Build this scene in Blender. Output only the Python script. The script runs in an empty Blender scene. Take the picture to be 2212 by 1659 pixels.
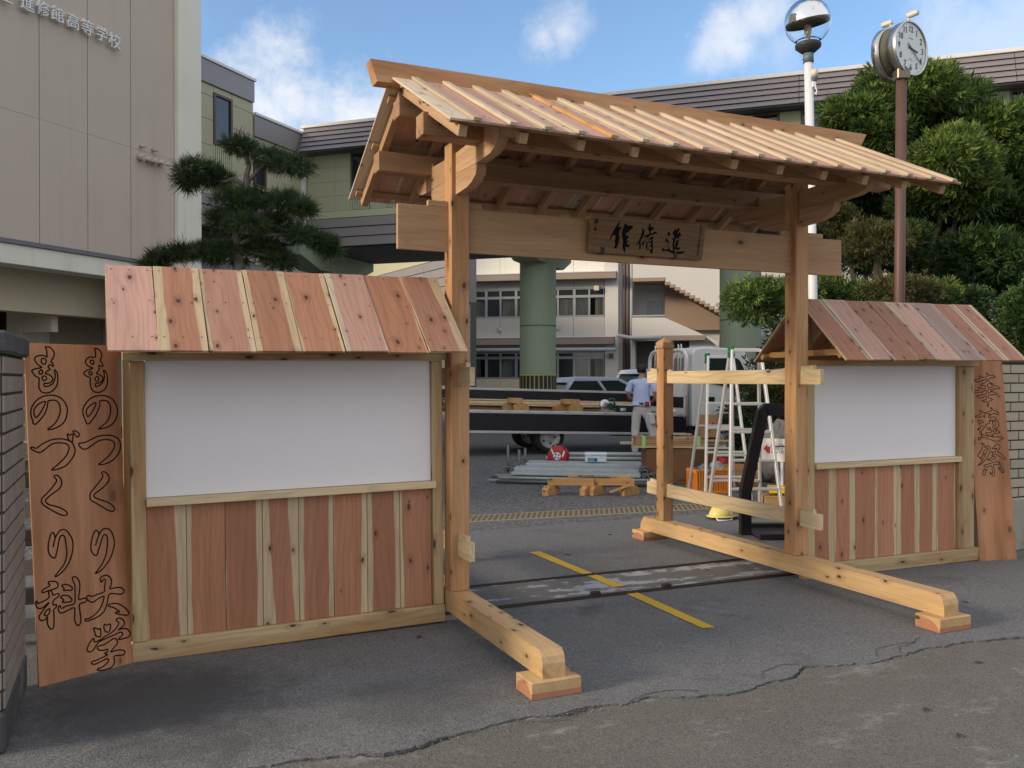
import bpy, bmesh, math, random
import numpy as np
from mathutils import Vector, Matrix, Euler, noise
rng = random.Random(7)
npr = np.random.default_rng(11)
scn = bpy.context.scene
COL = scn.collection
R = math.radians

# ---------------------------------------------------------------- camera, world, sun, exposure
YAW, PITCH, FPX = R(23.903), R(-0.338), 1888.3          # focal length in pixels of a 2212 px wide picture
CAM = Vector((-1.860, -5.028, 1.5))
cam_d = bpy.data.cameras.new('camera')
cam_d.sensor_width = 36.0
cam_d.lens = FPX / 2212.0 * 36.0
cam_d.clip_end = 3000.0
cam_d.clip_start = 0.05
cam = bpy.data.objects.new('camera', cam_d)
COL.objects.link(cam)
cam.location = CAM
cam.rotation_euler = (math.pi / 2 + PITCH, 0, -YAW)
scn.camera = cam

SUN_AZ, SUN_EL = R(179.0), R(20.5)      # azimuth measured from +X towards +Y: the sun stands to the left
sun_dir = Vector((math.cos(SUN_AZ) * math.cos(SUN_EL), math.sin(SUN_AZ) * math.cos(SUN_EL), math.sin(SUN_EL)))
world = bpy.data.worlds.new('World')
scn.world = world
world.use_nodes = True
wt = world.node_tree
wt.nodes.clear()

def nd(nt, typ, props=None, **ins):
    n = nt.nodes.new(typ)
    for k, v in (props or {}).items():
        setattr(n, k, v)
    for k, v in ins.items():
        key = int(k[1:]) if k[0] == 'i' and k[1:].isdigit() else k.replace('_', ' ')
        s = n.inputs[key]
        if isinstance(v, bpy.types.NodeSocket):
            nt.links.new(v, s)
        else:
            s.default_value = v
    return n

def mth(nt, op, a, b=None, c=None, clamp=False):
    n = nt.nodes.new('ShaderNodeMath')
    n.operation = op
    n.use_clamp = clamp
    for i, v in enumerate((a, b, c)):
        if v is None:
            continue
        if isinstance(v, bpy.types.NodeSocket):
            nt.links.new(v, n.inputs[i])
        else:
            n.inputs[i].default_value = v
    return n.outputs[0]

def sstep(nt, x, lo, hi):
    n = nd(nt, 'ShaderNodeMapRange', dict(interpolation_type='SMOOTHSTEP', clamp=True))
    nt.links.new(x, n.inputs[0])
    for i, v in ((1, lo), (2, hi)):
        if isinstance(v, bpy.types.NodeSocket):
            nt.links.new(v, n.inputs[i])
        else:
            n.inputs[i].default_value = v
    return n.outputs[0]

def mixc(nt, f, a, b, mode='MIX'):
    n = nt.nodes.new('ShaderNodeMix')
    n.data_type = 'RGBA'
    n.blend_type = mode
    n.clamp_factor = True
    for s, v in ((n.inputs[0], f), (n.inputs[6], a), (n.inputs[7], b)):
        if isinstance(v, bpy.types.NodeSocket):
            nt.links.new(v, s)
        elif isinstance(v, (int, float)):
            s.default_value = v
        else:
            s.default_value = (v[0], v[1], v[2], 1)
    return n.outputs[2]

def pix_dir(u, v):
    """direction of a picture point (2212 x 1659) in the world"""
    a = math.atan2(u - 1106, FPX)
    f = Vector((math.sin(YAW), math.cos(YAW), 0)); r = Vector((math.cos(YAW), -math.sin(YAW), 0)); up = Vector((0, 0, 1))
    f2 = f * math.cos(PITCH) + up * math.sin(PITCH); u2 = up * math.cos(PITCH) - f * math.sin(PITCH)
    return (f2 + r * ((u - 1106) / FPX) - u2 * ((v - 829.5) / FPX)).normalized()

sky = nd(wt, 'ShaderNodeTexSky', dict(sky_type='NISHITA', sun_disc=False))
sky.sun_elevation = SUN_EL
sky.sun_rotation = math.pi / 2 - SUN_AZ
sky.altitude = 20
sky.air_density = 1.0
sky.dust_density = 0.9
sky.ozone_density = 2.2
tcw = nd(wt, 'ShaderNodeTexCoord')
gen = tcw.outputs['Generated']
# clouds: soft cumulus banks at a few directions, broken up by noise, plus a broken bright deck
# that thickens away from the clear patch of sky over the school
n1 = nd(wt, 'ShaderNodeTexNoise', dict(noise_dimensions='3D'), Vector=gen, Scale=11.0, Detail=9.0, Roughness=0.66)
n2 = nd(wt, 'ShaderNodeTexNoise', dict(noise_dimensions='3D'), Vector=gen, Scale=3.2, Detail=7.0, Roughness=0.6)
n3 = nd(wt, 'ShaderNodeTexNoise', dict(noise_dimensions='3D'), Vector=gen, Scale=30.0, Detail=6.0, Roughness=0.6)
mask = None
BLOBS = [((600, 262), 0.085, 0.95), ((520, 225), 0.05, 0.6), ((680, 240), 0.06, 0.75), ((770, 262), 0.07, 0.9), ((850, 275), 0.06, 0.6), ((1175, 80), 0.026, 0.6), ((1215, 66), 0.030, 0.6), ((1250, 60), 0.02, 0.3),
         ((1545, 95), 0.034, 0.65), ((1585, 65), 0.040, 0.75), ((1640, 35), 0.045, 0.7), ((1520, 118), 0.022, 0.5), ((1680, 90), 0.04, 0.3), ((2130, 105), 0.10, 0.42), ((2260, 40), 0.14, 0.4)]
for (u, v), rad, amp in BLOBS:
    d = pix_dir(u, v)
    vm = nd(wt, 'ShaderNodeVectorMath', dict(operation='DISTANCE'), i0=gen, i1=(d.x, d.y, d.z)).outputs['Value']
    jit = mth(wt, 'ADD', mth(wt, 'MULTIPLY', mth(wt, 'SUBTRACT', n1.outputs['Fac'], 0.5), 2.6), mth(wt, 'MULTIPLY', mth(wt, 'SUBTRACT', n3.outputs['Fac'], 0.5), 1.1))
    vm = mth(wt, 'ADD', vm, mth(wt, 'MULTIPLY', jit, rad))
    b = mth(wt, 'MULTIPLY', sstep(wt, vm, rad * 1.25, rad * -0.15), amp)
    mask = b if mask is None else mth(wt, 'MAXIMUM', mask, b)
sepw = nd(wt, 'ShaderNodeSeparateXYZ', Vector=gen)
ahead = pix_dir(1150, 300)
away = nd(wt, 'ShaderNodeVectorMath', dict(operation='DOT_PRODUCT'), i0=gen, i1=(ahead.x, ahead.y, ahead.z)).outputs['Value']
cover = sstep(wt, away, 0.80, 0.15)          # 0 over the school, 1 overhead and behind
deck = sstep(wt, mth(wt, 'ADD', n2.outputs['Fac'], mth(wt, 'MULTIPLY', cover, 0.34)), 0.56, 0.78)
mask = mth(wt, 'MAXIMUM', mask, mth(wt, 'MULTIPLY', deck, mth(wt, 'ADD', 0.10, mth(wt, 'MULTIPLY', cover, 0.84))))
mask = mth(wt, 'MULTIPLY', mask, sstep(wt, sepw.outputs['Z'], -0.02, 0.03))
cloudcol = nd(wt, 'ShaderNodeRGB'); cloudcol.outputs[0].default_value = (4.65, 4.62, 4.72, 1)
blue = nd(wt, 'ShaderNodeVectorMath', dict(operation='MULTIPLY'), i0=sky.outputs['Color'], i1=(1.0, 1.06, 1.10)).outputs[0]
skyc = mixc(wt, mth(wt, 'MULTIPLY', mask, 0.95), blue, cloudcol.outputs[0])
bg = nd(wt, 'ShaderNodeBackground', Color=skyc, Strength=0.11)
wo = nd(wt, 'ShaderNodeOutputWorld', Surface=bg.outputs[0])

sd = bpy.data.lights.new('sun', 'SUN')
sd.energy = 1.65
sd.angle = R(10.0)
sd.color = (1.0, 0.83, 0.62)
so = bpy.data.objects.new('sun', sd)
COL.objects.link(so)
so.rotation_euler = (-sun_dir).to_track_quat('-Z', 'Y').to_euler()
so.location = (-20, 4, 15)

scn.render.engine = 'CYCLES'
scn.view_settings.view_transform = 'Standard'
scn.view_settings.look = 'None'
scn.view_settings.exposure = 1.0
scn.view_settings.gamma = 1.0
scn.view_settings.use_curve_mapping = False
scn.cycles.use_denoising = True
scn.cycles.max_bounces = 6
scn.cycles.diffuse_bounces = 3
scn.cycles.transparent_max_bounces = 8

# ---------------------------------------------------------------- frames and geometry helpers
FWD = Vector((math.sin(YAW), math.cos(YAW), 0)); RGT = Vector((math.cos(YAW), -math.sin(YAW), 0)); UP = Vector((0, 0, 1))

def ground_z(y):
    return 0.006 * max(0.0, y - 3.0) if y < 60 else 0.342

def V(lat, dep, z=0.0):
    """a place given by metres to the right of and in front of the photographer"""
    p = CAM + RGT * lat + FWD * dep
    return Vector((p.x, p.y, z))

def at(u, v, dep):
    d = pix_dir(u, v)
    return CAM + d * (dep / d.dot(FWD))

def on_ground(u, v):
    d = pix_dir(u, v)
    t = 1.0
    for _ in range(30):
        p = CAM + d * t
        t = (ground_z(p.y) - CAM.z) / d.z
    return CAM + d * t

def frame(o, xdir, zdir=(0, 0, 1)):
    x = Vector(xdir).normalized(); z = Vector(zdir).normalized()
    y = z.cross(x).normalized(); z = x.cross(y)
    m = Matrix((x, y, z)).transposed().to_4x4()
    m.translation = Vector(o)
    return m

def gmat(o):
    m = o.matrix_basis.copy()
    while o.parent:
        o = o.parent
        m = o.matrix_basis @ m
    return m

class MB:
    def __init__(s):
        s.v = []; s.f = []; s.sm = []; s.mi = []
    def add(s, vs, fs, smooth=False, mi=0):
        b = len(s.v)
        s.v += [tuple(x) for x in vs]
        for f in fs:
            s.f.append([b + i for i in f]); s.sm.append(smooth); s.mi.append(mi)
        return s
    def box(s, lo, hi, m=None, mi=0):
        (x0, y0, z0), (x1, y1, z1) = lo, hi
        vs = [Vector(p) for p in ((x0, y0, z0), (x1, y0, z0), (x1, y1, z0), (x0, y1, z0), (x0, y0, z1), (x1, y0, z1), (x1, y1, z1), (x0, y1, z1))]
        if m: vs = [m @ p for p in vs]
        return s.add(vs, [(0, 3, 2, 1), (4, 5, 6, 7), (0, 1, 5, 4), (1, 2, 6, 5), (2, 3, 7, 6), (3, 0, 4, 7)], mi=mi)
    def cbox(s, lo, hi, c=0.01, m=None, mi=0):
        """box with all twelve edges chamfered"""
        vs = []; idx = {}
        for i in (0, 1):
            for j in (0, 1):
                for k in (0, 1):
                    P = [(lo, hi)[i][0], (lo, hi)[j][1], (lo, hi)[k][2]]
                    sg = [1 - 2 * i, 1 - 2 * j, 1 - 2 * k]
                    for ax in range(3):       # vertex lying on the face normal to ax
                        q = [P[a] + (sg[a] * c if a != ax else 0) for a in range(3)]
                        idx[(i, j, k, ax)] = len(vs); vs.append(Vector(q))
        g = lambda *a: idx[a]
        fs = []
        for ax in range(3):
            o = [a for a in range(3) if a != ax]
            for e in (0, 1):
                q = []
                for (a, b) in ((0, 0), (1, 0), (1, 1), (0, 1)):
                    t = [0, 0, 0]; t[ax] = e; t[o[0]] = a; t[o[1]] = b
                    q.append(g(*t, ax))
                if (e == 1) != (ax != 1): q = q[::-1]
                fs.append(q)
        for ax in range(3):                  # edges along ax
            o = [a for a in range(3) if a != ax]
            for a in (0, 1):
                for b in (0, 1):
                    t0 = [0, 0, 0]; t1 = [0, 0, 0]
                    t0[o[0]] = t1[o[0]] = a; t0[o[1]] = t1[o[1]] = b; t0[ax] = 0; t1[ax] = 1
                    q = [g(*t0, o[0]), g(*t1, o[0]), g(*t1, o[1]), g(*t0, o[1])]
                    fs.append(q)
        for i in (0, 1):
            for j in (0, 1):
                for k in (0, 1):
                    fs.append([g(i, j, k, 0), g(i, j, k, 1), g(i, j, k, 2)])
        ctr = (Vector(lo) + Vector(hi)) / 2
        out = []
        for f in fs:
            n = (vs[f[1]] - vs[f[0]]).cross(vs[f[2]] - vs[f[0]])
            cc = sum((vs[i] for i in f), Vector()) / len(f)
            out.append(f if n.dot(cc - ctr) > 0 else f[::-1])
        if m: vs = [m @ p for p in vs]
        return s.add(vs, out, mi=mi)
    def prism(s, poly, lo, hi, axis='x', m=None, smooth=False, mi=0):
        """polygon (2-D, in the two other axes) extruded along an axis; turned the right way out"""
        n = len(poly)
        def P(a, b, t):
            return Vector((t, a, b)) if axis == 'x' else Vector((a, t, b)) if axis == 'y' else Vector((a, b, t))
        ar = sum(poly[i][0] * poly[(i + 1) % n][1] - poly[(i + 1) % n][0] * poly[i][1] for i in range(n))
        pl = list(poly) if (ar > 0) == (axis != 'y') else list(poly)[::-1]
        vs = [P(a, b, lo) for a, b in pl] + [P(a, b, hi) for a, b in pl]
        if m: vs = [m @ p for p in vs]
        b0 = len(s.v)
        s.add(vs, [list(range(n))[::-1], list(range(n, 2 * n))], mi=mi)
        for i in range(n):
            j = (i + 1) % n
            s.f.append([b0 + i, b0 + j, b0 + n + j, b0 + n + i]); s.sm.append(smooth); s.mi.append(mi)
        return s
    def cyl(s, p0, p1, r0, r1=None, n=12, caps=True, smooth=True, mi=0):
        r1 = r0 if r1 is None else r1
        p0 = Vector(p0); p1 = Vector(p1)
        z = (p1 - p0).normalized()
        x = z.orthogonal().normalized(); y = z.cross(x)
        ring = [x * math.cos(2 * math.pi * i / n) + y * math.sin(2 * math.pi * i / n) for i in range(n)]
        vs = [p0 + q * r0 for q in ring] + [p1 + q * r1 for q in ring]
        s.add(vs, [(i, (i + 1) % n, n + (i + 1) % n, n + i) for i in range(n)], smooth, mi)
        if caps:
            b = len(s.v) - 2 * n
            s.f.append([b + i for i in range(n)][::-1]); s.sm.append(False); s.mi.append(mi)
            s.f.append([b + n + i for i in range(n)]); s.sm.append(False); s.mi.append(mi)
        return s
    def tube(s, pts, r, n=8, smooth=True, mi=0):
        pts = [Vector(p) for p in pts]
        rs = r if isinstance(r, (list, tuple)) else [r] * len(pts)
        prev = None; b = len(s.v)
        for i, p in enumerate(pts):
            t = (pts[min(i + 1, len(pts) - 1)] - pts[max(i - 1, 0)]).normalized()
            x = t.orthogonal().normalized() if prev is None else (prev - t * prev.dot(t)).normalized()
            prev = x; y = t.cross(x)
            for k in range(n):
                a = 2 * math.pi * k / n
                s.v.append(tuple(p + (x * math.cos(a) + y * math.sin(a)) * rs[i]))
        for i in range(len(pts) - 1):
            for k in range(n):
                s.f.append([b + i * n + k, b + i * n + (k + 1) % n, b + (i + 1) * n + (k + 1) % n, b + (i + 1) * n + k]); s.sm.append(smooth); s.mi.append(mi)
        s.f.append([b + k for k in range(n)][::-1]); s.sm.append(False); s.mi.append(mi)
        e = b + (len(pts) - 1) * n
        s.f.append([e + k for k in range(n)]); s.sm.append(False); s.mi.append(mi)
        return s
    def lathe(s, prof, c=(0, 0, 0), n=24, m=None, smooth=True, mi=0):
        b = len(s.v)
        for r, z in prof:
            for k in range(n):
                a = 2 * math.pi * k / n
                p = Vector((c[0] + r * math.cos(a), c[1] + r * math.sin(a), c[2] + z))
                if m: p = m @ p
                s.v.append(tuple(p))
        for i in range(len(prof) - 1):
            for k in range(n):
                s.f.append([b + i * n + k, b + i * n + (k + 1) % n, b + (i + 1) * n + (k + 1) % n, b + (i + 1) * n + k]); s.sm.append(smooth); s.mi.append(mi)
        return s
    def build(s, name, mat, parent=None, m=None):
        me = bpy.data.meshes.new(name)
        me.from_pydata(s.v, [], s.f)
        me.polygons.foreach_set('use_smooth', s.sm)
        mats = mat if isinstance(mat, (list, tuple)) else [mat]
        for q in mats: me.materials.append(q)
        if any(s.mi): me.polygons.foreach_set('material_index', s.mi)
        me.update()
        o = bpy.data.objects.new(name, me)
        COL.objects.link(o)
        if parent is not None: o.parent = parent
        if m is not None: o.matrix_basis = m
        return o

def tag(o, label=None, cat=None, group=None, kind=None):
    if label: o['label'] = label
    if cat: o['category'] = cat
    if group: o['group'] = group
    if kind: o['kind'] = kind
    return o

def thing(name, label, cat, m=None, group=None):
    o = bpy.data.objects.new(name, None)
    o.empty_display_size = 0.1
    COL.objects.link(o)
    if m is not None:
        o.matrix_basis = m if isinstance(m, Matrix) else Matrix.Translation(Vector(m))
    return tag(o, label, cat, group)

def share(src, name, parent, m):
    o = bpy.data.objects.new(name, src.data)
    COL.objects.link(o)
    o.parent = parent
    o.matrix_basis = m
    return o

def plank(name, p0, p1, w, t, mat, parent=None, up=(0, 0, 1), ch=0.002, world_=False, **props):
    """one board or timber: its own mesh, local y along it, x across, z through; ends at p0 and p1 (parent space)"""
    p0 = Vector(p0); p1 = Vector(p1); L = (p1 - p0).length
    y = (p1 - p0).normalized(); z = Vector(up); z = (z - y * z.dot(y)).normalized(); x = y.cross(z)
    m = Matrix((x, y, z)).transposed().to_4x4(); m.translation = (p0 + p1) / 2
    o = MB().cbox((-w / 2, -L / 2, -t / 2), (w / 2, L / 2, t / 2), min(ch, w * .2, t * .3)).build(name, mat, parent, m)
    o['hw'] = w / 2; o['seed'] = rng.random() * 40
    for k, v in props.items(): o[k] = float(v)
    return o
# ---------------------------------------------------------------- materials
def new_mat(name):
    m = bpy.data.materials.new(name)
    m.use_nodes = True
    nt = m.node_tree
    nt.nodes.clear()
    b = nd(nt, 'ShaderNodeBsdfPrincipled')
    o = nd(nt, 'ShaderNodeOutputMaterial', Surface=b.outputs[0])
    return m, nt, b

def setv(nt, b, key, v):
    s = b.inputs[key]
    if isinstance(v, bpy.types.NodeSocket): nt.links.new(v, s)
    elif isinstance(v, (int, float)): s.default_value = v
    else: s.default_value = (v[0], v[1], v[2], 1)

def bump(nt, b, h, strength=0.3, dist=0.002):
    n = nd(nt, 'ShaderNodeBump', Strength=strength, Distance=dist, Height=h)
    nt.links.new(n.outputs[0], b.inputs['Normal'])

def attr(nt, name):
    return nd(nt, 'ShaderNodeAttribute', dict(attribute_type='OBJECT', attribute_name=name)).outputs['Fac']

def plain(name, col, rough=0.6, metal=0.0, var=0.12, scale=6.0, spec=0.5, grime=0.0, grime_col=(0.08, 0.07, 0.06), bmp=0.0, streak=0.0):
    """a base colour broken up by soft unevenness, optional dirt patches"""
    m, nt, b = new_mat(name)
    tc = nd(nt, 'ShaderNodeTexCoord').outputs['Object']
    n = nd(nt, 'ShaderNodeTexNoise', Vector=tc, Scale=scale, Detail=6.0, Roughness=0.65)
    n2 = nd(nt, 'ShaderNodeTexNoise', Vector=tc, Scale=scale * 14, Detail=3.0, Roughness=0.6)
    f = mth(nt, 'ADD', mth(nt, 'MULTIPLY', n.outputs['Fac'], 0.7), mth(nt, 'MULTIPLY', n2.outputs['Fac'], 0.3))
    k = mth(nt, 'ADD', mth(nt, 'MULTIPLY', mth(nt, 'SUBTRACT', f, 0.5), 2.6 * var), 1.0)
    c = nd(nt, 'ShaderNodeVectorMath', dict(operation='SCALE'), i0=(col[0], col[1], col[2]), Scale=k).outputs[0]
    if grime > 0:
        g = nd(nt, 'ShaderNodeTexNoise', Vector=tc, Scale=scale * 0.55, Detail=8.0, Roughness=0.7)
        c = mixc(nt, mth(nt, 'MULTIPLY', sstep(nt, g.outputs['Fac'], 0.52, 0.72), grime), c, grime_col)
    if streak > 0:      # rain streaks running down the face
        sv = nd(nt, 'ShaderNodeVectorMath', dict(operation='MULTIPLY'), i0=tc, i1=(5.0, 5.0, 0.16)).outputs[0]
        st = nd(nt, 'ShaderNodeTexNoise', Vector=sv, Scale=1.0, Detail=7.0, Roughness=0.65)
        c = mixc(nt, mth(nt, 'MULTIPLY', sstep(nt, st.outputs['Fac'], 0.5, 0.72), streak), c, grime_col)
    setv(nt, b, 'Base Color', c)
    r = mth(nt, 'ADD', rough - 0.08, mth(nt, 'MULTIPLY', f, 0.16), clamp=True)
    setv(nt, b, 'Roughness', r); setv(nt, b, 'Metallic', metal); b.inputs['Specular IOR Level'].default_value = spec
    if bmp > 0: bump(nt, b, n2.outputs['Fac'], bmp, 0.003)
    return m

def wood_mat(name, heart, sap, ring=0.5, knots=1.0, sapmode=True, rough=0.62, knot_col=(0.07, 0.028, 0.012), kx=6.5, ky=3.0, ksize=0.075):
    m, nt, b = new_mat(name)
    tc = nd(nt, 'ShaderNodeTexCoord').outputs['Object']
    seed = attr(nt, 'seed')
    off = nd(nt, 'ShaderNodeCombineXYZ', X=mth(nt, 'MULTIPLY', seed, 3.17), Y=mth(nt, 'MULTIPLY', seed, 7.31), Z=mth(nt, 'MULTIPLY', seed, 1.73)).outputs[0]
    p = nd(nt, 'ShaderNodeVectorMath', dict(operation='ADD'), i0=tc, i1=off).outputs[0]
    sx = nd(nt, 'ShaderNodeSeparateXYZ', Vector=tc)
    def stretched(a, bb, cc):
        return nd(nt, 'ShaderNodeVectorMath', dict(operation='MULTIPLY'), i0=p, i1=(a, bb, cc)).outputs[0]
    warp = nd(nt, 'ShaderNodeTexNoise', Vector=stretched(5, 1.1, 5), Scale=1.0, Detail=2.0)
    fine = nd(nt, 'ShaderNodeTexNoise', Vector=stretched(150, 4, 150), Scale=1.0, Detail=4.0, Roughness=0.6)
    mid = nd(nt, 'ShaderNodeTexNoise', Vector=stretched(22, 1.3, 22), Scale=1.0, Detail=3.0)
    # knots first: they push the rings aside
    kw = nd(nt, 'ShaderNodeTexNoise', Vector=stretched(40, 25, 40), Scale=1.0, Detail=2.0)
    sp = nd(nt, 'ShaderNodeSeparateXYZ', Vector=p)
    kv = nd(nt, 'ShaderNodeCombineXYZ', X=mth(nt, 'ADD', mth(nt, 'MULTIPLY', mth(nt, 'ADD', sp.outputs['X'], sp.outputs['Z']), kx), mth(nt, 'MULTIPLY', kw.outputs['Fac'], 0.06)),
            Y=mth(nt, 'ADD', mth(nt, 'MULTIPLY', sp.outputs['Y'], ky), mth(nt, 'MULTIPLY', kw.outputs['Fac'], 0.05))).outputs[0]
    vk = nd(nt, 'ShaderNodeTexVoronoi', dict(voronoi_dimensions='2D', feature='F1'), Vector=kv, Scale=1.0, Randomness=1.0)
    keep = sstep(nt, nd(nt, 'ShaderNodeSeparateColor', Color=vk.outputs['Color']).outputs[0], 1.0 - 0.62 * knots - 0.01, 1.0 - 0.62 * knots)
    size = mth(nt, 'MULTIPLY', nd(nt, 'ShaderNodeSeparateColor', Color=vk.outputs['Color']).outputs[1], ksize)
    size = mth(nt, 'ADD', size, ksize * 0.45)
    kd = vk.outputs['Distance']
    knot = mth(nt, 'MULTIPLY', keep, mth(nt, 'SUBTRACT', 1.0, sstep(nt, kd, mth(nt, 'MULTIPLY', size, 0.55), size)))
    halo = mth(nt, 'MULTIPLY', keep, mth(nt, 'SUBTRACT', 1.0, sstep(nt, kd, size, mth(nt, 'MULTIPLY', size, 3.2))))
    # growth rings: bands across x bent along the board
    ph = mth(nt, 'ADD', mth(nt, 'MULTIPLY', mth(nt, 'ADD', sx.outputs['X'], mth(nt, 'MULTIPLY', sx.outputs['Z'], 0.7)), 170.0),
             mth(nt, 'ADD', mth(nt, 'MULTIPLY', warp.outputs['Fac'], 42.0), mth(nt, 'MULTIPLY', halo, 5.0)))
    rings = mth(nt, 'ADD', mth(nt, 'MULTIPLY', mth(nt, 'SINE', ph), 0.5), 0.5)
    if sapmode:
        hw = attr(nt, 'hw'); sl = attr(nt, 'sl'); sr = attr(nt, 'sr'); tl = attr(nt, 'tl')
        wob = mth(nt, 'MULTIPLY', mth(nt, 'SUBTRACT', nd(nt, 'ShaderNodeTexNoise', Vector=stretched(1.5, 2.2, 1), Scale=1.0, Detail=3.0).outputs['Fac'], 0.5), 0.34)
        xn = mth(nt, 'ADD', mth(nt, 'DIVIDE', sx.outputs['X'], hw), wob)
        xn = mth(nt, 'ADD', xn, mth(nt, 'MULTIPLY', sx.outputs['Y'], tl))
        lo = mth(nt, 'SUBTRACT', mth(nt, 'MULTIPLY', sl, 2.0), 1.0); hi = mth(nt, 'SUBTRACT', 1.0, mth(nt, 'MULTIPLY', sr, 2.0))
        h = mth(nt, 'MULTIPLY', sstep(nt, xn, mth(nt, 'SUBTRACT', lo, 0.035), mth(nt, 'ADD', lo, 0.035)),
                mth(nt, 'SUBTRACT', 1.0, sstep(nt, xn, mth(nt, 'SUBTRACT', hi, 0.035), mth(nt, 'ADD', hi, 0.035))))
        # redder line where heartwood meets sapwood
        base = mixc(nt, h, sap, heart)
        tone = attr(nt, 'tone')
        base = mixc(nt, attr(nt, 'grey'), base, (0.34, 0.275, 0.26))
        base = mixc(nt, mth(nt, 'MULTIPLY', tone, h), base, (heart[0] * 1.22, heart[1] * 1.28, heart[2] * 1.45))
    else:
        g = nd(nt, 'ShaderNodeTexNoise', Vector=stretched(7, 0.8, 7), Scale=1.0, Detail=3.0)
        base = mixc(nt, sstep(nt, g.outputs['Fac'], 0.38, 0.66), sap, heart)
    dk = mth(nt, 'SUBTRACT', 1.0, mth(nt, 'ADD', mth(nt, 'MULTIPLY', mth(nt, 'POWER', rings, 3.0), 0.22 * ring),
             mth(nt, 'MULTIPLY', mth(nt, 'SUBTRACT', fine.outputs['Fac'], 0.38), 0.35)))
    dk = mth(nt, 'MULTIPLY', dk, mth(nt, 'ADD', 0.78, mth(nt, 'MULTIPLY', mid.outputs['Fac'], 0.44)))
    dk = mth(nt, 'MULTIPLY', dk, mth(nt, 'ADD', 0.86, mth(nt, 'MULTIPLY', mth(nt, 'FRACT', mth(nt, 'MULTIPLY', seed, 3.71)), 0.24)))
    dk = mth(nt, 'MULTIPLY', dk, mth(nt, 'SUBTRACT', 1.0, mth(nt, 'MULTIPLY', halo, 0.22)))
    c = nd(nt, 'ShaderNodeVectorMath', dict(operation='SCALE'), i0=base, Scale=dk).outputs[0]
    c = mixc(nt, mth(nt, 'MULTIPLY', knot, 0.92), c, knot_col)
    setv(nt, b, 'Base Color', c); setv(nt, b, 'Roughness', mth(nt, 'ADD', rough - 0.1, mth(nt, 'MULTIPLY', fine.outputs['Fac'], 0.2)))
    b.inputs['Specular IOR Level'].default_value = 0.3
    bump(nt, b, mth(nt, 'ADD', fine.outputs['Fac'], mth(nt, 'MULTIPLY', rings, 0.5)), 0.25, 0.0012)
    return m

M = {}
M['cedar'] = wood_mat('cedar_board', (0.41, 0.195, 0.112), (0.60, 0.455, 0.275), knots=1.15, kx=9.0, ky=5.0, ksize=0.085)
M['cedar_roof'] = wood_mat('cedar_roof_board', (0.47, 0.265, 0.18), (0.62, 0.52, 0.38), knots=1.0, kx=9, ky=4.6, ksize=0.08)
M['cedar_wall'] = wood_mat('cedar_wall_board', (0.41, 0.185, 0.098), (0.60, 0.47, 0.29), knots=0.45, kx=8.0, ky=4.0, ksize=0.07)
M['post'] = wood_mat('cedar_post', (0.42, 0.215, 0.098), (0.53, 0.305, 0.15), sapmode=False, knots=0.8, kx=10, ky=6, ksize=0.10)
M['beam'] = wood_mat('pale_beam', (0.58, 0.365, 0.17), (0.65, 0.435, 0.22), sapmode=False, knots=0.85, kx=11, ky=5.5, ksize=0.12, ring=0.3)
M['rail'] = wood_mat('pale_rail', (0.64, 0.48, 0.27), (0.67, 0.53, 0.33), sapmode=False, knots=0.06, ring=0.65)
M['batten'] = wood_mat('pale_batten', (0.53, 0.41, 0.27), (0.57, 0.46, 0.32), sapmode=False, knots=0.05, ring=0.4)
M['frame'] = wood_mat('frame_timber', (0.42, 0.255, 0.12), (0.57, 0.43, 0.235), sapmode=False, knots=0.8, kx=10, ky=4.0, ksize=0.11)
M['purlin'] = wood_mat('purlin_timber', (0.36, 0.205, 0.11), (0.43, 0.265, 0.15), sapmode=False, knots=0.6, kx=9, ky=5, ksize=0.09)
M['rafter'] = wood_mat('rafter_timber', (0.43, 0.265, 0.145), (0.49, 0.32, 0.185), sapmode=False, knots=0.5, kx=9, ky=4)
M['lintel'] = wood_mat('lintel_board', (0.44, 0.265, 0.14), (0.48, 0.30, 0.165), sapmode=False, knots=0.1, ring=0.35)
M['ply'] = wood_mat('plywood', (0.33, 0.142, 0.064), (0.47, 0.235, 0.122), sapmode=False, knots=0.5, kx=4.5, ky=3.0, ksize=0.10, ring=0.15, knot_col=(0.16, 0.07, 0.035))
M['signwood'] = wood_mat('sign_wood', (0.185, 0.108, 0.054), (0.215, 0.13, 0.068), sapmode=False, knots=0.0, ring=1.0)
M['timber'] = wood_mat('orange_timber', (0.50, 0.27, 0.10), (0.55, 0.33, 0.14), sapmode=False, knots=0.8, kx=9, ky=5, ksize=0.1)
M['redheart'] = plain('log_heart', (0.38, 0.17, 0.095), 0.7, var=0.35, scale=30)
M['white_board'] = plain('white_foam_board', (0.80, 0.78, 0.79), 0.7, var=0.05, scale=2.2, grime=0.10, grime_col=(0.66, 0.63, 0.60), bmp=0.08)
M['ink'] = plain('ink', (0.008, 0.007, 0.008), 0.8, var=0.1, spec=0.1)
M['burn'] = plain('burnt_groove', (0.016, 0.009, 0.007), 0.9, var=0.3, scale=60, spec=0.1)
M['seal'] = plain('seal_red', (0.36, 0.06, 0.035), 0.7, var=0.3, scale=90)
M['nail'] = plain('nail_head', (0.10, 0.085, 0.075), 0.5, 0.6)
M['black_metal'] = plain('black_metal', (0.02, 0.02, 0.022), 0.4, var=0.3)
M['rusty_black'] = plain('rusty_black_steel', (0.018, 0.017, 0.02), 0.45, var=0.3, scale=9, grime=0.75, grime_col=(0.115, 0.035, 0.018), bmp=0.2)
M['rust_rail'] = plain('rusty_rail_steel', (0.045, 0.028, 0.022), 0.55, 0.4, var=0.4, scale=12, grime=0.6, grime_col=(0.09, 0.04, 0.022))
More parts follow.
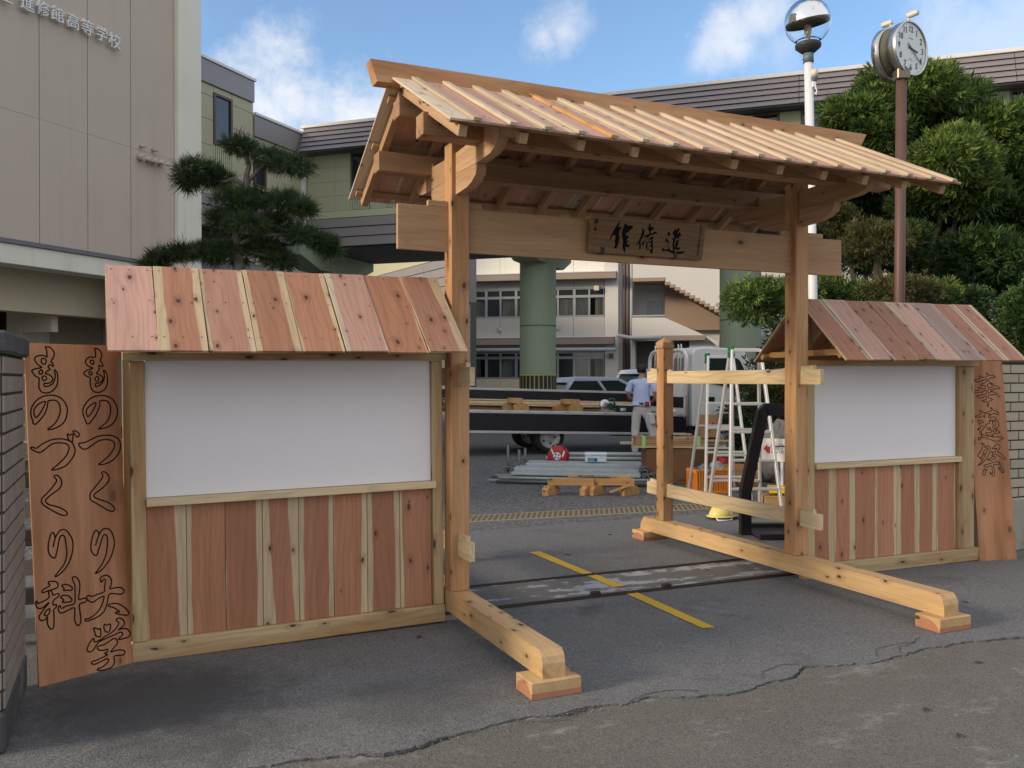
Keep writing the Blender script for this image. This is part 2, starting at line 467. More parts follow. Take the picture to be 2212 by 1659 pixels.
M['alu'] = plain('aluminium', (0.60, 0.60, 0.60), 0.4, 0.35, var=0.08, scale=4)
M['alu_dull'] = plain('dull_aluminium', (0.54, 0.54, 0.53), 0.5, 0.35, var=0.12, scale=4)
M['galv'] = plain('galvanised_steel', (0.43, 0.46, 0.45), 0.5, 0.35, var=0.3, scale=5, grime=0.3, grime_col=(0.22, 0.21, 0.17))
M['galv_dark'] = plain('dark_galvanised_steel', (0.16, 0.17, 0.165), 0.5, 0.5, var=0.3, scale=8, grime=0.3, grime_col=(0.10, 0.09, 0.07))
M['lens_green'] = plain('green_plastic', (0.01, 0.14, 0.055), 0.4)
M['tape'] = plain('light_green_tape', (0.42, 0.68, 0.25), 0.5, var=0.04)
M['white_paint'] = plain('white_paint', (0.76, 0.76, 0.74), 0.45, var=0.05, scale=3)
M['truck_white'] = plain('truck_white', (0.84, 0.84, 0.82), 0.3, var=0.03, scale=2)
M['truck_black'] = plain('black_side_board', (0.009, 0.009, 0.012), 0.45, var=0.35, scale=4, grime=0.15, grime_col=(0.05, 0.045, 0.04))
M['rubber'] = plain('tyre_rubber', (0.018, 0.018, 0.018), 0.8, var=0.3)
M['deck'] = plain('truck_deck', (0.09, 0.085, 0.08), 0.6, var=0.35, scale=7, grime=0.4)
M['silver'] = plain('silver_blue_car_paint', (0.66, 0.73, 0.83), 0.3, 0.1, var=0.03)
M['white_car'] = plain('pale_car_paint', (0.55, 0.62, 0.66), 0.3, 0.1, var=0.03)
M['plastic_white'] = plain('white_plastic', (0.72, 0.75, 0.78), 0.4, var=0.04)
M['red_plastic'] = plain('red_plastic', (0.42, 0.018, 0.018), 0.4, var=0.1)
M['orange_plastic'] = plain('orange_plastic', (0.78, 0.24, 0.025), 0.45, var=0.08)
M['yellow_plastic'] = plain('yellow_plastic', (0.80, 0.50, 0.02), 0.45, var=0.05)
M['helmet_yellow'] = plain('helmet_yellow', (0.74, 0.62, 0.20), 0.35, var=0.05)
M['cardboard'] = plain('cardboard', (0.44, 0.27, 0.125), 0.8, var=0.12, scale=5)
M['brown_panel'] = plain('brown_plywood_box', (0.20, 0.095, 0.036), 0.7, var=0.25, scale=4, grime=0.3)
M['teal_tool'] = plain('teal_tool', (0.012, 0.085, 0.085), 0.4)
M['print_blue'] = plain('label_blue', (0.05, 0.35, 0.55), 0.5, var=0.3, scale=40)
M['print_red'] = plain('label_red', (0.62, 0.03, 0.03), 0.6, var=0.05)
M['print_dark'] = plain('label_dark', (0.05, 0.04, 0.05), 0.6)
M['sign_white'] = plain('sign_white', (0.80, 0.79, 0.74), 0.5, var=0.03)
M['clock_face'] = plain('clock_dial', (0.66, 0.70, 0.70), 0.4, var=0.02)
M['clock_ink'] = plain('clock_ink', (0.05, 0.06, 0.075), 0.5)
M['clock_grey'] = plain('clock_grey', (0.34, 0.36, 0.37), 0.5)
M['steel'] = plain('brushed_steel', (0.56, 0.55, 0.52), 0.28, 0.95, var=0.12, scale=5)
M['steel_dark'] = plain('weathered_steel_back', (0.20, 0.18, 0.135), 0.45, 0.7, var=0.35, scale=7, grime=0.4)
M['beige_plastic'] = plain('beige_plastic', (0.66, 0.58, 0.46), 0.45, var=0.05)
M['brown_pole'] = plain('brown_painted_pole', (0.105, 0.052, 0.036), 0.55, var=0.25, scale=9, grime=0.25, grime_col=(0.15, 0.055, 0.028), bmp=0.1)
M['white_pole'] = plain('white_painted_pole', (0.70, 0.71, 0.73), 0.4, var=0.06, scale=5)
M['grey_paint'] = plain('slate_grey_paint', (0.13, 0.17, 0.19), 0.5, var=0.2)
M['lamp_dark'] = plain('dark_lamp_base', (0.035, 0.035, 0.04), 0.6, var=0.4, scale=20)
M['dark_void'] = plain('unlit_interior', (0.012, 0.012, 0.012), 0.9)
M['hair'] = plain('black_hair', (0.012, 0.010, 0.010), 0.5, var=0.3, scale=60)
M['skin'] = plain('skin', (0.46, 0.25, 0.165), 0.5, var=0.06)
M['shirt'] = plain('pale_blue_shirt', (0.50, 0.58, 0.82), 0.8, var=0.06, scale=9)
M['trousers'] = plain('light_grey_work_trousers', (0.64, 0.61, 0.57), 0.85, var=0.1, scale=8)
M['belt'] = plain('black_belt', (0.012, 0.012, 0.014), 0.5)
# buildings
M['beige_wall'] = plain('beige_rendered_wall', (0.50, 0.435, 0.355), 0.85, var=0.07, scale=0.7, grime=0.25, grime_col=(0.40, 0.335, 0.265), bmp=0.15, streak=0.35)
M['cream'] = plain('cream_concrete', (0.74, 0.72, 0.62), 0.8, var=0.06, scale=1.0, grime=0.2, grime_col=(0.50, 0.47, 0.38), bmp=0.1, streak=0.4)
M['cream_warm'] = plain('cream_yellow_concrete', (0.64, 0.57, 0.42), 0.8, var=0.06, scale=1.0, grime=0.15, grime_col=(0.40, 0.34, 0.23))
M['flashing'] = plain('purple_grey_flashing', (0.16, 0.145, 0.165), 0.5, var=0.1)
M['olive_wall'] = plain('olive_green_panel', (0.42, 0.42, 0.285), 0.8, var=0.06, scale=0.9, grime=0.15, grime_col=(0.33, 0.335, 0.20))
M['olive_pale'] = plain('pale_olive_panel', (0.46, 0.49, 0.33), 0.8, var=0.05, scale=0.9)
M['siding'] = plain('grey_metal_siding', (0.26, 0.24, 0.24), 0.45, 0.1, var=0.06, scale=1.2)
M['siding_dark'] = plain('dark_grey_roof_siding', (0.225, 0.20, 0.205), 0.45, 0.1, var=0.06, scale=1.2)
M['coping'] = plain('pale_coping', (0.72, 0.71, 0.68), 0.5, var=0.05)
M['green_col'] = plain('green_painted_column', (0.285, 0.345, 0.235), 0.6, var=0.08, scale=0.8, grime=0.18, grime_col=(0.21, 0.28, 0.19))
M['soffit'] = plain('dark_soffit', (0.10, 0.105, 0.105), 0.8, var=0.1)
M['brown_frame'] = plain('brown_window_frame', (0.10, 0.068, 0.055), 0.5)
M['win_alu'] = plain('window_aluminium', (0.40, 0.41, 0.42), 0.4, 0.5, var=0.06)
M['grey_wall'] = plain('pale_grey_wall', (0.46, 0.44, 0.41), 0.85, var=0.05, scale=0.6, grime=0.15, grime_col=(0.36, 0.34, 0.31))
M['ledge'] = plain('brownish_ledge', (0.30, 0.235, 0.19), 0.8, var=0.07)
M['tan_wall'] = plain('tan_stair_wall', (0.32, 0.235, 0.165), 0.85, var=0.06)
M['white_wall'] = plain('white_stair_wall', (0.60, 0.57, 0.53), 0.85, var=0.05, scale=0.6)
M['pipe'] = plain('grey_downpipe', (0.36, 0.38, 0.39), 0.5, var=0.08)
M['pipe_brown'] = plain('brown_downpipe', (0.12, 0.085, 0.075), 0.5, var=0.08)
M['curtain'] = plain('pale_curtain', (0.52, 0.50, 0.45), 0.9, var=0.12, scale=3)
M['hazard_black'] = plain('hazard_black', (0.02, 0.02, 0.02), 0.6)
M['hazard_yellow'] = plain('hazard_yellow', (0.36, 0.36, 0.10), 0.5, var=0.15, scale=12)
M['stone'] = plain('rough_stone', (0.26, 0.245, 0.21), 0.9, var=0.3, scale=4, grime=0.4, grime_col=(0.14, 0.13, 0.10), bmp=0.5)
M['mortar'] = plain('dark_mortar', (0.045, 0.036, 0.034), 0.9, var=0.2)
M['brick_tan'] = plain('tan_brick_tile', (0.36, 0.315, 0.235), 0.6, var=0.1, scale=9, bmp=0.15)
M['brick_tan2'] = plain('yellowish_brick_tile', (0.40, 0.355, 0.255), 0.6, var=0.1, scale=9, bmp=0.15)
M['brick_grey'] = plain('grey_brick_tile', (0.25, 0.215, 0.19), 0.6, var=0.1, scale=9, bmp=0.15)
M['brick_grey2'] = plain('brown_grey_brick_tile', (0.28, 0.24, 0.205), 0.6, var=0.1, scale=9, bmp=0.15)
M['conc_base'] = plain('stained_concrete', (0.33, 0.31, 0.27), 0.9, var=0.2, scale=4, grime=0.6, grime_col=(0.10, 0.095, 0.085), bmp=0.3)
M['sooty'] = plain('black_stained_concrete', (0.06, 0.06, 0.062), 0.9, var=0.5, scale=5, grime=0.65, grime_col=(0.20, 0.20, 0.20), bmp=0.4)
M['soil'] = plain('dark_soil', (0.07, 0.055, 0.04), 0.95, var=0.3, scale=5, bmp=0.5)
M['bark'] = plain('bark', (0.11, 0.085, 0.065), 0.9, var=0.45, scale=14, bmp=0.6)
M['bark_pale'] = plain('pine_bark', (0.15, 0.125, 0.105), 0.9, var=0.5, scale=16, bmp=0.6)
M['lantern_bulb'] = plain('lamp_bulb', (0.55, 0.50, 0.40), 0.3)
M['jute'] = plain('string', (0.5, 0.42, 0.28), 0.9)
M['concrete_pad'] = plain('pale_concrete', (0.30, 0.285, 0.26), 0.85, var=0.15, scale=3, bmp=0.2)

def glass_mat(name, tint=(0.02, 0.025, 0.03), rough=0.04):
    m, nt, b = new_mat(name)
    setv(nt, b, 'Base Color', tint); setv(nt, b, 'Roughness', rough); b.inputs['Specular IOR Level'].default_value = 0.8
    return m
M['glass'] = glass_mat('dark_window_glass')
M['car_glass'] = glass_mat('car_glass', (0.03, 0.045, 0.042), 0.03)

def clear_glass(name, tint=(1, 1, 1)):
    m, nt, b = new_mat(name)
    b.inputs['Transmission Weight'].default_value = 1.0
    b.inputs['IOR'].default_value = 1.25
    setv(nt, b, 'Base Color', tint); setv(nt, b, 'Roughness', 0.0)
    return m
M['globe'] = clear_glass('clear_globe')
M['pane'] = clear_glass('window_pane', (0.75, 0.78, 0.78))
M['mirror'] = plain('chrome_reflector', (0.85, 0.85, 0.85), 0.06, 1.0, var=0.03)

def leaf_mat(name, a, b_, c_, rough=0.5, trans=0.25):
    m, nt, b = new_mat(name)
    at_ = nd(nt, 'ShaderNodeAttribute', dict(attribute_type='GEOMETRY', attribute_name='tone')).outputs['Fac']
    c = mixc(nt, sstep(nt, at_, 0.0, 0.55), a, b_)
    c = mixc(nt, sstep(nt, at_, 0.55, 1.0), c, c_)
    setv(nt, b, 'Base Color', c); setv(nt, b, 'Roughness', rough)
    b.inputs['Specular IOR Level'].default_value = 0.35
    tr = nd(nt, 'ShaderNodeBsdfTranslucent', Color=c)
    mx = nd(nt, 'ShaderNodeMixShader', i0=trans, i1=b.outputs[0], i2=tr.outputs[0])
    out = [n for n in nt.nodes if n.type == 'OUTPUT_MATERIAL'][0]
    nt.links.new(mx.outputs[0], out.inputs['Surface'])
    return m
M['maki'] = leaf_mat('podocarpus_leaves', (0.022, 0.050, 0.014), (0.085, 0.150, 0.036), (0.29, 0.37, 0.075))
M['maki_brown'] = leaf_mat('browned_podocarpus_leaves', (0.035, 0.05, 0.016), (0.10, 0.105, 0.034), (0.20, 0.165, 0.06))
M['pine'] = leaf_mat('pine_needles', (0.024, 0.05, 0.02), (0.068, 0.105, 0.030), (0.13, 0.175, 0.05), trans=0.2)
M['shrub'] = leaf_mat('shrub_leaves', (0.03, 0.065, 0.02), (0.06, 0.12, 0.03), (0.12, 0.20, 0.05))

# ground materials
def asphalt_mat(name, base, speck, patch, grain=420.0, dark_patches=True, pale=0.0):
    m, nt, b = new_mat(name)
    geo = nd(nt, 'ShaderNodeNewGeometry').outputs['Position']
    g = nd(nt, 'ShaderNodeTexVoronoi', dict(feature='F1'), Vector=geo, Scale=grain * 0.33, Randomness=1.0)
    gr = nd(nt, 'ShaderNodeSeparateColor', Color=g.outputs['Color']).outputs[0]
    f = nd(nt, 'ShaderNodeTexNoise', Vector=geo, Scale=grain, Detail=3.0, Roughness=0.7)
    big = nd(nt, 'ShaderNodeTexNoise', Vector=geo, Scale=0.9, Detail=8.0, Roughness=0.62)
    mid = nd(nt, 'ShaderNodeTexNoise', Vector=geo, Scale=6.0, Detail=6.0, Roughness=0.7)
    c = mixc(nt, mth(nt, 'MULTIPLY', sstep(nt, gr, 0.45, 1.0), 0.6), base, speck)
    c = mixc(nt, mth(nt, 'MULTIPLY', sstep(nt, gr, 0.28, 0.0), 0.5), c, (base[0] * .35, base[1] * .35, base[2] * .36))
    k = mth(nt, 'ADD', 0.66, mth(nt, 'ADD', mth(nt, 'MULTIPLY', big.outputs['Fac'], 0.42), mth(nt, 'MULTIPLY', mid.outputs['Fac'], 0.26)))
    c = nd(nt, 'ShaderNodeVectorMath', dict(operation='SCALE'), i0=c, Scale=k).outputs[0]
    if dark_patches:
        s1 = nd(nt, 'ShaderNodeTexNoise', Vector=geo, Scale=1.7, Detail=7.0, Roughness=0.6, Distortion=0.6)
        c = mixc(nt, mth(nt, 'MULTIPLY', sstep(nt, s1.outputs['Fac'], 0.56, 0.72), 0.45), c, patch)
        # darker patches on the ground by the left wall and further right
        for (x, y, rx, ry, a) in ((-1.75, -0.62, 0.75, 0.62, 0.8), (-0.62, -1.12, 0.42, 0.40, 0.42), (-1.5, -1.2, 0.5, 0.25, 0.35)):
            d = nd(nt, 'ShaderNodeVectorMath', dict(operation='SUBTRACT'), i0=geo, i1=(x, y, 0)).outputs[0]
            d = nd(nt, 'ShaderNodeVectorMath', dict(operation='MULTIPLY'), i0=d, i1=(1 / rx, 1 / ry, 0)).outputs[0]
            l = nd(nt, 'ShaderNodeVectorMath', dict(operation='LENGTH'), i0=d).outputs['Value']
            l = mth(nt, 'ADD', l, mth(nt, 'MULTIPLY', mth(nt, 'SUBTRACT', mid.outputs['Fac'], 0.5), 1.1))
            c = mixc(nt, mth(nt, 'MULTIPLY', sstep(nt, l, 1.1, 0.35), a), c, patch)
    if pale > 0:
        s2 = nd(nt, 'ShaderNodeTexNoise', Vector=nd(nt, 'ShaderNodeVectorMath', dict(operation='MULTIPLY'), i0=geo, i1=(1.3, 2.6, 1)).outputs[0], Scale=1.5, Detail=9.0, Roughness=0.75)
        c = mixc(nt, mth(nt, 'MULTIPLY', sstep(nt, s2.outputs['Fac'], 0.545, 0.68), pale), c, (0.36, 0.355, 0.345))
    setv(nt, b, 'Base Color', c); setv(nt, b, 'Roughness', 0.85); b.inputs['Specular IOR Level'].default_value = 0.3
    h = mth(nt, 'ADD', mth(nt, 'MULTIPLY', g.outputs['Distance'], -1.0), mth(nt, 'MULTIPLY', f.outputs['Fac'], 0.6))
    bump(nt, b, h, 0.7, 0.004)
    return m
M['asphalt'] = asphalt_mat('driveway_asphalt', (0.146, 0.146, 0.149), (0.26, 0.26, 0.26), (0.055, 0.055, 0.058))
M['street'] = asphalt_mat('worn_street', (0.140, 0.131, 0.116), (0.23, 0.215, 0.19), (0.09, 0.085, 0.075), grain=500, dark_patches=False, pale=0.55)
M['coarse'] = asphalt_mat('coarse_asphalt', (0.10, 0.10, 0.102), (0.30, 0.295, 0.285), (0.06, 0.06, 0.06), grain=160, dark_patches=False)
M['land'] = plain('far_ground', (0.14, 0.135, 0.125), 0.95, var=0.2, scale=0.2)

def paint_mat(name, col, under, worn=0.3, scale=26.0, stretch=1.0):
    m, nt, b = new_mat(name)
    geo = nd(nt, 'ShaderNodeNewGeometry').outputs['Position']
    f = nd(nt, 'ShaderNodeTexNoise', Vector=nd(nt, 'ShaderNodeVectorMath', dict(operation='MULTIPLY'), i0=geo, i1=(1.0, stretch, 1.0)).outputs[0], Scale=scale, Detail=8.0, Roughness=0.75 if stretch < 2 else 0.55, Distortion=0.0 if stretch < 2 else 0.5)
    f2 = nd(nt, 'ShaderNodeTexNoise', Vector=geo, Scale=scale * 6, Detail=4.0, Roughness=0.75)
    w = mth(nt, 'ADD', mth(nt, 'MULTIPLY', f.outputs['Fac'], 0.6), mth(nt, 'MULTIPLY', f2.outputs['Fac'], 0.4))
    c = mixc(nt, sstep(nt, w, 0.5 + 0.2 * (1 - worn * 2), 0.56 + 0.2 * (1 - worn * 2)), col, under)
    k = mth(nt, 'ADD', 0.85, mth(nt, 'MULTIPLY', f2.outputs['Fac'], 0.3))
    c = nd(nt, 'ShaderNodeVectorMath', dict(operation='SCALE'), i0=c, Scale=k).outputs[0]
    setv(nt, b, 'Base Color', c); setv(nt, b, 'Roughness', 0.7)
    bump(nt, b, f2.outputs['Fac'], 0.4, 0.003)
    return m
M['yellow_line'] = paint_mat('yellow_road_paint', (0.62, 0.40, 0.03), (0.13, 0.125, 0.12), 0.22)
M['track_pad'] = paint_mat('worn_white_track_bed', (0.135, 0.13, 0.122), (0.36, 0.37, 0.38), 0.50, 1.1, 6.0)
M['grate'] = plain('yellowish_grate', (0.25, 0.22, 0.14), 0.6, 0.1, var=0.25, scale=14)
# ---------------------------------------------------------------- ground
def tri_strip_sheet(name, rows, mat, kind='structure'):
    """rows of equal length, front to back"""
    mb = MB(); n = len(rows[0])
    for r in rows: mb.v += [tuple(p) for p in r]
    for i in range(len(rows) - 1):
        for k in range(n - 1):
            mb.f.append([i * n + k, i * n + k + 1, (i + 1) * n + k + 1, (i + 1) * n + k]); mb.sm.append(False); mb.mi.append(0)
    return tag(mb.build(name, mat), kind=kind)

# far land to the horizon, just under everything
mb = MB(); mb.add([(-900, -500, -0.05), (900, -500, -0.05), (900, 30, -0.05), (-900, 30, -0.05)], [(0, 1, 2, 3)])
mb.add([(-900, 30, -0.05), (900, 30, -0.05), (900, 62, 0.25), (-900, 62, 0.25), (900, 1500, 0.25), (-900, 1500, 0.25)], [(0, 1, 2, 3), (3, 2, 4, 5)])
tag(mb.build('ground', M['land']), kind='structure')

CRACK = [(-8, -1.50), (-1.387, -1.544), (-0.87, -1.612), (-0.618, -1.573), (-0.298, -1.524), (-0.025, -1.528), (0.395, -1.525), (0.733, -1.642), (1.203, -1.604), (1.381, -1.49), (1.748, -1.571), (2.055, -1.536), (2.433, -1.52), (2.923, -1.592), (9, -1.56)]
def crack_y(x):
    for (a, ya), (b, yb) in zip(CRACK, CRACK[1:]):
        if a <= x <= b:
            t = (x - a) / (b - a)
            return ya + (yb - ya) * t
    return -1.55
xs = [-8.0]
while xs[-1] < 9.0:
    xs.append(xs[-1] + (0.022 if -3.2 < xs[-1] < 5.2 else 0.4))
front = []; street_edge = []
for x in xs:
    j = noise.noise(Vector((x * 5.1, 0.3, 0))) * 0.035 + noise.noise(Vector((x * 22.0, 1.7, 0))) * 0.016 + noise.noise(Vector((x * 60.0, 2.7, 0))) * 0.006
    y = crack_y(x) + j
    gap = 0.008 + max(0, noise.noise(Vector((x * 1.9, 9.1, 0))) - 0.02) * 0.035 + max(0, noise.noise(Vector((x * 15, 4.1, 0)))) * 0.012
    if -0.14 < x < 0.16: gap += 0.035 * (1 - abs(x) / 0.16)
    if -1.0 < x < -0.62: gap += 0.022
    front.append(Vector((x, y, 0.0)))
    street_edge.append(Vector((x, y - gap - 0.006 * noise.noise(Vector((x * 35, 7, 0))), -0.006)))
ys = [-0.9, -0.2, 0.6, 1.6, 3.0]
rows = [[Vector((p.x, p.y + 0.004, -0.035)) for p in front], front] + [[Vector((x, y, 0.0)) for x in xs] for y in ys]
tri_strip_sheet('driveway', rows, M['asphalt'])
rows = [[Vector((x, y, -0.006)) for x in xs] for y in (-40, -8, -5, -3.2, -2.2)] + [street_edge] + [[Vector((p.x, p.y - 0.002, -0.035)) for p in street_edge]]
tri_strip_sheet('street', rows, M['street'])
mb = MB(); mb.add([(-8, -1.9, -0.03), (9, -1.9, -0.03), (9, -1.3, -0.03), (-8, -1.3, -0.03)], [(0, 1, 2, 3)])
tag(mb.build('crack_bed', M['soil']), kind='structure')
# secondary hairline cracks: thin sunken-looking ribbons of dirt lying on the asphalt
mb = MB()
for pts in ([(1.05, -1.55), (1.13, -1.46), (1.28, -1.42), (1.38, -1.45)], [(1.86, -1.51), (1.95, -1.42), (2.1, -1.40), (2.25, -1.42)], [(2.02, -1.53), (2.09, -1.45), (2.2, -1.43), (2.36, -1.36)],
            [(2.1, -1.57), (2.16, -1.66), (2.2, -1.75)], [(0.28, -1.54), (0.42, -1.49), (0.55, -1.50), (0.66, -1.56)], [(-0.3, -1.53), (-0.2, -1.60), (-0.06, -1.60), (0.02, -1.56)]):
    prev = None; N = 26
    for i in range(N + 1):
        t = i / N * (len(pts) - 1); k = min(int(t), len(pts) - 2); f = t - k
        x = pts[k][0] * (1 - f) + pts[k + 1][0] * f; y = pts[k][1] * (1 - f) + pts[k + 1][1] * f
        x += noise.noise(Vector((x * 40, y * 40, 1))) * 0.012; y += noise.noise(Vector((x * 40, y * 40, 8))) * 0.014
        w = 0.0022 + 0.0022 * abs(noise.noise(Vector((x * 30, y * 9, 3))))
        z = 0.004
        cur = (Vector((x, y - w, z)), Vector((x, y + w, z)))
        if prev: mb.add([prev[0], cur[0], cur[1], prev[1]], [(0, 1, 2, 3)])
        prev = cur
tag(mb.build('hairline_cracks', M['soil']), kind='structure')
# beyond the gate the yard rises very slightly
rows = [[Vector((x, y, ground_z(y))) for x in np.linspace(-30, 40, 8)] for y in (2.97, 8, 16, 30, 59)]
for p in rows[0]: p.z = -0.004
tri_strip_sheet('school_yard', rows, M['coarse'])
# smoother strip in front of the drain
mb = MB(); mb.add([(-3, 2.6, 0.004), (5.6, 2.6, 0.004), (5.6, 3.14, 0.008), (-3, 3.98, 0.012)], [(0, 1, 2, 3)])

# painted yellow line, in two pieces either side of the gate track
def flat(name, pts, z, mat, kind='structure'):
    mb = MB(); mb.add([(x, y, z) for x, y in pts], [tuple(range(len(pts)))])
    return tag(mb.build(name, mat), kind=kind)
def ragged(pts, z, name, mat):
    """a strip of paint with slightly uneven edges (pts: left-front, right-front, right-back, left-back)"""
    mb = MB(); N = 50; a, b, c, d = [Vector((p[0], p[1], 0)) for p in pts]
    for i in range(N + 1):
        t = i / N
        l = a.lerp(d, t); r = b.lerp(c, t)
        l.x += noise.noise(Vector((l.y * 25, 1, 0))) * 0.006; r.x += noise.noise(Vector((r.y * 25, 5, 0))) * 0.006
        mb.v += [(l.x, l.y, z), (r.x, r.y, z)]
        if i: k = 2 * i; mb.f.append([k - 2, k - 1, k + 1, k]); mb.sm.append(False); mb.mi.append(0)
    return tag(mb.build(name, mat), kind='structure')
ragged([(1.308, -0.705), (1.390, -0.715), (1.422, 0.21), (1.330, 0.21)], 0.004, 'yellow_line', M['yellow_line'])
ragged([(1.345, 0.86), (1.43, 0.86), (1.432, 1.80), (1.33, 1.80)], 0.004, 'yellow_line', M['yellow_line'])
ragged([(1.335, 0.40), (1.43, 0.40), (1.43, 0.79), (1.345, 0.79)], 0.008, 'yellow_line', M['yellow_line'])
flat('track_bed', [(-2.2, 0.255), (4.9, 0.235), (4.9, 0.795), (-2.2, 0.83)], 0.004, M['track_pad'])
for y0, y1 in ((0.235, 0.215), (0.845, 0.80)):
    mb = MB(); yc = (y0 + y1) / 2
    mt = frame((1.3, yc, 0), (7.1, y1 - y0, 0))
    mb.box((-3.5, -0.024, -0.03), (3.6, -0.007, 0.011), mt); mb.box((-3.5, 0.007, -0.03), (3.6, 0.024, 0.011), mt); mb.box((-3.5, -0.007, -0.03), (3.6, 0.007, 0.003), mt)
    tag(mb.build('gate_track', M['rust_rail']), kind='structure')
for x, y in ((1.12, 0.26), (1.70, 0.255)):
    mb = MB(); mb.cbox((x - 0.035, y - 0.012, 0.004), (x + 0.035, y + 0.028, 0.028), 0.006)
    tag(mb.build('track_stop', M['rust_rail']), 'small steel stop on the gate track, ' + ('left of the yellow line' if x < 1.3 else 'right of the yellow line'), 'track stop')

# drain with a yellowish grating across the drive
dm = frame((2.9, 3.53, 0.006), (1, -0.093, 0))
dr = thing('drain_grate', 'long yellowish steel grating over the drain across the driveway', 'drain grate', dm)
mb = MB()
for y0 in (-0.215, 0.185): mb.box((-4.2, y0, -0.03), (2.0, y0 + 0.03, 0.006))
mb.build('edge_frame', M['concrete_pad'], dr)
mb = MB(); mb.box((-4.2, -0.185, -0.09), (2.0, 0.185, -0.08)); mb.build('drain_channel', M['dark_void'], dr)
mb = MB(); x = -4.18
for k in range(6): mb.box((-4.2, -0.185 + k * 0.0716, -0.018), (2.0, -0.177 + k * 0.0716, 0.008))
bars = mb.build('long_bar', M['grate'], dr); tag(bars, kind='stuff')
mb = MB(); i = 0
while x < 1.97:
    for k in range(5):
        xx = x + (0.03 if k % 2 else 0)
        y0 = -0.173 + k * 0.0716
        mb.box((xx, y0, -0.012), (xx + 0.016, y0 + 0.0596, 0.006))
    x += 0.062
tag(mb.build('cross_bar', M['grate'], dr), kind='stuff')

# ---------------------------------------------------------------- the wooden gate
S = 2.6545
gate = thing('wooden_gate', 'tall roofed gate of new cedar timber standing over the driveway', 'gate', (0, 0, 0))
EX0, EX1, EY, EZ = -0.424, 3.079, 1.04, 2.752
SLP = math.atan2(3.253 - 2.752, 1.04 - 0.056)
sn, cs = math.sin(SLP), math.cos(SLP)
for px in (0.0, S):
    # sole beam with rounded ends
    prof = [(-1.322, 0.082), (-1.322, 0.150), (-1.312, 0.182), (-1.290, 0.210), (1.965, 0.210), (1.99, 0.185), (2.028, 0.135), (2.03, 0.082)]
    mb = MB(); mb.prism([(y, z) for y, z in prof], -0.060, 0.060, 'x', Matrix.Translation((0, 0, 0)))
    # local y runs along the beam already
    o = mb.build('sole_beam', M['beam'], gate, Matrix.Translation((px, 0, 0))); o['seed'] = 3.3 + px
    for y0, y1 in ((-1.353, -1.175), (1.86, 2.06)):
        mb = MB(); mb.cbox((-0.132, y0, 0.0), (0.132, y1, 0.081), 0.004)
        # rounded heartwood end of the split log
        for sx_ in (-1, 1):
            pts = [(y0 + 0.004, 0.004)] + [(y0 + (y1 - y0) * (0.5 - 0.46 * math.cos(a)), 0.004 + 0.062 * math.sin(a)) for a in np.linspace(0.15, math.pi - 0.15, 9)] + [(y1 - 0.004, 0.004)]
            mb.prism(pts, sx_ * 0.1322 - 0.0012, sx_ * 0.1322 + 0.0012, 'x', mi=1)
        mb.box((-0.1315, y0 - 0.0012, 0.002), (0.1315, y0 + 0.001, 0.030), mi=1)
        o = mb.build('foot_block', [M['beam'], M['redheart']], gate, Matrix.Translation((px, 0, 0))); o['seed'] = rng.random() * 30
    plank('main_post', (px, 0, 0.21), (px, 0, 2.93), 0.12, 0.12, M['post'], gate, up=(0, -1, 0), ch=0.006)
    # rear post with a little pyramid cap above a neck
    plank('rear_post', (px, 1.709, 0.21), (px, 1.709, 1.775), 0.112, 0.112, M['post'], gate, up=(0, -1, 0), ch=0.005)
    mb = MB(); h = 0.060; mb.box((-h, -h, 1.78), (h, h, 1.832)); mb.box((-0.05, -0.05, 1.774), (0.05, 0.05, 1.782))
    mb.add([(-h, -h, 1.832), (h, -h, 1.832), (h, h, 1.832), (-h, h, 1.832), (0, 0, 1.882)], [(0, 1, 4), (1, 2, 4), (2, 3, 4), (3, 0, 4)])
    o = mb.build('post_cap', M['post'], gate, Matrix.Translation((px, 1.709, 0))); o['seed'] = rng.random() * 30
    for z0, z1 in ((1.459, 1.569), (0.426, 0.538)):
        plank('tie_rail', (px, -0.259, (z0 + z1) / 2), (px, 1.984, (z0 + z1) / 2), 0.033, z1 - z0, M['rail'], gate, ch=0.002)
        for ya, yb in ((-0.19, -0.062), (0.062, 0.17), (1.60, 1.652), (1.766, 1.93)):
            mb = MB(); t = 0.026
            out = (ya < 0) or (ya > 1.7)
            za, zb = (z1 + 0.028, z1 + 0.022) if (ya < 0) else (z1 + 0.012, z1 + 0.030) if ya > 1.7 else (z1 + 0.016, z1 + 0.004)
            mb.prism([(ya, z1 + 0.0005), (yb, z1 + 0.0005), (yb, zb), (ya, za)], -0.0150, 0.0150, 'x')
            o = mb.build('wedge', M['rail'], gate, Matrix.Translation((px, 0, 0))); o['seed'] = rng.random() * 30
    # two carved bracket arms, front and back, one above the other
    for sgn in (-1, 1):
        up_ = [(0.06, 2.862), (0.36, 2.872), (0.385, 2.905), (0.52, 2.905), (0.66, 2.885), (0.725, 2.87), (0.735, 2.835), (0.715, 2.79), (0.675, 2.755), (0.60, 2.735), (0.42, 2.728), (0.06, 2.738)]
        lo_ = [(0.06, 2.736), (0.40, 2.726), (0.405, 2.70), (0.385, 2.665), (0.33, 2.638), (0.25, 2.62), (0.06, 2.612)]
        for nm, pl in (('upper_bracket', up_), ('lower_bracket', lo_)):
            mb = MB(); mb.prism([(sgn * y, z) for y, z in pl], -0.030, 0.030, 'x')
            o = mb.build(nm, M['rafter'], gate, Matrix.Translation((px, 0, 0))); o['seed'] = rng.random() * 30
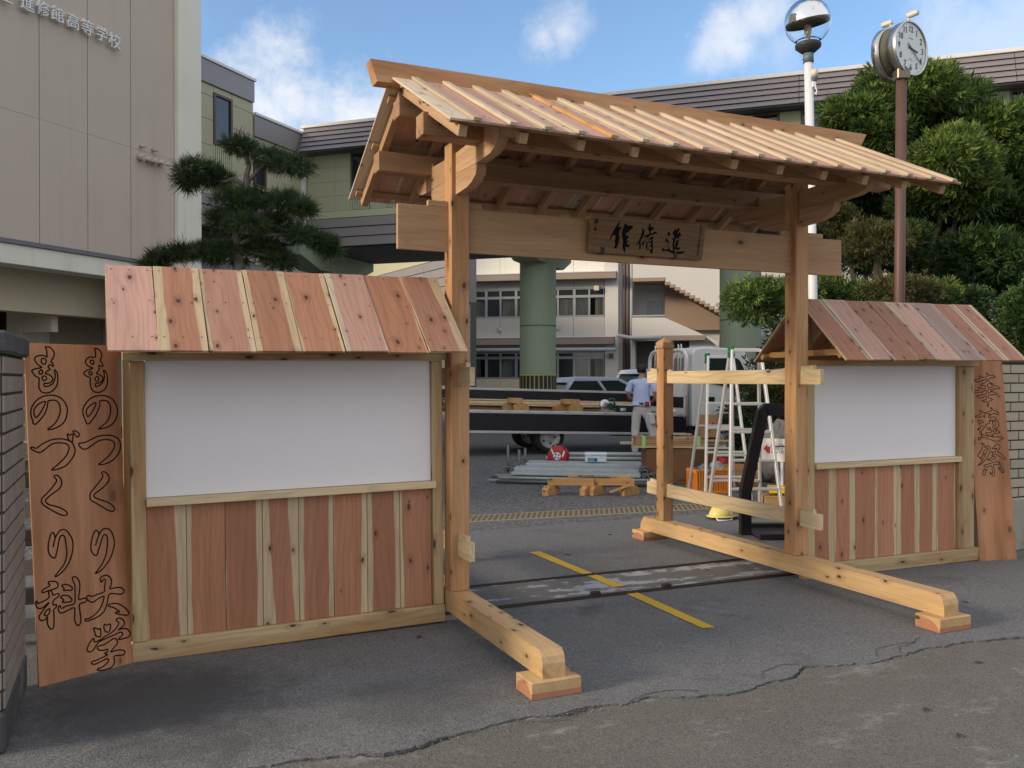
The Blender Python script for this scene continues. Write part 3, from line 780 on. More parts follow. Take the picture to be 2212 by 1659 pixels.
# the wide lintel board and its wedges
plank('lintel_board', (-0.379, 0.0, 2.407), (3.074, 0.0, 2.407), 0.27, 0.030, M['lintel'], gate, up=(0, -1, 0), ch=0.002)
for xa, xb in ((-0.19, -0.062), (0.062, 0.16), (2.50, 2.592), (2.717, 2.894)):
    plank('wedge', (xa, 0, 2.560), (xb, 0, 2.560), 0.034, 0.028, M['rafter'], gate, up=(0, -1, 0))
# purlins and ridge pole
for nm, y, zc, w, h in (('purlin', -0.45, 2.885, 0.12, 0.125), ('purlin', 0.45, 2.885, 0.12, 0.125), ('ridge_pole', 0.0, 3.10, 0.12, 0.11)):
    plank(nm, (-0.385, y, zc), (3.04, y, zc), w, h, M['purlin'], gate, ch=0.004)
# rafters, laths, boards, battens on both slopes
def slope_pt(x, d, off, sgn):
    """a point on a roof slope: d metres down from the ridge line along the slope, off metres above the board's underside"""
    y = 0.02 + d * cs; z = EZ + (EY - y) / cs * sn
    return Vector((x, sgn * (y + off * sn), z + off * cs))
DL = (EY - 0.02) / cs
for sgn in (-1, 1):
    nrm = Vector((0, sgn * sn, cs))
    for k in range(11):
        x = -0.329 + k * 0.3315
        plank('rafter', slope_pt(x, 0.03, -0.054, sgn), slope_pt(x, DL - 0.045, -0.054, sgn), 0.045, 0.056, M['rafter'], gate, up=nrm, ch=0.002)
    for d in (0.14, 0.56, DL - 0.10):
        plank('lath', slope_pt(EX0 + 0.03, d, -0.0135, sgn), slope_pt(EX1 - 0.03, d, -0.0135, sgn), 0.05, 0.024, M['rafter'], gate, up=nrm, ch=0.002)
    edges = [EX0] + [-0.284 + k * 0.1927 for k in range(18)] + [EX1]
    for i in range(19):
        a, b = edges[i], edges[i + 1]
        e = 0.0
        dd = rng.uniform(-0.006, 0.006)
        plank('roof_board', slope_pt((a + b) / 2, 0.0, 0.0065, sgn), slope_pt((a + b) / 2, DL + dd, 0.0065, sgn), (b - a) - 0.003, 0.012, M['cedar_roof'], gate, up=nrm, ch=0.001,
              sl=rng.choice([0.0, 0.08, 0.2, 0.3, 0.02]) if i else 0.9, sr=rng.choice([0.0, 0.06, 0.15, 0.0]), tl=rng.uniform(-0.12, 0.12), tone=rng.uniform(0.2, 1.0))
    for i in range(18):
        x = edges[i + 1]
        m_ = M['batten'] if rng.random() < 0.84 else M['beam'] if rng.random() < 0.5 else M['timber']
        plank('batten', slope_pt(x, 0.0, 0.0225, sgn), slope_pt(x, DL + 0.014 + rng.uniform(-0.004, 0.004), 0.0225, sgn), 0.044, 0.018, m_, gate, up=nrm, ch=0.002)
# ridge cap: one heavy board with raked ends
mb = MB()
mb.prism([(-0.553, 3.358), (3.283, 3.352), (3.225, 3.252), (-0.512, 3.232)], -0.052, 0.052, 'y')
q = Matrix(((0, 1, 0), (-1, 0, 0), (0, 0, 1))).to_4x4()     # keep the grain along local y
me_m = Matrix.Rotation(-math.pi / 2, 4, 'Z')
mb.v = [tuple(me_m.inverted() @ Vector(v)) for v in mb.v]
o = mb.build('ridge_cap', M['post'], gate, me_m); o['seed'] = 12.6; o['hw'] = 0.06
# nail dimples near the eaves of the roof boards
mb = MB()
for i in range(19):
    a = ([EX0] + [-0.284 + k * 0.1927 for k in range(18)] + [EX1])
    xm = (a[i] + a[i + 1]) / 2
    for d in (0.14, 0.56, DL - 0.10):
        p = slope_pt(xm + rng.uniform(-0.03, 0.03), d, 0.0128, -1)
        mb.cyl(p, p + Vector((0, -sn, cs)) * 0.001, 0.004, n=6)
tag(mb.build('nail_heads', M['nail'], gate), kind='stuff')

# ---------------------------------------------------------------- carved and brushed lettering
def smooth_closed(pts, closed, sub=5):
    n = len(pts); out = []
    rngk = range(n if closed else n - 1)
    for i in rngk:
        P = lambda k: Vector(pts[k % n]) if closed else Vector(pts[max(0, min(n - 1, k))])
        p0, p1, p2, p3 = P(i - 1), P(i), P(i + 1), P(i + 2)
        for s in range(sub):
            t = s / sub
            out.append(0.5 * ((2 * p1) + (p2 - p0) * t + (2 * p0 - 5 * p1 + 4 * p2 - p3) * t * t + (3 * p1 - p0 - 3 * p2 + p3) * t * t * t))
    if not closed: out.append(Vector(pts[-1]))
    return out

def ribbon(mb, pts, closed, w, z0, z1):
    n = len(pts); L = []; Rr = []
    for i in range(n):
        a = pts[(i - 1) % n] if closed or i else pts[i]; b = pts[(i + 1) % n] if closed or i < n - 1 else pts[i]
        t = (b - a)
        if t.length < 1e-9: t = Vector((1, 0))
        t.normalize(); nn = Vector((-t.y, t.x))
        L.append(pts[i] + nn * w); Rr.append(pts[i] - nn * w)
    m = n if closed else n - 1
    b0 = len(mb.v)
    for q in (L, Rr): mb.v += [(p.x, p.y, z1) for p in q]
    for q in (L, Rr): mb.v += [(p.x, p.y, z0) for p in q]
    for i in range(m):
        j = (i + 1) % n
        for f in ([b0 + n + i, b0 + n + j, b0 + j, b0 + i], [b0 + i, b0 + j, b0 + 2 * n + j, b0 + 2 * n + i], [b0 + 3 * n + i, b0 + 3 * n + j, b0 + n + j, b0 + n + i]):
            mb.f.append(f); mb.sm.append(False); mb.mi.append(0)

def fill_poly(mb, pts, z0, z1):
    bm = bmesh.new()
    vs = [bm.verts.new((p.x, p.y, z1)) for p in pts]
    f = bm.faces.new(vs)
    r = bmesh.ops.triangulate(bm, faces=[f])
    bm.verts.index_update()
    b0 = len(mb.v); mb.v += [tuple(v.co) for v in bm.verts]
    for f in bm.faces:
        ids = [b0 + v.index for v in f.verts]
        if f.normal.z < 0: ids = ids[::-1]
        mb.f.append(ids); mb.sm.append(False); mb.mi.append(0)
    bm.free()
    n = len(pts); b1 = len(mb.v); mb.v += [(p.x, p.y, z1) for p in pts] + [(p.x, p.y, z0) for p in pts]
    for i in range(n):
        j = (i + 1) % n
        mb.f.append([b1 + i, b1 + j, b1 + n + j, b1 + n + i]); mb.sm.append(False); mb.mi.append(0)

def text_mesh(s, size, depth=0.0, spacing=1.0, align='CENTER', bold=0.0):
    cu = bpy.data.curves.new('lettering', 'FONT')
    cu.body = s; cu.size = size; cu.extrude = depth / 2; cu.align_x = align; cu.align_y = 'CENTER'; cu.space_character = spacing; cu.offset = bold
    cu.resolution_u = 3
    o = bpy.data.objects.new('lettering', cu)
    COL.objects.link(o)
    bpy.context.view_layer.update()
    ev = o.evaluated_get(bpy.context.evaluated_depsgraph_get())
    me = bpy.data.meshes.new_from_object(ev)
    bpy.data.objects.remove(o); bpy.data.curves.remove(cu)
    return me

def text_obj(name, s, size, mat, parent, m, depth=0.001, bold=0.0, spacing=1.0):
    me = text_mesh(s, size, depth, spacing, bold=bold)
    me.materials.clear(); me.materials.append(mat)
    o = bpy.data.objects.new(name, me)
    COL.objects.link(o); o.parent = parent; o.matrix_basis = m
    return o
# outlines of the written characters, in millimetres on their boards: (closed?, points)
GLYPH_LEFT={'mo':[(1,[(101,1669),(124,1666),(139,1649),(143,1634),(137,1616),(129,1602),(125,1593),(132,1587),(137,1577),(132,1572),(118,1579),(112,1571),(110,1563),(117,1561),(117,1553),(105,1547),(95,1534),(108,1530),(125,1518),(130,1504),(120,1490),(104,1484),(87,1484),(87,1472),(92,1468),(112,1472),(130,1484),(138,1500),(143,1525),(140,1549),(144,1551),(153,1537),(155,1516),(153,1488),(142,1462),(120,1442),(97,1435),(74,1440),(63,1458),(61,1476),(64,1500),(62,1512),(47,1520),(33,1540),(31,1546),(39,1554),(60,1560),(77,1563),(77,1567),(59,1580),(50,1594),(47,1606),(53,1618),(74,1625),(97,1623),(106,1617),(107,1634),(106,1654)]),(1,[(81,1607),(96,1609),(102,1599),(97,1583),(89,1581),(78,1591)]),(1,[(65,1542),(75,1552),(82,1548),(81,1536),(75,1530),(66,1534)]),(1,[(79,1510),(83,1520),(94,1520),(100,1510),(95,1500),(86,1498),(80,1504)])],
'mo2':[(1,[(350,1666),(367,1666),(381,1652),(386,1633),(380,1612),(377,1602),(385,1593),(390,1578),(386,1572),(374,1578),(367,1574),(369,1561),(362,1546),(353,1536),(367,1529),(383,1517),(385,1504),(374,1491),(363,1485),(346,1481),(345,1468),(353,1466),(373,1477),(386,1491),(394,1513),(394,1538),(391,1551),(398,1551),(408,1534),(411,1508),(409,1483),(397,1455),(375,1439),(354,1435),(333,1441),(322,1460),(318,1483),(320,1508),(316,1515),(300,1521),(288,1533),(290,1542),(305,1552),(333,1561),(331,1565),(311,1575),(300,1590),(299,1602),(310,1615),(329,1622),(348,1620),(353,1631),(354,1648)]),(1,[(326,1603),(337,1605),(343,1597),(338,1584),(328,1588),(324,1596)]),(1,[(315,1542),(322,1546),(330,1538),(327,1527),(317,1529),(313,1536)]),(1,[(345,1508),(354,1519),(364,1513),(361,1498),(351,1494),(345,1500)])],
'no':[(1,[(94,1253),(120,1270),(141,1294),(154,1322),(160,1342),(158,1370),(149,1389),(134,1398),(110,1397),(102,1394),(100,1380),(91,1348),(76,1320),(56,1297),(40,1282),(33,1280),(26,1286),(24,1302),(18,1322),(18,1346),(25,1369),(45,1397),(73,1416),(108,1424),(139,1421),(165,1409),(186,1382),(195,1353),(191,1320),(180,1292),(161,1271),(135,1258),(112,1251)]),(1,[(89,1392),(70,1388),(48,1373),(34,1353),(32,1337),(36,1319),(42,1314),(54,1325),(70,1348),(84,1374)])],
'no2':[(1,[(351,1244),(379,1264),(400,1284),(414,1313),(419,1338),(417,1368),(403,1388),(382,1392),(364,1388),(363,1369),(352,1340),(335,1311),(313,1283),(298,1271),(290,1274),(285,1288),(276,1313),(273,1338),(280,1363),(302,1392),(328,1410),(366,1418),(400,1415),(429,1400),(447,1376),(456,1346),(453,1312),(440,1282),(418,1260),(391,1248),(366,1244)]),(1,[(343,1382),(324,1374),(302,1358),(291,1340),(292,1321),(298,1309),(311,1321),(326,1341),(338,1362)])],
'du':[(1,[(9,1165),(17,1168),(35,1161),(59,1176),(90,1192),(125,1201),(164,1200),(191,1192),(211,1179),(220,1160),(224,1135),(216,1111),(198,1086),(174,1064),(146,1052),(118,1047),(105,1049),(123,1063),(151,1085),(176,1110),(191,1137),(194,1157),(186,1172),(167,1179),(136,1182),(108,1175),(81,1156),(61,1142),(46,1139),(27,1148),(15,1156)]),(1,[(189,1225),(200,1218),(213,1222),(218,1217),(215,1193),(211,1183),(199,1190),(192,1202)]),(1,[(217,1236),(229,1238),(245,1228),(249,1216),(240,1206),(230,1215),(223,1227)])],
'tsu':[(1,[(244,1169),(255,1174),(279,1177),(313,1192),(347,1204),(385,1208),(423,1203),(451,1186),(463,1162),(463,1137),(451,1108),(426,1080),(395,1063),(361,1055),(342,1057),(349,1063),(379,1083),(406,1107),(426,1135),(432,1156),(424,1173),(401,1184),(371,1185),(342,1178),(311,1159),(290,1145),(270,1141),(252,1152)])],
'ku':[(1,[(114,1015),(122,1020),(135,1015),(147,999),(151,979),(143,957),(128,944),(103,929),(80,912),(69,901),(70,891),(82,878),(106,868),(131,858),(155,843),(169,828),(169,817),(157,814),(136,821),(111,837),(81,858),(60,876),(50,890),(49,903),(56,915),(78,935),(101,958),(121,982),(126,994),(120,1006)])],
'ku2':[(1,[(355,1012),(366,1017),(381,1009),(392,991),(393,974),(381,955),(360,936),(335,920),(315,907),(309,898),(314,888),(337,875),(367,862),(390,849),(406,834),(414,819),(410,808),(398,807),(375,817),(345,839),(316,859),(293,876),(289,890),(290,907),(299,922),(323,947),(348,974),(360,990),(360,1000)])],
'ri':[(0,[(96,519),(123,548),(143,571),(155,598),(160,629),(158,661),(155,694),(150,711),(142,717),(132,712),(125,695),(118,664),(108,627),(103,612),(97,610),(83,620),(73,639),(71,665),(74,690),(81,714),(88,732),(96,736),(102,729),(106,708),(100,686),(95,663)]),(0,[(106,708),(119,728),(132,742),(148,744),(163,737),(178,714),(188,693),(192,666),(189,634),(179,600),(164,570),(145,545),(119,525),(103,517),(96,519)])],
'ri2':[(0,[(297,501),(319,522),(337,545),(352,573),(362,605),(367,637),(369,667),(365,684),(356,691),(346,684),(338,665),(327,633),(317,608),(311,593),(301,591),(290,602),(281,627),(283,653),(289,678),(298,704),(307,716),(317,716),(324,707),(324,690),(315,668),(305,641)]),(0,[(324,690),(335,708),(349,720),(363,721),(383,712),(396,690),(403,662),(404,635),(396,603),(383,571),(364,544),(339,518),(315,503),(300,499),(297,501)])],
'dai':[(1,[(322,460),(322,469),(335,479),(355,479),(370,469),(380,449),(377,428),(369,408),(392,407),(418,406),(434,398),(444,382),(437,371),(423,369),(394,377),(366,381),(357,361),(349,331),(336,302),(313,283),(285,273),(253,268),(236,270),(236,280),(254,278),(282,290),(306,308),(323,332),(334,361),(336,375),(317,372),(297,364),(281,356),(262,363),(247,380),(249,391),(263,392),(275,386),(302,391),(339,398),(342,423),(347,445),(346,461),(336,459),(327,449)]),(1,[(357,325),(376,329),(404,324),(432,306),(455,281),(463,264),(456,253),(438,257),(397,273),(394,282),(414,278),(406,289),(383,308),(363,316)])],
'gaku':[(1,[(275,225),(290,220),(302,213),(310,215),(310,178),(302,175),(285,184),(280,205)]),(1,[(331,232),(344,225),(362,227),(362,210),(355,190),(340,191),(329,209)]),(1,[(393,239),(400,247),(416,246),(432,232),(437,213),(426,200),(401,187),(418,190),(442,186),(458,173),(466,153),(456,139),(431,137),(407,137),(403,143),(420,153),(425,166),(413,173),(388,169),(347,160),(307,152),(286,137),(270,118),(254,110),(240,117),(238,129),(248,150),(264,169),(274,173),(277,155),(299,157),(340,172),(368,183),(389,196),(405,216),(405,228)]),(1,[(289,123),(298,129),(330,131),(366,146),(383,148),(394,135),(394,120),(377,104),(359,87),(363,84),(388,86),(416,81),(432,69),(429,58),(415,54),(374,59),(375,34),(366,13),(343,3),(311,3),(288,9),(286,17),(312,20),(337,35),(344,51),(330,55),(302,48),(274,43),(257,50),(259,59),(283,61),(315,68),(341,74),(331,80),(327,88),(339,89),(342,103),(320,102),(299,109)])],
'ka':[(1,[(64,496),(79,498),(101,492),(110,477),(105,462),(84,457),(59,454),(37,450),(32,455),(37,464),(56,471),(71,480),(66,488)]),(1,[(62,453),(65,436),(63,420),(42,410),(20,404),(11,402),(8,413),(3,414),(1,404),(5,386),(19,376),(37,380),(56,393),(63,395),(41,373),(22,351),(14,338),(17,323),(27,316),(46,320),(53,330),(51,312),(53,289),(63,270),(72,265),(80,275),(83,305),(84,342),(84,357),(97,369),(96,381),(83,380),(84,402),(108,416),(113,427),(104,432),(83,429),(80,444),(70,454)]),(1,[(55,363),(66,365),(61,343),(46,335),(39,344),(46,357)]),(1,[(129,469),(144,471),(166,461),(179,445),(173,436),(154,440),(136,443),(138,452)]),(1,[(119,412),(135,418),(157,411),(173,392),(170,381),(152,381),(126,386),(134,396)]),(1,[(183,498),(191,501),(206,490),(216,465),(215,434),(207,386),(224,384),(243,383),(247,370),(235,363),(211,360),(210,331),(214,292),(211,266),(201,255),(190,263),(183,287),(185,317),(184,346),(157,342),(131,334),(114,336),(107,349),(106,364),(114,372),(121,357),(147,363),(185,367),(190,397),(192,439),(191,462),(183,484)])]}
GLYPH_RIGHT={'hana':[(1,[(64,1500),(88,1503),(117,1511),(120,1517),(117,1533),(132,1531),(144,1524),(155,1520),(191,1530),(190,1545),(186,1558),(195,1559),(209,1544),(216,1538),(240,1539),(257,1534),(269,1524),(256,1519),(221,1516),(207,1508),(198,1494),(208,1486),(218,1477),(238,1467),(254,1449),(271,1449),(295,1439),(306,1430),(297,1423),(248,1425),(230,1411),(222,1400),(243,1397),(263,1388),(271,1380),(255,1375),(192,1371),(188,1349),(210,1343),(225,1335),(221,1329),(194,1318),(187,1296),(180,1275),(174,1276),(173,1313),(156,1313),(130,1320),(129,1326),(157,1331),(168,1337),(170,1362),(153,1358),(124,1346),(100,1349),(77,1362),(102,1368),(137,1374),(168,1380),(171,1413),(153,1405),(137,1405),(132,1387),(118,1399),(93,1390),(55,1394),(55,1412),(95,1411),(106,1421),(104,1439),(121,1433),(134,1425),(165,1427),(165,1450),(143,1453),(123,1458),(130,1463),(166,1477),(185,1495),(187,1506),(168,1505),(146,1495),(118,1486),(83,1485),(70,1492)]),(1,[(189,1458),(200,1467),(221,1467),(230,1458),(229,1439),(190,1436)]),(1,[(190,1417),(213,1421),(220,1417),(207,1391),(190,1389)])],
'hasu':[(1,[(50,1195),(74,1201),(106,1213),(107,1222),(98,1242),(112,1239),(135,1221),(166,1228),(205,1237),(205,1253),(201,1268),(214,1259),(230,1240),(250,1237),(273,1221),(272,1207),(258,1209),(231,1215),(199,1206),(191,1194),(204,1181),(225,1187),(242,1178),(239,1163),(207,1155),(192,1160),(190,1175),(173,1188),(193,1212),(165,1213),(144,1207),(138,1182),(122,1197),(94,1185),(63,1187)]),(1,[(69,1158),(99,1159),(119,1154),(123,1142),(100,1136),(84,1125),(83,1142)]),(1,[(187,1139),(175,1153),(202,1156),(208,1147),(222,1159),(242,1160),(258,1147),(266,1123),(258,1102),(236,1088),(255,1077),(269,1059),(263,1052),(233,1048),(206,1041),(203,1023),(194,1022),(192,1036),(159,1034),(140,1041),(139,1056),(167,1053),(194,1059),(196,1076),(176,1074),(160,1086),(148,1106),(145,1120),(167,1130)]),(1,[(207,1132),(218,1143),(238,1146),(236,1123),(224,1094),(210,1095),(210,1106),(219,1121)]),(1,[(208,1061),(212,1078),(236,1079),(241,1067),(224,1060)]),(1,[(171,1094),(184,1100),(190,1091),(180,1085)]),(1,[(61,1082),(84,1092),(99,1110),(113,1114),(129,1107),(130,1098),(113,1083),(99,1066),(99,1051),(113,1033),(145,1027),(198,1020),(270,1018),(301,1009),(282,996),(244,981),(218,985),(176,998),(131,1012),(105,1014),(87,1007),(80,996),(67,1000),(66,1011),(85,1018),(103,1030),(91,1045),(82,1060),(82,1077),(74,1083)])],
'matsuri':[(1,[(91,968),(107,965),(122,950),(121,930),(138,941),(155,944),(169,935),(171,914),(160,885),(138,853),(116,827),(88,804),(63,787),(46,783),(64,799),(89,825),(77,831),(75,848),(62,850),(49,860),(54,875),(72,892),(94,921),(104,945),(103,959)]),(1,[(144,927),(150,921),(130,886),(107,877),(101,889),(122,909)]),(1,[(110,874),(119,865),(97,836),(83,828),(77,842),(92,860)]),(1,[(189,920),(214,940),(232,958),(246,959),(261,946),(263,928),(248,907),(237,890),(259,884),(287,863),(302,845),(306,828),(285,836),(250,857),(219,873),(181,863),(193,882),(177,891),(187,895),(213,890),(221,905),(234,924),(216,920)]),(1,[(136,833),(156,835),(180,852),(200,854),(215,845),(195,833),(168,823),(148,824)]),(1,[(99,783),(132,790),(180,804),(223,812),(243,810),(249,799),(242,791),(212,789),(191,785),(190,767),(198,744),(195,711),(187,694),(176,693),(159,709),(147,721),(166,716),(175,712),(177,729),(173,756),(174,778),(151,774),(124,767),(105,773)]),(1,[(100,757),(106,745),(126,748),(122,739),(111,731),(106,707),(95,699),(85,708),(84,722),(96,742)]),(1,[(232,758),(255,757),(274,745),(284,727),(275,717),(259,725),(247,743)])]}
GLYPH_SIGN={'shin':[(1,[(602,173),(612,165),(614,148),(603,143),(595,158),(594,168)]),(1,[(602,134),(595,123),(607,109),(610,96),(612,69),(624,57),(623,48),(610,49),(605,92),(589,104),(579,116),(581,122),(591,125)]),(1,[(556,52),(568,61),(579,55),(612,53),(657,46),(691,45),(750,51),(731,37),(703,29),(665,27),(627,37),(585,44),(573,38),(562,46)]),(1,[(657,203),(657,183),(680,204),(686,198),(680,180),(666,152),(684,172),(692,173),(705,150),(689,147),(687,127),(673,135),(656,121),(667,117),(692,125),(682,103),(690,95),(675,75),(695,74),(705,61),(664,57),(659,72),(670,87),(658,82),(668,111),(655,106),(659,48),(650,47),(641,94),(641,116),(632,126),(647,135),(653,144),(638,156),(636,171),(648,189)])],
'shu':[(1,[(390,180),(404,174),(412,162),(410,141),(397,115),(385,89),(367,73),(350,60),(364,81),(378,109),(390,140),(394,161)]),(1,[(381,86),(390,83),(394,64),(390,43),(384,42),(380,65)]),(1,[(400,98),(408,86),(416,114),(416,86),(410,65),(403,71)]),(1,[(445,216),(455,209),(455,193),(478,196),(482,190),(469,172),(460,165),(458,154),(478,156),(490,166),(508,162),(512,157),(499,151),(460,140),(442,118),(430,96),(419,78),(425,96),(437,120),(426,125),(407,120),(418,133),(449,148),(447,163),(436,177),(439,194)]),(1,[(471,132),(484,127),(481,112),(485,82),(490,51),(488,23),(481,17),(470,28),(463,45),(448,38),(442,39),(450,50),(460,47),(478,48),(474,69),(464,60),(460,70),(469,81),(469,90),(448,86),(464,100),(470,105),(469,115),(454,104),(445,84),(444,59),(437,48),(433,60),(438,84),(451,110),(462,125)])],
'kan':[(1,[(213,213),(217,195),(209,177),(235,179),(221,156),(219,129),(226,107),(220,66),(212,43),(197,36),(188,42),(197,60),(192,82),(194,118),(173,121),(162,98),(153,80),(158,111),(179,157),(202,194)]),(1,[(254,198),(269,201),(275,191),(312,193),(319,180),(295,156),(270,137),(277,124),(292,129),(291,111),(280,92),(299,94),(282,75),(304,63),(301,49),(279,52),(278,34),(275,11),(263,29),(253,50),(254,86),(243,121),(242,157),(250,180)])]}

# name board hung on the lintel
SU = Vector((1, 0, 0)); SV = Vector((0, -0.1678, 0.98582)); SN = SU.cross(SV)
sm = Matrix((SU, SV, SN)).transposed().to_4x4(); sm.translation = Vector((0.884, -0.05, 2.319))
nb = thing('name_board', 'weathered wooden name board with brushed black characters hung on the lintel', 'sign', sm)
mb = MB(); W_, H_ = 0.895, 0.240
mb.cbox((0, 0, -0.026), (W_, H_, 0.0), 0.003)
me_m = Matrix.Rotation(-math.pi / 2, 4, 'Z'); mb.v = [tuple(me_m.inverted() @ Vector(v)) for v in mb.v]
o = mb.build('board', M['signwood'], nb, me_m); o['seed'] = 5.1; o['hw'] = 0.12
for k, strokes in GLYPH_SIGN.items():
    mb = MB()
    for c, pts in strokes:
        P = smooth_closed([(x / 1000, y / 1000) for x, y in pts], True, 3)
        fill_poly(mb, P, 0.0002, 0.0012)
    mb.build('brushed_character', M['ink'], nb)
for i, ch in enumerate('平成三十年歳在戊戌'):
    text_obj('small_character', ch, 0.021, M['ink'], nb, Matrix.Translation((0.858 - 0.0008 * i, 0.215 - i * 0.0228, 0.0012)), 0.0008)
for ch, x, y in (('廣', 0.043, 0.198), ('書', 0.041, 0.150)):
    text_obj('small_character', ch, 0.034 if ch == '廣' else 0.026, M['ink'], nb, Matrix.Translation((x, y, 0.0012)), 0.0008)
for y in (0.112, 0.070):
    mb = MB()
    mb.box((0.030, y, 0.0003), (0.052, y + 0.002, 0.001)); mb.box((0.030, y + 0.024, 0.0003), (0.052, y + 0.026, 0.001))
    mb.box((0.030, y + 0.002, 0.0003), (0.032, y + 0.024, 0.001)); mb.box((0.050, y + 0.002, 0.0003), (0.052, y + 0.024, 0.001))
    for k in range(3): mb.box((0.034, y + 0.005 + k * 0.006, 0.0003), (0.048, y + 0.0075 + k * 0.006, 0.001))
    mb.box((0.040, y + 0.003, 0.0003), (0.0425, y + 0.023, 0.0008))
    mb.build('red_seal', M['seal'], nb)
for x in (0.105, 0.672):
    mb = MB(); mb.cbox((x - 0.013, -0.004, 0.0005), (x + 0.013, 0.040, 0.006), 0.001); mb.box((x - 0.013, -0.006, -0.034), (x + 0.013, -0.0005, 0.006))
    mb.build('hook', M['black_metal'], nb)

# ---------------------------------------------------------------- roofed display panels either side
def display_panel(name, label, o, ang, roll, L, xl, xr, xs, x0, x1, boards, roofL, seed0):
    """x runs along the panel, y back, z up"""
    mat = Matrix.Translation(Vector(o)) @ Matrix.Rotation(ang, 4, 'Z') @ Matrix.Rotation(roll, 4, 'Y')
    t = thing(name, label, 'display panel', mat, 'roofed display panels beside the gate')
    fr = M['frame']
    plank('sill_beam', (xl, 0.025, 0.049), (xs, 0.025, 0.049), 0.105, 0.058, fr, t, up=(0, -1, 0), ch=0.006)
    for xa, xb in ((xl + 0.005, x0), (x1 - 0.004, xr - 0.006)):
        plank('frame_post', ((xa + xb) / 2, 0.028, 0.103), ((xa + xb) / 2, 0.028, 1.595), xb - xa, 0.052, fr, t, up=(0, -1, 0), ch=0.004)
    plank('top_beam', (xl - 0.03, 0.004, 1.619), (xr + 0.02, 0.004, 1.619), 0.044, 0.052, fr, t, up=(0, -1, 0), ch=0.004)
    plank('middle_rail', (x0 + 0.001, 0.008, 0.840), (x1 + 0.012, 0.008, 0.840), 0.042, 0.050, M['rail'], t, up=(0, -1, 0), ch=0.003)
    mb = MB(); mb.cbox((x0 + 0.001, 0.033, 0.862), (x1 - 0.006, 0.058, 1.640), 0.002); mb.build('white_board', M['white_board'], t)
    w = (x1 - 0.006 - x0) / len(boards)
    for i, (sl, sr, tl, tone) in enumerate(boards):
        xc = x0 + w * (i + 0.5)
        plank('wall_board', (xc, 0.040 + rng.uniform(-0.001, 0.001), 0.103), (xc, 0.040, 0.818), w - 0.003, 0.014, M['cedar_wall'], t, up=(0, -1, 0), ch=0.0012, sl=sl, sr=sr, tl=tl, tone=tone)
    # back sheet so the panel is closed behind
    mb = MB(); mb.box((x0 + 0.002, 0.060, 0.10), (x1 - 0.008, 0.068, 1.640)); o2 = mb.build('back_sheet', M['ply'], t); o2['seed'] = seed0
    # roof: front and rear slopes meeting over the wall
    rx0, rx1 = roofL
    ym, yf, zr, ze = 0.105, -0.40, 2.098, 1.628
    Ls = math.hypot(ym - yf, zr - ze); c_, s_ = (ym - yf) / Ls, (zr - ze) / Ls
    n = 8; bw = (rx1 - rx0) / n
    for sgn in (-1, 1):
        nrm = Vector((0, sgn * s_, c_))
        for i in range(n):
            xc = rx0 + bw * (i + 0.5)
            off = 0.006 + (0.004 if i % 2 else 0.0) + rng.uniform(0, 0.002)
            a = Vector((xc + rng.uniform(-0.003, 0.003), ym, zr)) + nrm * off
            b = Vector((xc + rng.uniform(-0.004, 0.004), ym + sgn * (ym - yf), ze)) + nrm * off
            b = a + (b - a) * (1 + rng.uniform(-0.006, 0.008))
            kind = ROOF_KINDS[(i + int(seed0)) % len(ROOF_KINDS)]
            plank('roof_board', a, b, bw - rng.choice([0.004, 0.002, 0.006]), 0.012, M['cedar'] if kind[4] else M['cedar_roof'], t, up=nrm, ch=0.0012, sl=kind[0], sr=kind[1], tl=kind[2], tone=kind[3], grey=(0.75 if (name == 'display_panel' and seed0 == 4 and i == 5) else 0.22 if (i * 3 + int(seed0)) % 5 == 1 else 0.0))
        for d in (0.10, Ls - 0.09):
            yy = ym + sgn * d * c_; zz = zr - d * s_
            plank('batten', Vector((rx0 + 0.02, yy, zz)) - nrm * 0.022, Vector((rx1 - 0.02, yy, zz)) - nrm * 0.022, 0.045, 0.038, M['timber'], t, up=nrm)
    for xg in (rx0 + 0.10, (rx0 + rx1) / 2, rx1 - 0.10):
        plank('tie_beam', (xg, ym - 0.40, 1.695), (xg, ym + 0.42, 1.688), 0.045, 0.045, M['timber'], t)
        plank('king_post', (xg, ym, 1.716), (xg, ym, 2.045), 0.075, 0.045, M['frame'], t, up=(0, -1, 0))
        plank('rear_leg', (xg, ym + 0.16, 0.0), (xg, ym + 0.16, 1.664), 0.045, 0.045, M['frame'], t, up=(0, -1, 0))
    plank('ridge_strip', (rx0 + 0.02, ym, 2.070), (rx1 - 0.02, ym, 2.070), 0.045, 0.045, M['frame'], t)
    mb = MB(); nrm = Vector((0, -s_, c_))
    for i in range(n):
        for fx in (0.12, 0.5, 0.88):
            for d in (0.04, 0.30, Ls - 0.10):
                p = Vector((rx0 + bw * (i + fx), ym - d * c_, zr - d * s_)) + nrm * 0.0185
                if rng.random() < 0.7: mb.cyl(p - nrm * 0.002, p + nrm * 0.0003, 0.0035, n=6)
    tag(mb.build('nail_heads', M['nail'], t), kind='stuff')
    return t

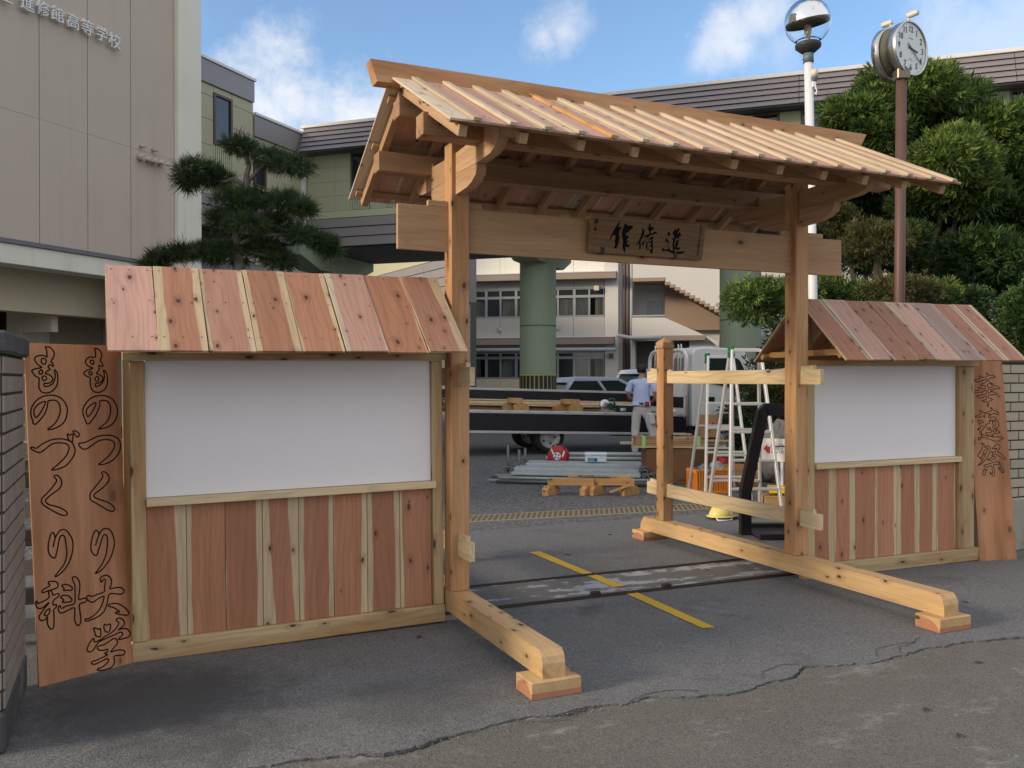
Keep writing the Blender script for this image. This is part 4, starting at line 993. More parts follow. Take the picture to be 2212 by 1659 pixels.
ROOF_KINDS = [(0.0, 0.0, 0.0, 1.0, 0), (0.17, 0.20, 0.05, 0.35, 1), (0.14, 0.05, -0.05, 0.15, 1), (0.17, 0.10, 0.08, 0.1, 1), (0.10, 0.03, 0.1, 0.25, 1), (0.03, 0.12, -0.1, 0.9, 0), (0.03, 0.02, 0.0, 0.3, 1), (0.22, 0.0, 0.14, 0.2, 1)]
lb = [(0.0, 0.24, 0.35, 0.2), (0.12, 0.0, 0.0, 0.3), (0.0, 0.16, 0.0, 0.1), (0.24, 0.22, 0.55, 0.45), (0.14, 0.14, 0.0, 0.35), (0.0, 0.18, -0.12, 0.3), (0.16, 0.14, 0.1, 0.05), (0.08, 0.0, 0.0, 0.5)]
display_panel('display_panel', 'roofed panel with blank white board left of the gate, beside the wide plaque', (-1.828, -0.003, 0.0), R(1.195), R(-0.55), 1.77, 0.0, 1.765, 1.766, 0.079, 1.698, lb, (-0.103, 1.762), 0)
rb = [(0.0, 0.24, 0.0, 0.4), (0.05, 0.30, 0.06, 0.5), (0.0, 0.07, 0.0, 0.25), (0.05, 0.14, 0.03, 0.6), (0.18, 0.12, 0.0, 0.2), (0.12, 0.22, 0.0, 0.3), (0.05, 0.06, 0.0, 0.35)]
display_panel('display_panel', 'roofed panel with blank white board right of the gate, next to the small festival plaque', (2.715, 0.052, 0.0), R(-1.51), R(-0.2), 1.87, 0.055, 1.830, 1.872, 0.168, 1.655, rb, (0.08, 1.90), 4)

# ---------------------------------------------------------------- leaning plywood plaques with routed characters
def plaque(name, label, o, u, v, W_, H_, glyphs, strokes_w, seed):
    u = Vector(u).normalized(); v = Vector(v); v = (v - u * v.dot(u)).normalized()
    mt = Matrix((u, v, u.cross(v))).transposed().to_4x4(); mt.translation = Vector(o)
    t = thing(name, label, 'plaque', mt, 'routed plywood plaques leaning against the walls')
    mb = MB(); mb.cbox((-W_ / 2, -H_ / 2, -0.012), (W_ / 2, H_ / 2, 0.0), 0.0012)
    b = mb.build('board', M['ply'], t, Matrix.Translation((W_ / 2, H_ / 2, 0))); b['seed'] = seed; b['hw'] = W_ / 2
    for k, strokes in glyphs.items():
        mb = MB()
        for c, pts in strokes:
            ribbon(mb, smooth_closed([(x / 1000, y / 1000) for x, y in pts], bool(c), 4), bool(c), strokes_w, -0.001, 0.0006)
        mb.build('routed_character', M['burn'], t)
    return t
plaque('plaque', 'wide plywood plaque with two columns of large routed characters leaning by the left panel', (-2.243, -0.221, 0), (0.418, 0.216, 0), (-0.0432, 0.0837, 0.9956), 0.4703, 1.6855, GLYPH_LEFT, 0.0036, 21.0)
u2 = Vector((0.334, -0.084, 0)).normalized()
plaque('plaque', 'narrow plywood plaque with three routed characters leaning by the right panel', tuple(Vector((4.91, -0.1, 0)) - u2 * 0.344), u2, (0.0263, 0.1047, 0.9942), 0.344, 1.70, GLYPH_RIGHT, 0.0031, 8.0)

# ---------------------------------------------------------------- brick walls at both ends
def brick_wall(name, label, mt, lx, cols, rows, bw, bh, z0, mats, H_, base_mat, thick, side=None, cap=None):
    t = thing(name, label, 'wall', mt)
    mb = MB(); mb.cbox((0, 0, z0 if base_mat else 0.0), (lx, thick, H_), 0.004); mb.build('wall_core', M['mortar'], t)
    protos = {}
    def brick(a, b, z, mtx):
        key = round(b - a, 3)
        k2 = (key, rng.randrange(len(mats)))
        if k2 not in protos:
            mb = MB(); mb.cbox((0.0, -0.008, 0.0), (key, 0.010, bh - 0.012), 0.002)
            protos[k2] = mb.build('brick', mats[k2[1]], t, mtx)
        else:
            share(protos[k2], 'brick', t, mtx)
    for r in range(rows):
        z = z0 + r * bh
        sh = -bw / 2 if r % 2 else 0
        for c in range(cols + 1):
            a = c * bw + sh + 0.006; b = a + bw - 0.012
            a = max(a, 0.004); b = min(b, lx - 0.004)
            if b - a < 0.03: continue
            brick(a, b, z, Matrix.Translation((a, 0, z + 0.006)))
    return t, brick
# right wall
t, _ = brick_wall('brick_wall', 'tan brick wall on a stained concrete base behind the narrow plaque', frame((4.68, 0.195, 0), (1, 0, 0)), 2.6, 12, 14, 0.2145, 0.0835, 0.46, [M['brick_tan'], M['brick_tan2']], 1.635, True, 0.2)
mb = MB(); mb.cbox((-0.02, -0.05, 0.0), (2.6, 0.24, 0.455), 0.01); mb.build('concrete_base', M['conc_base'], t)
mb = MB(); mb.cbox((-0.02, -0.012, 1.632), (2.62, 0.215, 1.655), 0.004); mb.build('coping', M['mortar'], t)
# left gate pillar: the short end faces the drive
t, brick = brick_wall('brick_pillar', 'left gate pillar of narrow grey brick tiles with a black stained cap', frame((-2.31, -0.995, 0), (0, 1, 0)), 0.805, 6, 18, 0.148, 0.0795, 0.165, [M['brick_grey'], M['brick_grey'], M['brick_grey2']], 1.60, True, 0.9)
for r in range(18):
    z = 0.165 + r * 0.0795
    for c in range(4):
        a = 0.006 + c * 0.225 - (0.11 if r % 2 else 0); b = a + 0.213; a = max(a, 0.004); b = min(b, 0.896)
        brick(a, b, z, Matrix.Translation((0, a, z + 0.006)) @ Matrix.Rotation(math.pi / 2, 4, 'Z') @ Matrix.Scale(-1, 4, (0, 1, 0)) if False else Matrix.Translation((0, b, z + 0.006)) @ Matrix.Rotation(-math.pi / 2, 4, 'Z'))
mb = MB(); mb.cbox((-0.03, -0.012, 0.0), (0.825, 0.94, 0.163), 0.012); mb.build('concrete_base', M['sooty'], t)
mb = MB(); mb.cbox((-0.03, -0.025, 1.602), (0.83, 0.93, 1.695), 0.012); mb.build('cap', M['sooty'], t)

# folded accordion gate parked behind the left plaque
fm = frame((-2.62, 0.56, 0), (1, 0.06, 0))
fg = thing('sliding_gate', 'grey slatted sliding gate parked behind the left plaque and pillar', 'gate', fm)
for k in range(7):
    mb = MB(); mb.cbox((0.0, 0.0, 0.06 + k * 0.165), (0.78, 0.035, 0.06 + k * 0.165 + 0.095), 0.004)
    mb.build('slat', M['galv_dark'] if k % 2 else M['galv'], fg)
for x in (0.02, 0.72):
    mb = MB(); mb.cbox((x, 0.037, 0.0), (x + 0.05, 0.085, 1.22), 0.004); mb.build('upright', M['galv_dark'], fg)
mb = MB()
for x in (0.1, 0.66): mb.cyl((x, 0.02, 0.035), (x, 0.06, 0.035), 0.035, n=12)
mb.build('roller', M['black_metal'], fg)
# ---------------------------------------------------------------- buildings
class Wall:
    """an upright wall plane through two places; hit() gives metres along it and height for a picture point"""
    def __init__(s, A, B):
        s.A = Vector((A.x, A.y, 0)); e = Vector((B.x - A.x, B.y - A.y, 0)); s.e = e.normalized()
        s.n = Vector((s.e.y, -s.e.x, 0))           # towards the photographer when x runs to the right
        s.m = frame(s.A, s.e)                      # local: x along, y into the building, z up
    def hit(s, u, v):
        d = pix_dir(u, v); t = (s.A - CAM).dot(s.n) / d.dot(s.n); p = CAM + d * t
        return (p - s.A).dot(s.e), p.z
    def s(s_, u): return s_.hit(u, 829)[0]
    def z(s_, u, v): return s_.hit(u, v)[1]

def slab(name, lo, hi, mat, parent, ch=0.0):
    mb = MB()
    mb.cbox(lo, hi, ch) if ch else mb.box(lo, hi)
    return mb.build(name, mat, parent)

# --- the tall beige building at the left, its wall running away from us
LB = Wall(V(-9.95, 7.35), V(-6.28, 16.1))
sE = LB.s(378)
tL = thing('school_building', 'tall beige building with raised white school name letters at the left', 'building', LB.m)
js = [-4.0, -1.2, 0.2] + [LB.s(u) for u in (87, 191, 284)] + [sE]
zj = LB.z(191, 290); zb = LB.z(0, 514); ztop = 13.5; zj2 = LB.z(370, 75)
zrows = [zb, zj, zj + (zj - zb) * 1.02, ztop]
WX0 = -1.6
js = [WX0] + [j for j in js if j > WX0 + 0.5]
for a, b in zip(js, js[1:]):
    lo_ = zb if b < sE - 0.01 else 0.0
    for z0, z1 in zip([lo_, zj, zj + 4.1], [zj, zj + 4.1, ztop]):
        slab('wall_panel', (a + 0.006, 0.0, z0 + 0.001), (b - 0.006, 0.18, z1 - 0.001), M['beige_wall'], tL, 0.0025)
slab('wall_core', (WX0, 0.02, zb), (sE, 0.4, ztop - 0.02), M['flashing'], tL)
sF = LB.s(428)
slab('corner_pillar', (sE + 0.004, -0.10, 0.0), (sF, 0.5, ztop), M['cream'], tL, 0.01)
slab('side_wall', (sF - 0.3, 0.502, 0.0), (sF - 0.01, 7.5, ztop - 0.3), M['beige_wall'], tL)
slab('roof', (WX0, 0.402, ztop - 0.4), (sF - 0.31, 7.5, ztop - 0.1), M['flashing'], tL)
# canopy edge, second beam, columns and the shaded ground floor below
sC = LB.s(284)
z1 = LB.z(0, 520); z2 = LB.z(0, 569)
slab('flashing', (WX0, -0.16, zb - 0.075), (sC + 0.02, -0.004, zb - 0.01), M['flashing'], tL)
slab('canopy_edge', (WX0, -0.12, z2), (sC, 0.3, zb - 0.078), M['cream'], tL, 0.008)
slab('soffit', (WX0, 0.302, z2 + 0.1), (sF - 0.32, 6.0, z2 + 0.2), M['cream_warm'], tL)
slab('lower_beam', (WX0, 0.85, z2 - 0.62), (sC + 0.6, 1.15, z2 + 0.098), M['cream_warm'], tL, 0.006)
def hit_off(W, u, off):
    d = pix_dir(u, 829); A2 = W.A - W.n * off; t = (A2 - CAM).dot(W.n) / d.dot(W.n); p = CAM + d * t
    return (p - W.A).dot(W.e)
c0, c1 = hit_off(LB, 44, 1.9), hit_off(LB, 62, 1.9)
slab('column', (c0, 1.9, 0.0), (c1, 2.25, z2 + 0.098), M['cream_warm'], tL, 0.008)
slab('column', (c0 - 3.2, 1.9, 0.0), (c0 - 2.75, 2.25, z2 + 0.098), M['cream_warm'], tL, 0.008)
slab('cross_beam', (c0 + 0.02, 1.152, z2 - 0.9), (c1 - 0.02, 1.895, z2 + 0.098), M['cream_warm'], tL)
g1, g2 = hit_off(LB, 64, 2.1), hit_off(LB, 107, 2.1)
slab('pale_wall', (c1 + 0.005, 2.1, 0.0), (g2, 2.3, z2 + 0.098), M['cream'], tL)
slab('ground_floor_wall', (g2 + 0.005, 2.15, 0.0), (sF - 0.32, 2.35, z2 + 0.098), M['beige_wall'], tL)
slab('back_wall', (WX0, 4.8, 0.0), (sF - 0.32, 5.0, z2 + 0.098), M['brown_frame'], tL)
# the letters stand off the wall
k = 0.3637
for ch, x0, x1, y in (('立', -45, 62, -18), ('進', 100, 190, 35), ('修', 196, 278, 65), ('館', 285, 368, 100), ('高', 378, 457, 142), ('等', 463, 541, 178), ('学', 548, 621, 215), ('校', 627, 702, 258)):
    u0, u1 = x0 * k, x1 * k
    s0 = LB.s(u0); s1 = LB.s(u1); zc = LB.z((u0 + u1) / 2, y * k)
    hgt = (LB.z((u0 + u1) / 2, y * k - 17.2) - LB.z((u0 + u1) / 2, y * k + 17.2))
    m_ = Matrix.Translation(((s0 + s1) / 2, -0.075, zc)) @ Matrix.Rotation(math.pi / 2, 4, 'X') @ Matrix.Diagonal(((s1 - s0) / hgt * 0.98, 1, 1, 1))
    text_obj('wall_letter', ch, hgt * 1.0, M['white_paint'], tL, m_, 0.045, bold=0.0)
# old pipe stubs low on the wall
for (x, y, r) in ((835, 866, 0.03), (905, 889, 0.03), (825, 930, 0.06), (872, 943, 0.05), (905, 950, 0.05), (945, 962, 0.05)):
    s0, z0 = LB.hit(x * k, y * k)
    mb = MB(); mb.cyl((s0, 0.02, z0), (s0, -0.14, z0 - 0.03), r, r * 0.9, n=10)
    if r > 0.04: mb.cyl((s0, -0.10, z0 - 0.02), (s0 + 0.10, -0.16, z0 - 0.06), r * 0.6, n=8)
    mb.build('pipe_stub', M['beige_wall'], tL)

# --- the raised corridor building crossing behind, on green columns, with its left wing
cor0 = V(-5.53, 23.63)
tC = thing('corridor_building', 'raised olive green corridor building on round green columns behind the gate', 'building')
BR = Wall(cor0, V(10.6, 18.06)); tC.matrix_basis = BR.m
ZT, ZF, ZS, ZU = 8.22, 7.52, 5.78, 5.02
XL, XR = 0.0, 19.5
def siding(name, x0, x1, ya, za, yb, zb_, n, mat, parent, seg=4.2, th=0.03):
    """n lapped courses from (ya, za) at the top down to (yb, zb)"""
    for i in range(n):
        t0, t1 = i / n, (i + 1) / n
        yA, zA = ya + (yb - ya) * t0, za + (zb_ - za) * t0
        yB, zB = ya + (yb - ya) * t1, za + (zb_ - za) * t1
        x = x0
        while x < x1 - 0.05:
            xe = min(x + seg, x1)
            mb = MB()
            mb.prism([(yA - 0.004, zA - 0.012), (yB - th, zB + 0.006), (yB + 0.02, zB + 0.004), (yA + 0.03, zA - 0.012)], x + 0.006, xe - 0.006, 'x')
            mb.build(name, mat, parent)
            x = xe
siding('roof_course', XL + 0.02, XR, -0.12, ZT, -0.42, ZF, 5, M['siding_dark'], tC)
slab('roof_backing', (XL + 0.05, -0.05, ZF + 0.02), (XR, 3.6, ZT - 0.03), M['flashing'], tC)
slab('coping', (XL - 0.1, -0.16, ZT + 0.002), (XR + 0.02, 3.7, ZT + 0.085), M['coping'], tC, 0.008)
slab('eave_soffit', (XL + 0.02, -0.40, ZF - 0.03), (XR, -0.052, ZF), M['soffit'], tC)
# end plates of the mansard and the pale corner fin at the junction
mb = MB(); mb.prism([(-0.10, ZT), (-0.45, ZF - 0.03), (0.1, ZF - 0.03), (0.1, ZT)], XL - 0.03, XL + 0.015, 'x'); mb.build('roof_end_plate', M['flashing'], tC)
slab('corner_fin', (XL - 0.42, -0.10, ZU - 0.12), (XL - 0.035, 0.5, ZT - 0.002), M['coping'], tC, 0.01)
# wall: windows in a steady rhythm, panels between
PER, WW = 1.03, 0.57
z_rows = [ZF - 0.03, 7.13, 6.72, 6.33, 5.93, ZS]
xw = LB and 1.36
wins = []
x = 1.33
while x + WW < XR - 0.2:
    wins.append(x); x += PER
prev = XL
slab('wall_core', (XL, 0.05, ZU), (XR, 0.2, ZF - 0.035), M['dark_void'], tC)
ZW0, ZW1, ZL0 = 6.46, 7.40, 5.95
zlv = [(7.14, ZF - 0.035), (6.76, 7.14), (6.38, 6.76), (5.97, 6.38)]
for i, xw in enumerate(wins + [XR]):
    a, b = prev, xw
    first = (i == 0)
    cuts = [a, a + 0.87, b] if first else [a, b]
    for c0, c1 in zip(cuts, cuts[1:]):
        for z0, z1 in zlv:
            slab('wall_panel', (c0 + 0.002, 0.0, z0 + 0.002), (c1 - 0.002, 0.048, z1 - 0.002), M['olive_wall'], tC, 0.003)
    if xw < XR:
        fr = MB()
        for lo, hi in (((xw, -0.02, ZW0), (xw + 0.045, 0.04, ZF - 0.035)), ((xw + WW - 0.045, -0.02, ZW0), (xw + WW, 0.04, ZF - 0.035)), ((xw + 0.045, -0.02, ZW0), (xw + WW - 0.045, 0.04, ZW0 + 0.05)), ((xw + 0.045, -0.02, ZF - 0.08), (xw + WW - 0.045, 0.04, ZF - 0.035))):
            fr.box(lo, hi)
        w = fr.build('window', M['brown_frame'], tC)
        g = MB(); g.box((xw + 0.045, 0.012, ZW0 + 0.05), (xw + WW - 0.045, 0.02, ZF - 0.08)); g.build('pane', M['glass'], w)
        lv = MB(); n = 11
        for q in range(n):
            p = xw + 0.012 + q * (WW - 0.02) / n
            lv.box((p, -0.008, 5.975), (p + (WW - 0.02) / n * 0.62, 0.045, ZW0 - 0.006))
        lv.build('ribbed_panel', M['olive_pale'], tC)
    prev = xw + WW
x = XL
while x < XR - 0.1:
    xe = min(x + 4.2, XR)
    slab('lower_panel', (x + 0.004, -0.012, ZS + 0.004), (xe - 0.004, 0.046, 5.965), M['olive_pale'], tC, 0.004); x = xe
siding('siding_course', XL, XR, -0.02, ZS, -0.03, ZU, 3, M['siding'], tC)
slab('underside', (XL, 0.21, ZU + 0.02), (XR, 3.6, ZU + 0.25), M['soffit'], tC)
slab('rear_wall', (XL, 3.4, ZU + 0.26), (XR, 3.55, ZT - 0.5), M['olive_wall'], tC)
# round columns and their cross beams
def column(u, dep, vis=True):
    p = at(u, 700, dep); lp = BR.m.inverted() @ Vector((p.x, p.y, 0))
    zt = ZU - 0.02
    mb = MB(); mb.cyl((lp.x, lp.y, 0.0), (lp.x, lp.y, zt - 0.3), 0.475, n=40, caps=False)
    cl = mb.build('column', M['green_col'], tC)
    mb = MB(); mb.lathe([(0.478, 2.86), (0.478, 2.89)], (lp.x, lp.y, 0), 40); mb.build('joint_ring', M['soffit'], cl)
    mb = MB(); mb.lathe([(0.480, 1.62), (0.482, 1.62), (0.482, 0.2)], (lp.x, lp.y, 0), 40); mb.build('hazard_base', M['hazard_yellow'], cl)
    n = 26
    for q in range(n):
        a0 = 2 * math.pi * (q + 0.08) / n; a1 = 2 * math.pi * (q + 0.86) / n
        mb = MB()
        P = [(lp.x + 0.486 * math.cos(a), lp.y + 0.486 * math.sin(a)) for a in (a0, (a0 + a1) / 2, a1)]
        for (xa, ya), (xb, yb) in zip(P, P[1:]): mb.add([(xa, ya, 0.22), (xb, yb, 0.22), (xb, yb, 1.585), (xa, ya, 1.585)], [(0, 1, 2, 3)])
        mb.build('hazard_stripe', M['hazard_black'], cl)
    mb = MB()
    mb.prism([(-0.05 - 0.6, zt - 0.22), (0.35, zt - 0.52), (2.6, zt - 0.52), (3.4, zt - 0.22), (3.4, zt), (-0.05 - 0.6, zt)], lp.x - 0.34, lp.x + 0.34, 'x')
    mb.build('cross_beam', M['green_col'], tC)
column(1162, 22.9); column(1599, 20.6); column(708, 24.9)
column(2050, 18.9)

# left wing, running back to the beige building
WG = Wall(V(-7.45, 19.5), V(-5.60, 23.75))
tW = thing('corridor_wing', 'olive green wing with flat grey parapet between the beige building and the corridor', 'building', WG.m)
sM = WG.s(548); sX = WG.s(655)
zT1 = WG.z(548, 178); zT2 = WG.z(630, 283)
for a, b, zt in ((-0.6, sM, zT1), (sM, sX, zT2)):
    slab('parapet', (a, -0.05, zt - 0.52), (b - 0.003, 0.3, zt), M['siding'], tW, 0.006)
    slab('coping', (a - 0.002, -0.09, zt + 0.002), (b + 0.03, 0.34, zt + 0.07), M['coping'], tW, 0.006)
slab('tower_side', (sM - 0.2, 0.302, 5.0), (sM - 0.004, 5, zT1 - 0.02), M['olive_wall'], tW)
slab('roof', (-0.6, 0.345, zT2 - 0.4), (sX, 4, zT2 - 0.25), M['flashing'], tW)
# panels with two slit windows
w1a, w1b = WG.s(462), WG.s(502); w2a, w2b = WG.s(549), WG.s(575)
zw1t, zw1b = WG.z(480, 207), WG.z(480, 318); zw2t, zw2b = WG.z(560, 345), WG.z(560, 405)
zbw = 5.80
rowsz = [zbw, 6.35, 6.95, 7.55, 8.1, zT1 - 0.525]
slab('wall_core', (-0.6, 0.05, 5.0), (sX, 0.25, zT2 - 0.53), M['dark_void'], tW)
def clipped(a, b, z0, z1, holes):
    out = [(a, b, z0, z1)]
    for (ha, hb, h0, h1) in holes:
        nxt = []
        for (p, q, r, s_) in out:
            if hb <= p or ha >= q or h1 <= r or h0 >= s_: nxt.append((p, q, r, s_)); continue
            if ha > p: nxt.append((p, ha, r, s_))
            if hb < q: nxt.append((hb, q, r, s_))
            if h0 > r: nxt.append((max(p, ha), min(q, hb), r, h0))
            if h1 < s_: nxt.append((max(p, ha), min(q, hb), h1, s_))
        out = nxt
    return out
holes = [(w1a, w1b, zw1b - 0.55, zw1t), (w2a, w2b, zw2b - 0.5, zw2t)]
for z0, z1 in zip(rowsz, rowsz[1:]):
    for a, b in ((-0.6, sM), (sM, sX)):
        zt = (zT1 if b <= sM + 0.01 else zT2) - 0.523
        if z0 >= zt: continue
        for (p, q, r, s_) in clipped(a, b, z0, min(z1, zt), holes):
            if q - p > 0.03 and s_ - r > 0.03: slab('wall_panel', (p + 0.004, 0.0, r + 0.004), (q - 0.004, 0.048, s_ - 0.004), M['olive_wall'], tW, 0.004)
for a, b, z0, z1, hb in ((w1a, w1b, zw1b, zw1t, 0.55), (w2a, w2b, zw2b, zw2t, 0.5)):
    fr = MB()
    for lo, hi in (((a, -0.03, z0), (a + 0.06, 0.04, z1)), ((b - 0.06, -0.03, z0), (b, 0.04, z1)), ((a + 0.06, -0.03, z0), (b - 0.06, 0.04, z0 + 0.06)), ((a + 0.06, -0.03, z1 - 0.06), (b - 0.06, 0.04, z1))): fr.box(lo, hi)
    w = fr.build('window', M['brown_frame'], tW)
    g = MB(); g.box((a + 0.06, 0.012, z0 + 0.06), (b - 0.06, 0.02, z1 - 0.06)); g.build('pane', M['glass'], w)
    lv = MB(); n = 9
    for q in range(n):
        p = a + q * (b - a) / n
        lv.box((p, -0.008, z0 - hb + 0.004), (p + (b - a) / n * 0.6, 0.045, z0 - 0.004))
    lv.build('ribbed_panel', M['olive_pale'], tW)
siding('siding_course', -0.6, sX, -0.02, zbw - 0.003, -0.03, 5.05, 3, M['siding'], tW)
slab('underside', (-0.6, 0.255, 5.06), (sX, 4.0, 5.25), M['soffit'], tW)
slab('ground_floor_wall', (-3.0, 3.6, 0.0), (sX + 3.0, 3.9, 5.055), M['siding'], tW)

# --- further wing seen low between panel and gate
FW = Wall(at(850, 560, 36), at(990, 560, 31))
tF = thing('far_wing', 'far grey sided wing seen under the corridor left of the gate post', 'building', FW.m)
a, b = -9.0, FW.s(1002)
siding('siding_course', a, b, -0.02, 5.9, -0.03, 4.2, 5, M['siding'], tF, 6.0)
slab('upper_wall', (a, 0.0, 5.92), (b, 0.3, 7.4), M['olive_wall'], tF)
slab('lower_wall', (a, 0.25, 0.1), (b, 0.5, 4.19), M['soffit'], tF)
slab('wall_core', (a, 0.03, 4.2), (b, 0.5, 5.915), M['siding'], tF)

# --- classroom block seen through the gate
pA = at(1200, 700, 40.0); pB = V(0.0, 0.0)
dA = 40.0; latA = (1200 - 1106) / FPX * dA
CB = Wall(V(latA - 6, dA + 0.22 * 6), V(latA + 6, dA - 0.22 * 6))
tB = thing('classroom_block', 'pale grey classroom block with curtained windows seen through the gate', 'building', CB.m)
zu = lambda x: 987.5 + 0.3142 * x
zv = lambda y: 521.2 + 0.3142 * y
SA = lambda x: CB.s(zu(x))
ZA = lambda y, x=760: CB.z(zu(x), zv(y))
xl, xr = SA(-560), SA(1105)
Z = {k: ZA(k) for k in (60, 150, 228, 270, 310, 325, 380, 385, 520, 665, 712, 752, 762, 800, 945, 960)}
Z0 = 0.3
xp = SA(1015)
# spandrel and parapet panels between the windows
def panel_row(z0, z1, mat, nm='wall_panel'):
    edges = [xl] + [SA(x) for x in (-430, -70, 295, 800)] + [xp]
    for a, b in zip(edges, edges[1:]):
        slab(nm, (a + 0.006, 0.0, z0), (b - 0.006, 0.25, z1), mat, tB, 0.006)
panel_row(Z0, Z[945] - 0.012, M['cream_warm'])
panel_row(Z[665] + 0.01, Z[520] - 0.012, M['grey_wall'])
panel_row(Z[228] + 0.02, Z[228] + 3.0, M['cream'])
panel_row(Z[325] + 0.004, Z[270] - 0.004, M['grey_wall'])
panel_row(Z[760 - 8] - 0.0, Z[712] - 0.004, M['grey_wall'])
slab('ledge', (xl, -0.55, Z[270]), (SA(1100), 0.24, Z[228] + 0.01), M['ledge'], tB, 0.01)
slab('ledge', (xl, -0.45, Z[712]), (SA(1090), 0.24, Z[665]), M['ledge'], tB, 0.01)
slab('ledge_flashing', (xl, -0.57, Z[228] + 0.012), (SA(1102), 0.0, Z[228] + 0.06), M['coping'], tB)
slab('ledge_flashing', (xl, -0.47, Z[665] + 0.002), (SA(1092), 0.0, Z[665] + 0.05), M['coping'], tB)
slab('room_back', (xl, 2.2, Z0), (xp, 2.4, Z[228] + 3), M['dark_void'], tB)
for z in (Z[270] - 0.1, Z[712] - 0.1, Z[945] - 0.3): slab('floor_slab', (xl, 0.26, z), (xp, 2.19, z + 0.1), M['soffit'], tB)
def window_band(zt, ztr, zb_, open_map):
    """aluminium windows: transom lights above, sliding panes below"""
    xs_ = [SA(x) for x in (-330, -215, -115, 0, 100, 195, 295, 400, 500, 600, 690, 800, 905, 1010)]
    for i, (a, b) in enumerate(zip(xs_, xs_[1:])):
        fr = MB(); t = 0.055
        th = 0.09 if i % 2 else 0.055
        fr.box((a, 0.03, zb_), (a + th, 0.12, zt)); fr.box((b - 0.03, 0.03, zb_), (b, 0.12, zt))
        fr.box((a + th, 0.03, zb_), (b - 0.03, 0.12, zb_ + 0.07)); fr.box((a + th, 0.03, zt - 0.05), (b - 0.03, 0.12, zt)); fr.box((a + th, 0.03, ztr - 0.06), (b - 0.03, 0.12, ztr + 0.06))
        w = fr.build('window', M['win_alu'], tB)
        g = MB(); g.box((a + th, 0.07, ztr + 0.06), (b - 0.03, 0.078, zt - 0.05)); g.build('upper_pane', M['glass'], w)
        kind = open_map[i % len(open_map)]
        g = MB(); g.box((a + th, 0.07, zb_ + 0.07), (b - 0.03, 0.078, ztr - 0.06)); g.build('lower_pane', M['pane'] if kind else M['glass'], w)
        if kind:
            cm = MB(); n = 22; w_ = b - a - th - 0.03; pts = []
            fr_ = {1: (0, 1), 2: (0, .55), 3: (.35, 1)}[kind]
            for q in range(n * 2 + 1):
                f = fr_[0] + (fr_[1] - fr_[0]) * q / (n * 2)
                pts.append((a + th + w_ * f, 0.17 + 0.025 * math.sin(q * 1.9) + 0.012 * math.sin(q * 4.3)))
            for (x0, y0), (x1, y1) in zip(pts, pts[1:]): cm.add([(x0, y0, zb_ + 0.03), (x1, y1, zb_ + 0.03), (x1, y1, ztr), (x0, y0, ztr)], [(0, 1, 2, 3)], True)
            cm.build('curtain', M['curtain'], w)
window_band(Z[325], Z[380], Z[520], [1, 1, 2, 1, 1, 0, 1, 2, 1, 1, 1, 1, 3])
window_band(Z[762], Z[800], Z[945], [1, 0, 2, 1, 2, 0, 1, 0, 0, 1, 0, 0, 3])
slab('end_pilaster', (xp + 0.005, -0.04, Z0), (SA(1108), 0.4, Z[228] + 3), M['white_wall'], tB, 0.01)
slab('pipe_recess', (SA(1108) + 0.005, 0.3, Z0), (SA(1200), 0.6, Z[228] + 3), M['white_wall'], tB)
slab('rear_return', (SA(1190), 2.6, Z0), (SA(1420), 2.8, Z[228] + 3), M['white_wall'], tB)
# added tall unseen block at the left, keeps sun off the classroom front
lw = CB.m.inverted() @ V(-11.4, 36.5)
slab('unseen_shade_block', (lw.x - 9, lw.y, 0.3), (lw.x, lw.y + 16, 12.4), M['grey_wall'], tB)
for x in (1146, 1170, 1196):
    s0 = SA(x); mb = MB(); mb.cyl((s0, 0.18, Z0), (s0, 0.18, Z[228] + 3), 0.07, n=10); mb.build('downpipe', M['pipe_brown'] if x < 1190 else M['pipe'], tB)
# long service pipe under the first ledge, stepping up at the corner
mb = MB(); zp = ZA(748)
mb.tube([(xl, -0.5, zp), (SA(1095), -0.5, zp), (SA(1105), -0.5, zp + 0.05), (SA(1105), -0.5, ZA(665)), (SA(1115), -0.5, ZA(655)), (SA(1200), -0.5, ZA(672)), (SA(1420), -0.9, ZA(676))], 0.09, 10)
mb.build('service_pipe', M['pipe'], tB)
for x, y in ((292, 597), (690, 591), (190, 1013)):
    mb = MB(); s0, z0 = SA(x), ZA(y); mb.lathe([(0.0, 0.0), (0.12, -0.02), (0.13, -0.1), (0.10, -0.13)], (0, 0, 0), 12, Matrix.Translation((s0, -0.06, z0)) @ Matrix.Rotation(R(60), 4, 'X')); mb.build('vent_cap', M['pipe'], tB)
slab('wall_lamp', (SA(1046), -0.22, ZA(803)), (SA(1076), -0.05, ZA(775)), M['soffit'], tB, 0.02)
slab('wall_box', (SA(945), -0.25, ZA(345)), (SA(978), -0.01, ZA(313)), M['cream_warm'], tB, 0.01)
# roof line above
slab('roof', (xl, -0.3, Z[228] + 3.0), (SA(1200), 6, Z[228] + 3.3), M['coping'], tB)

# --- outside staircase block to the right of it
q6u = lambda x: (1600 + x / 1.3825) * 0.54861
q6v = lambda y: (950 + y / 1.3825) * 0.54861
ST = Wall(V(latA + 3.4, dA - 0.22 * 3.4 - 0.3), V(latA + 16, dA - 0.22 * 16 - 0.3))
tS = thing('stair_block', 'white outside staircase with stepped underside beside the classroom block', 'building', ST.m)
H6 = lambda x, y: ST.hit(q6u(x), q6v(y))
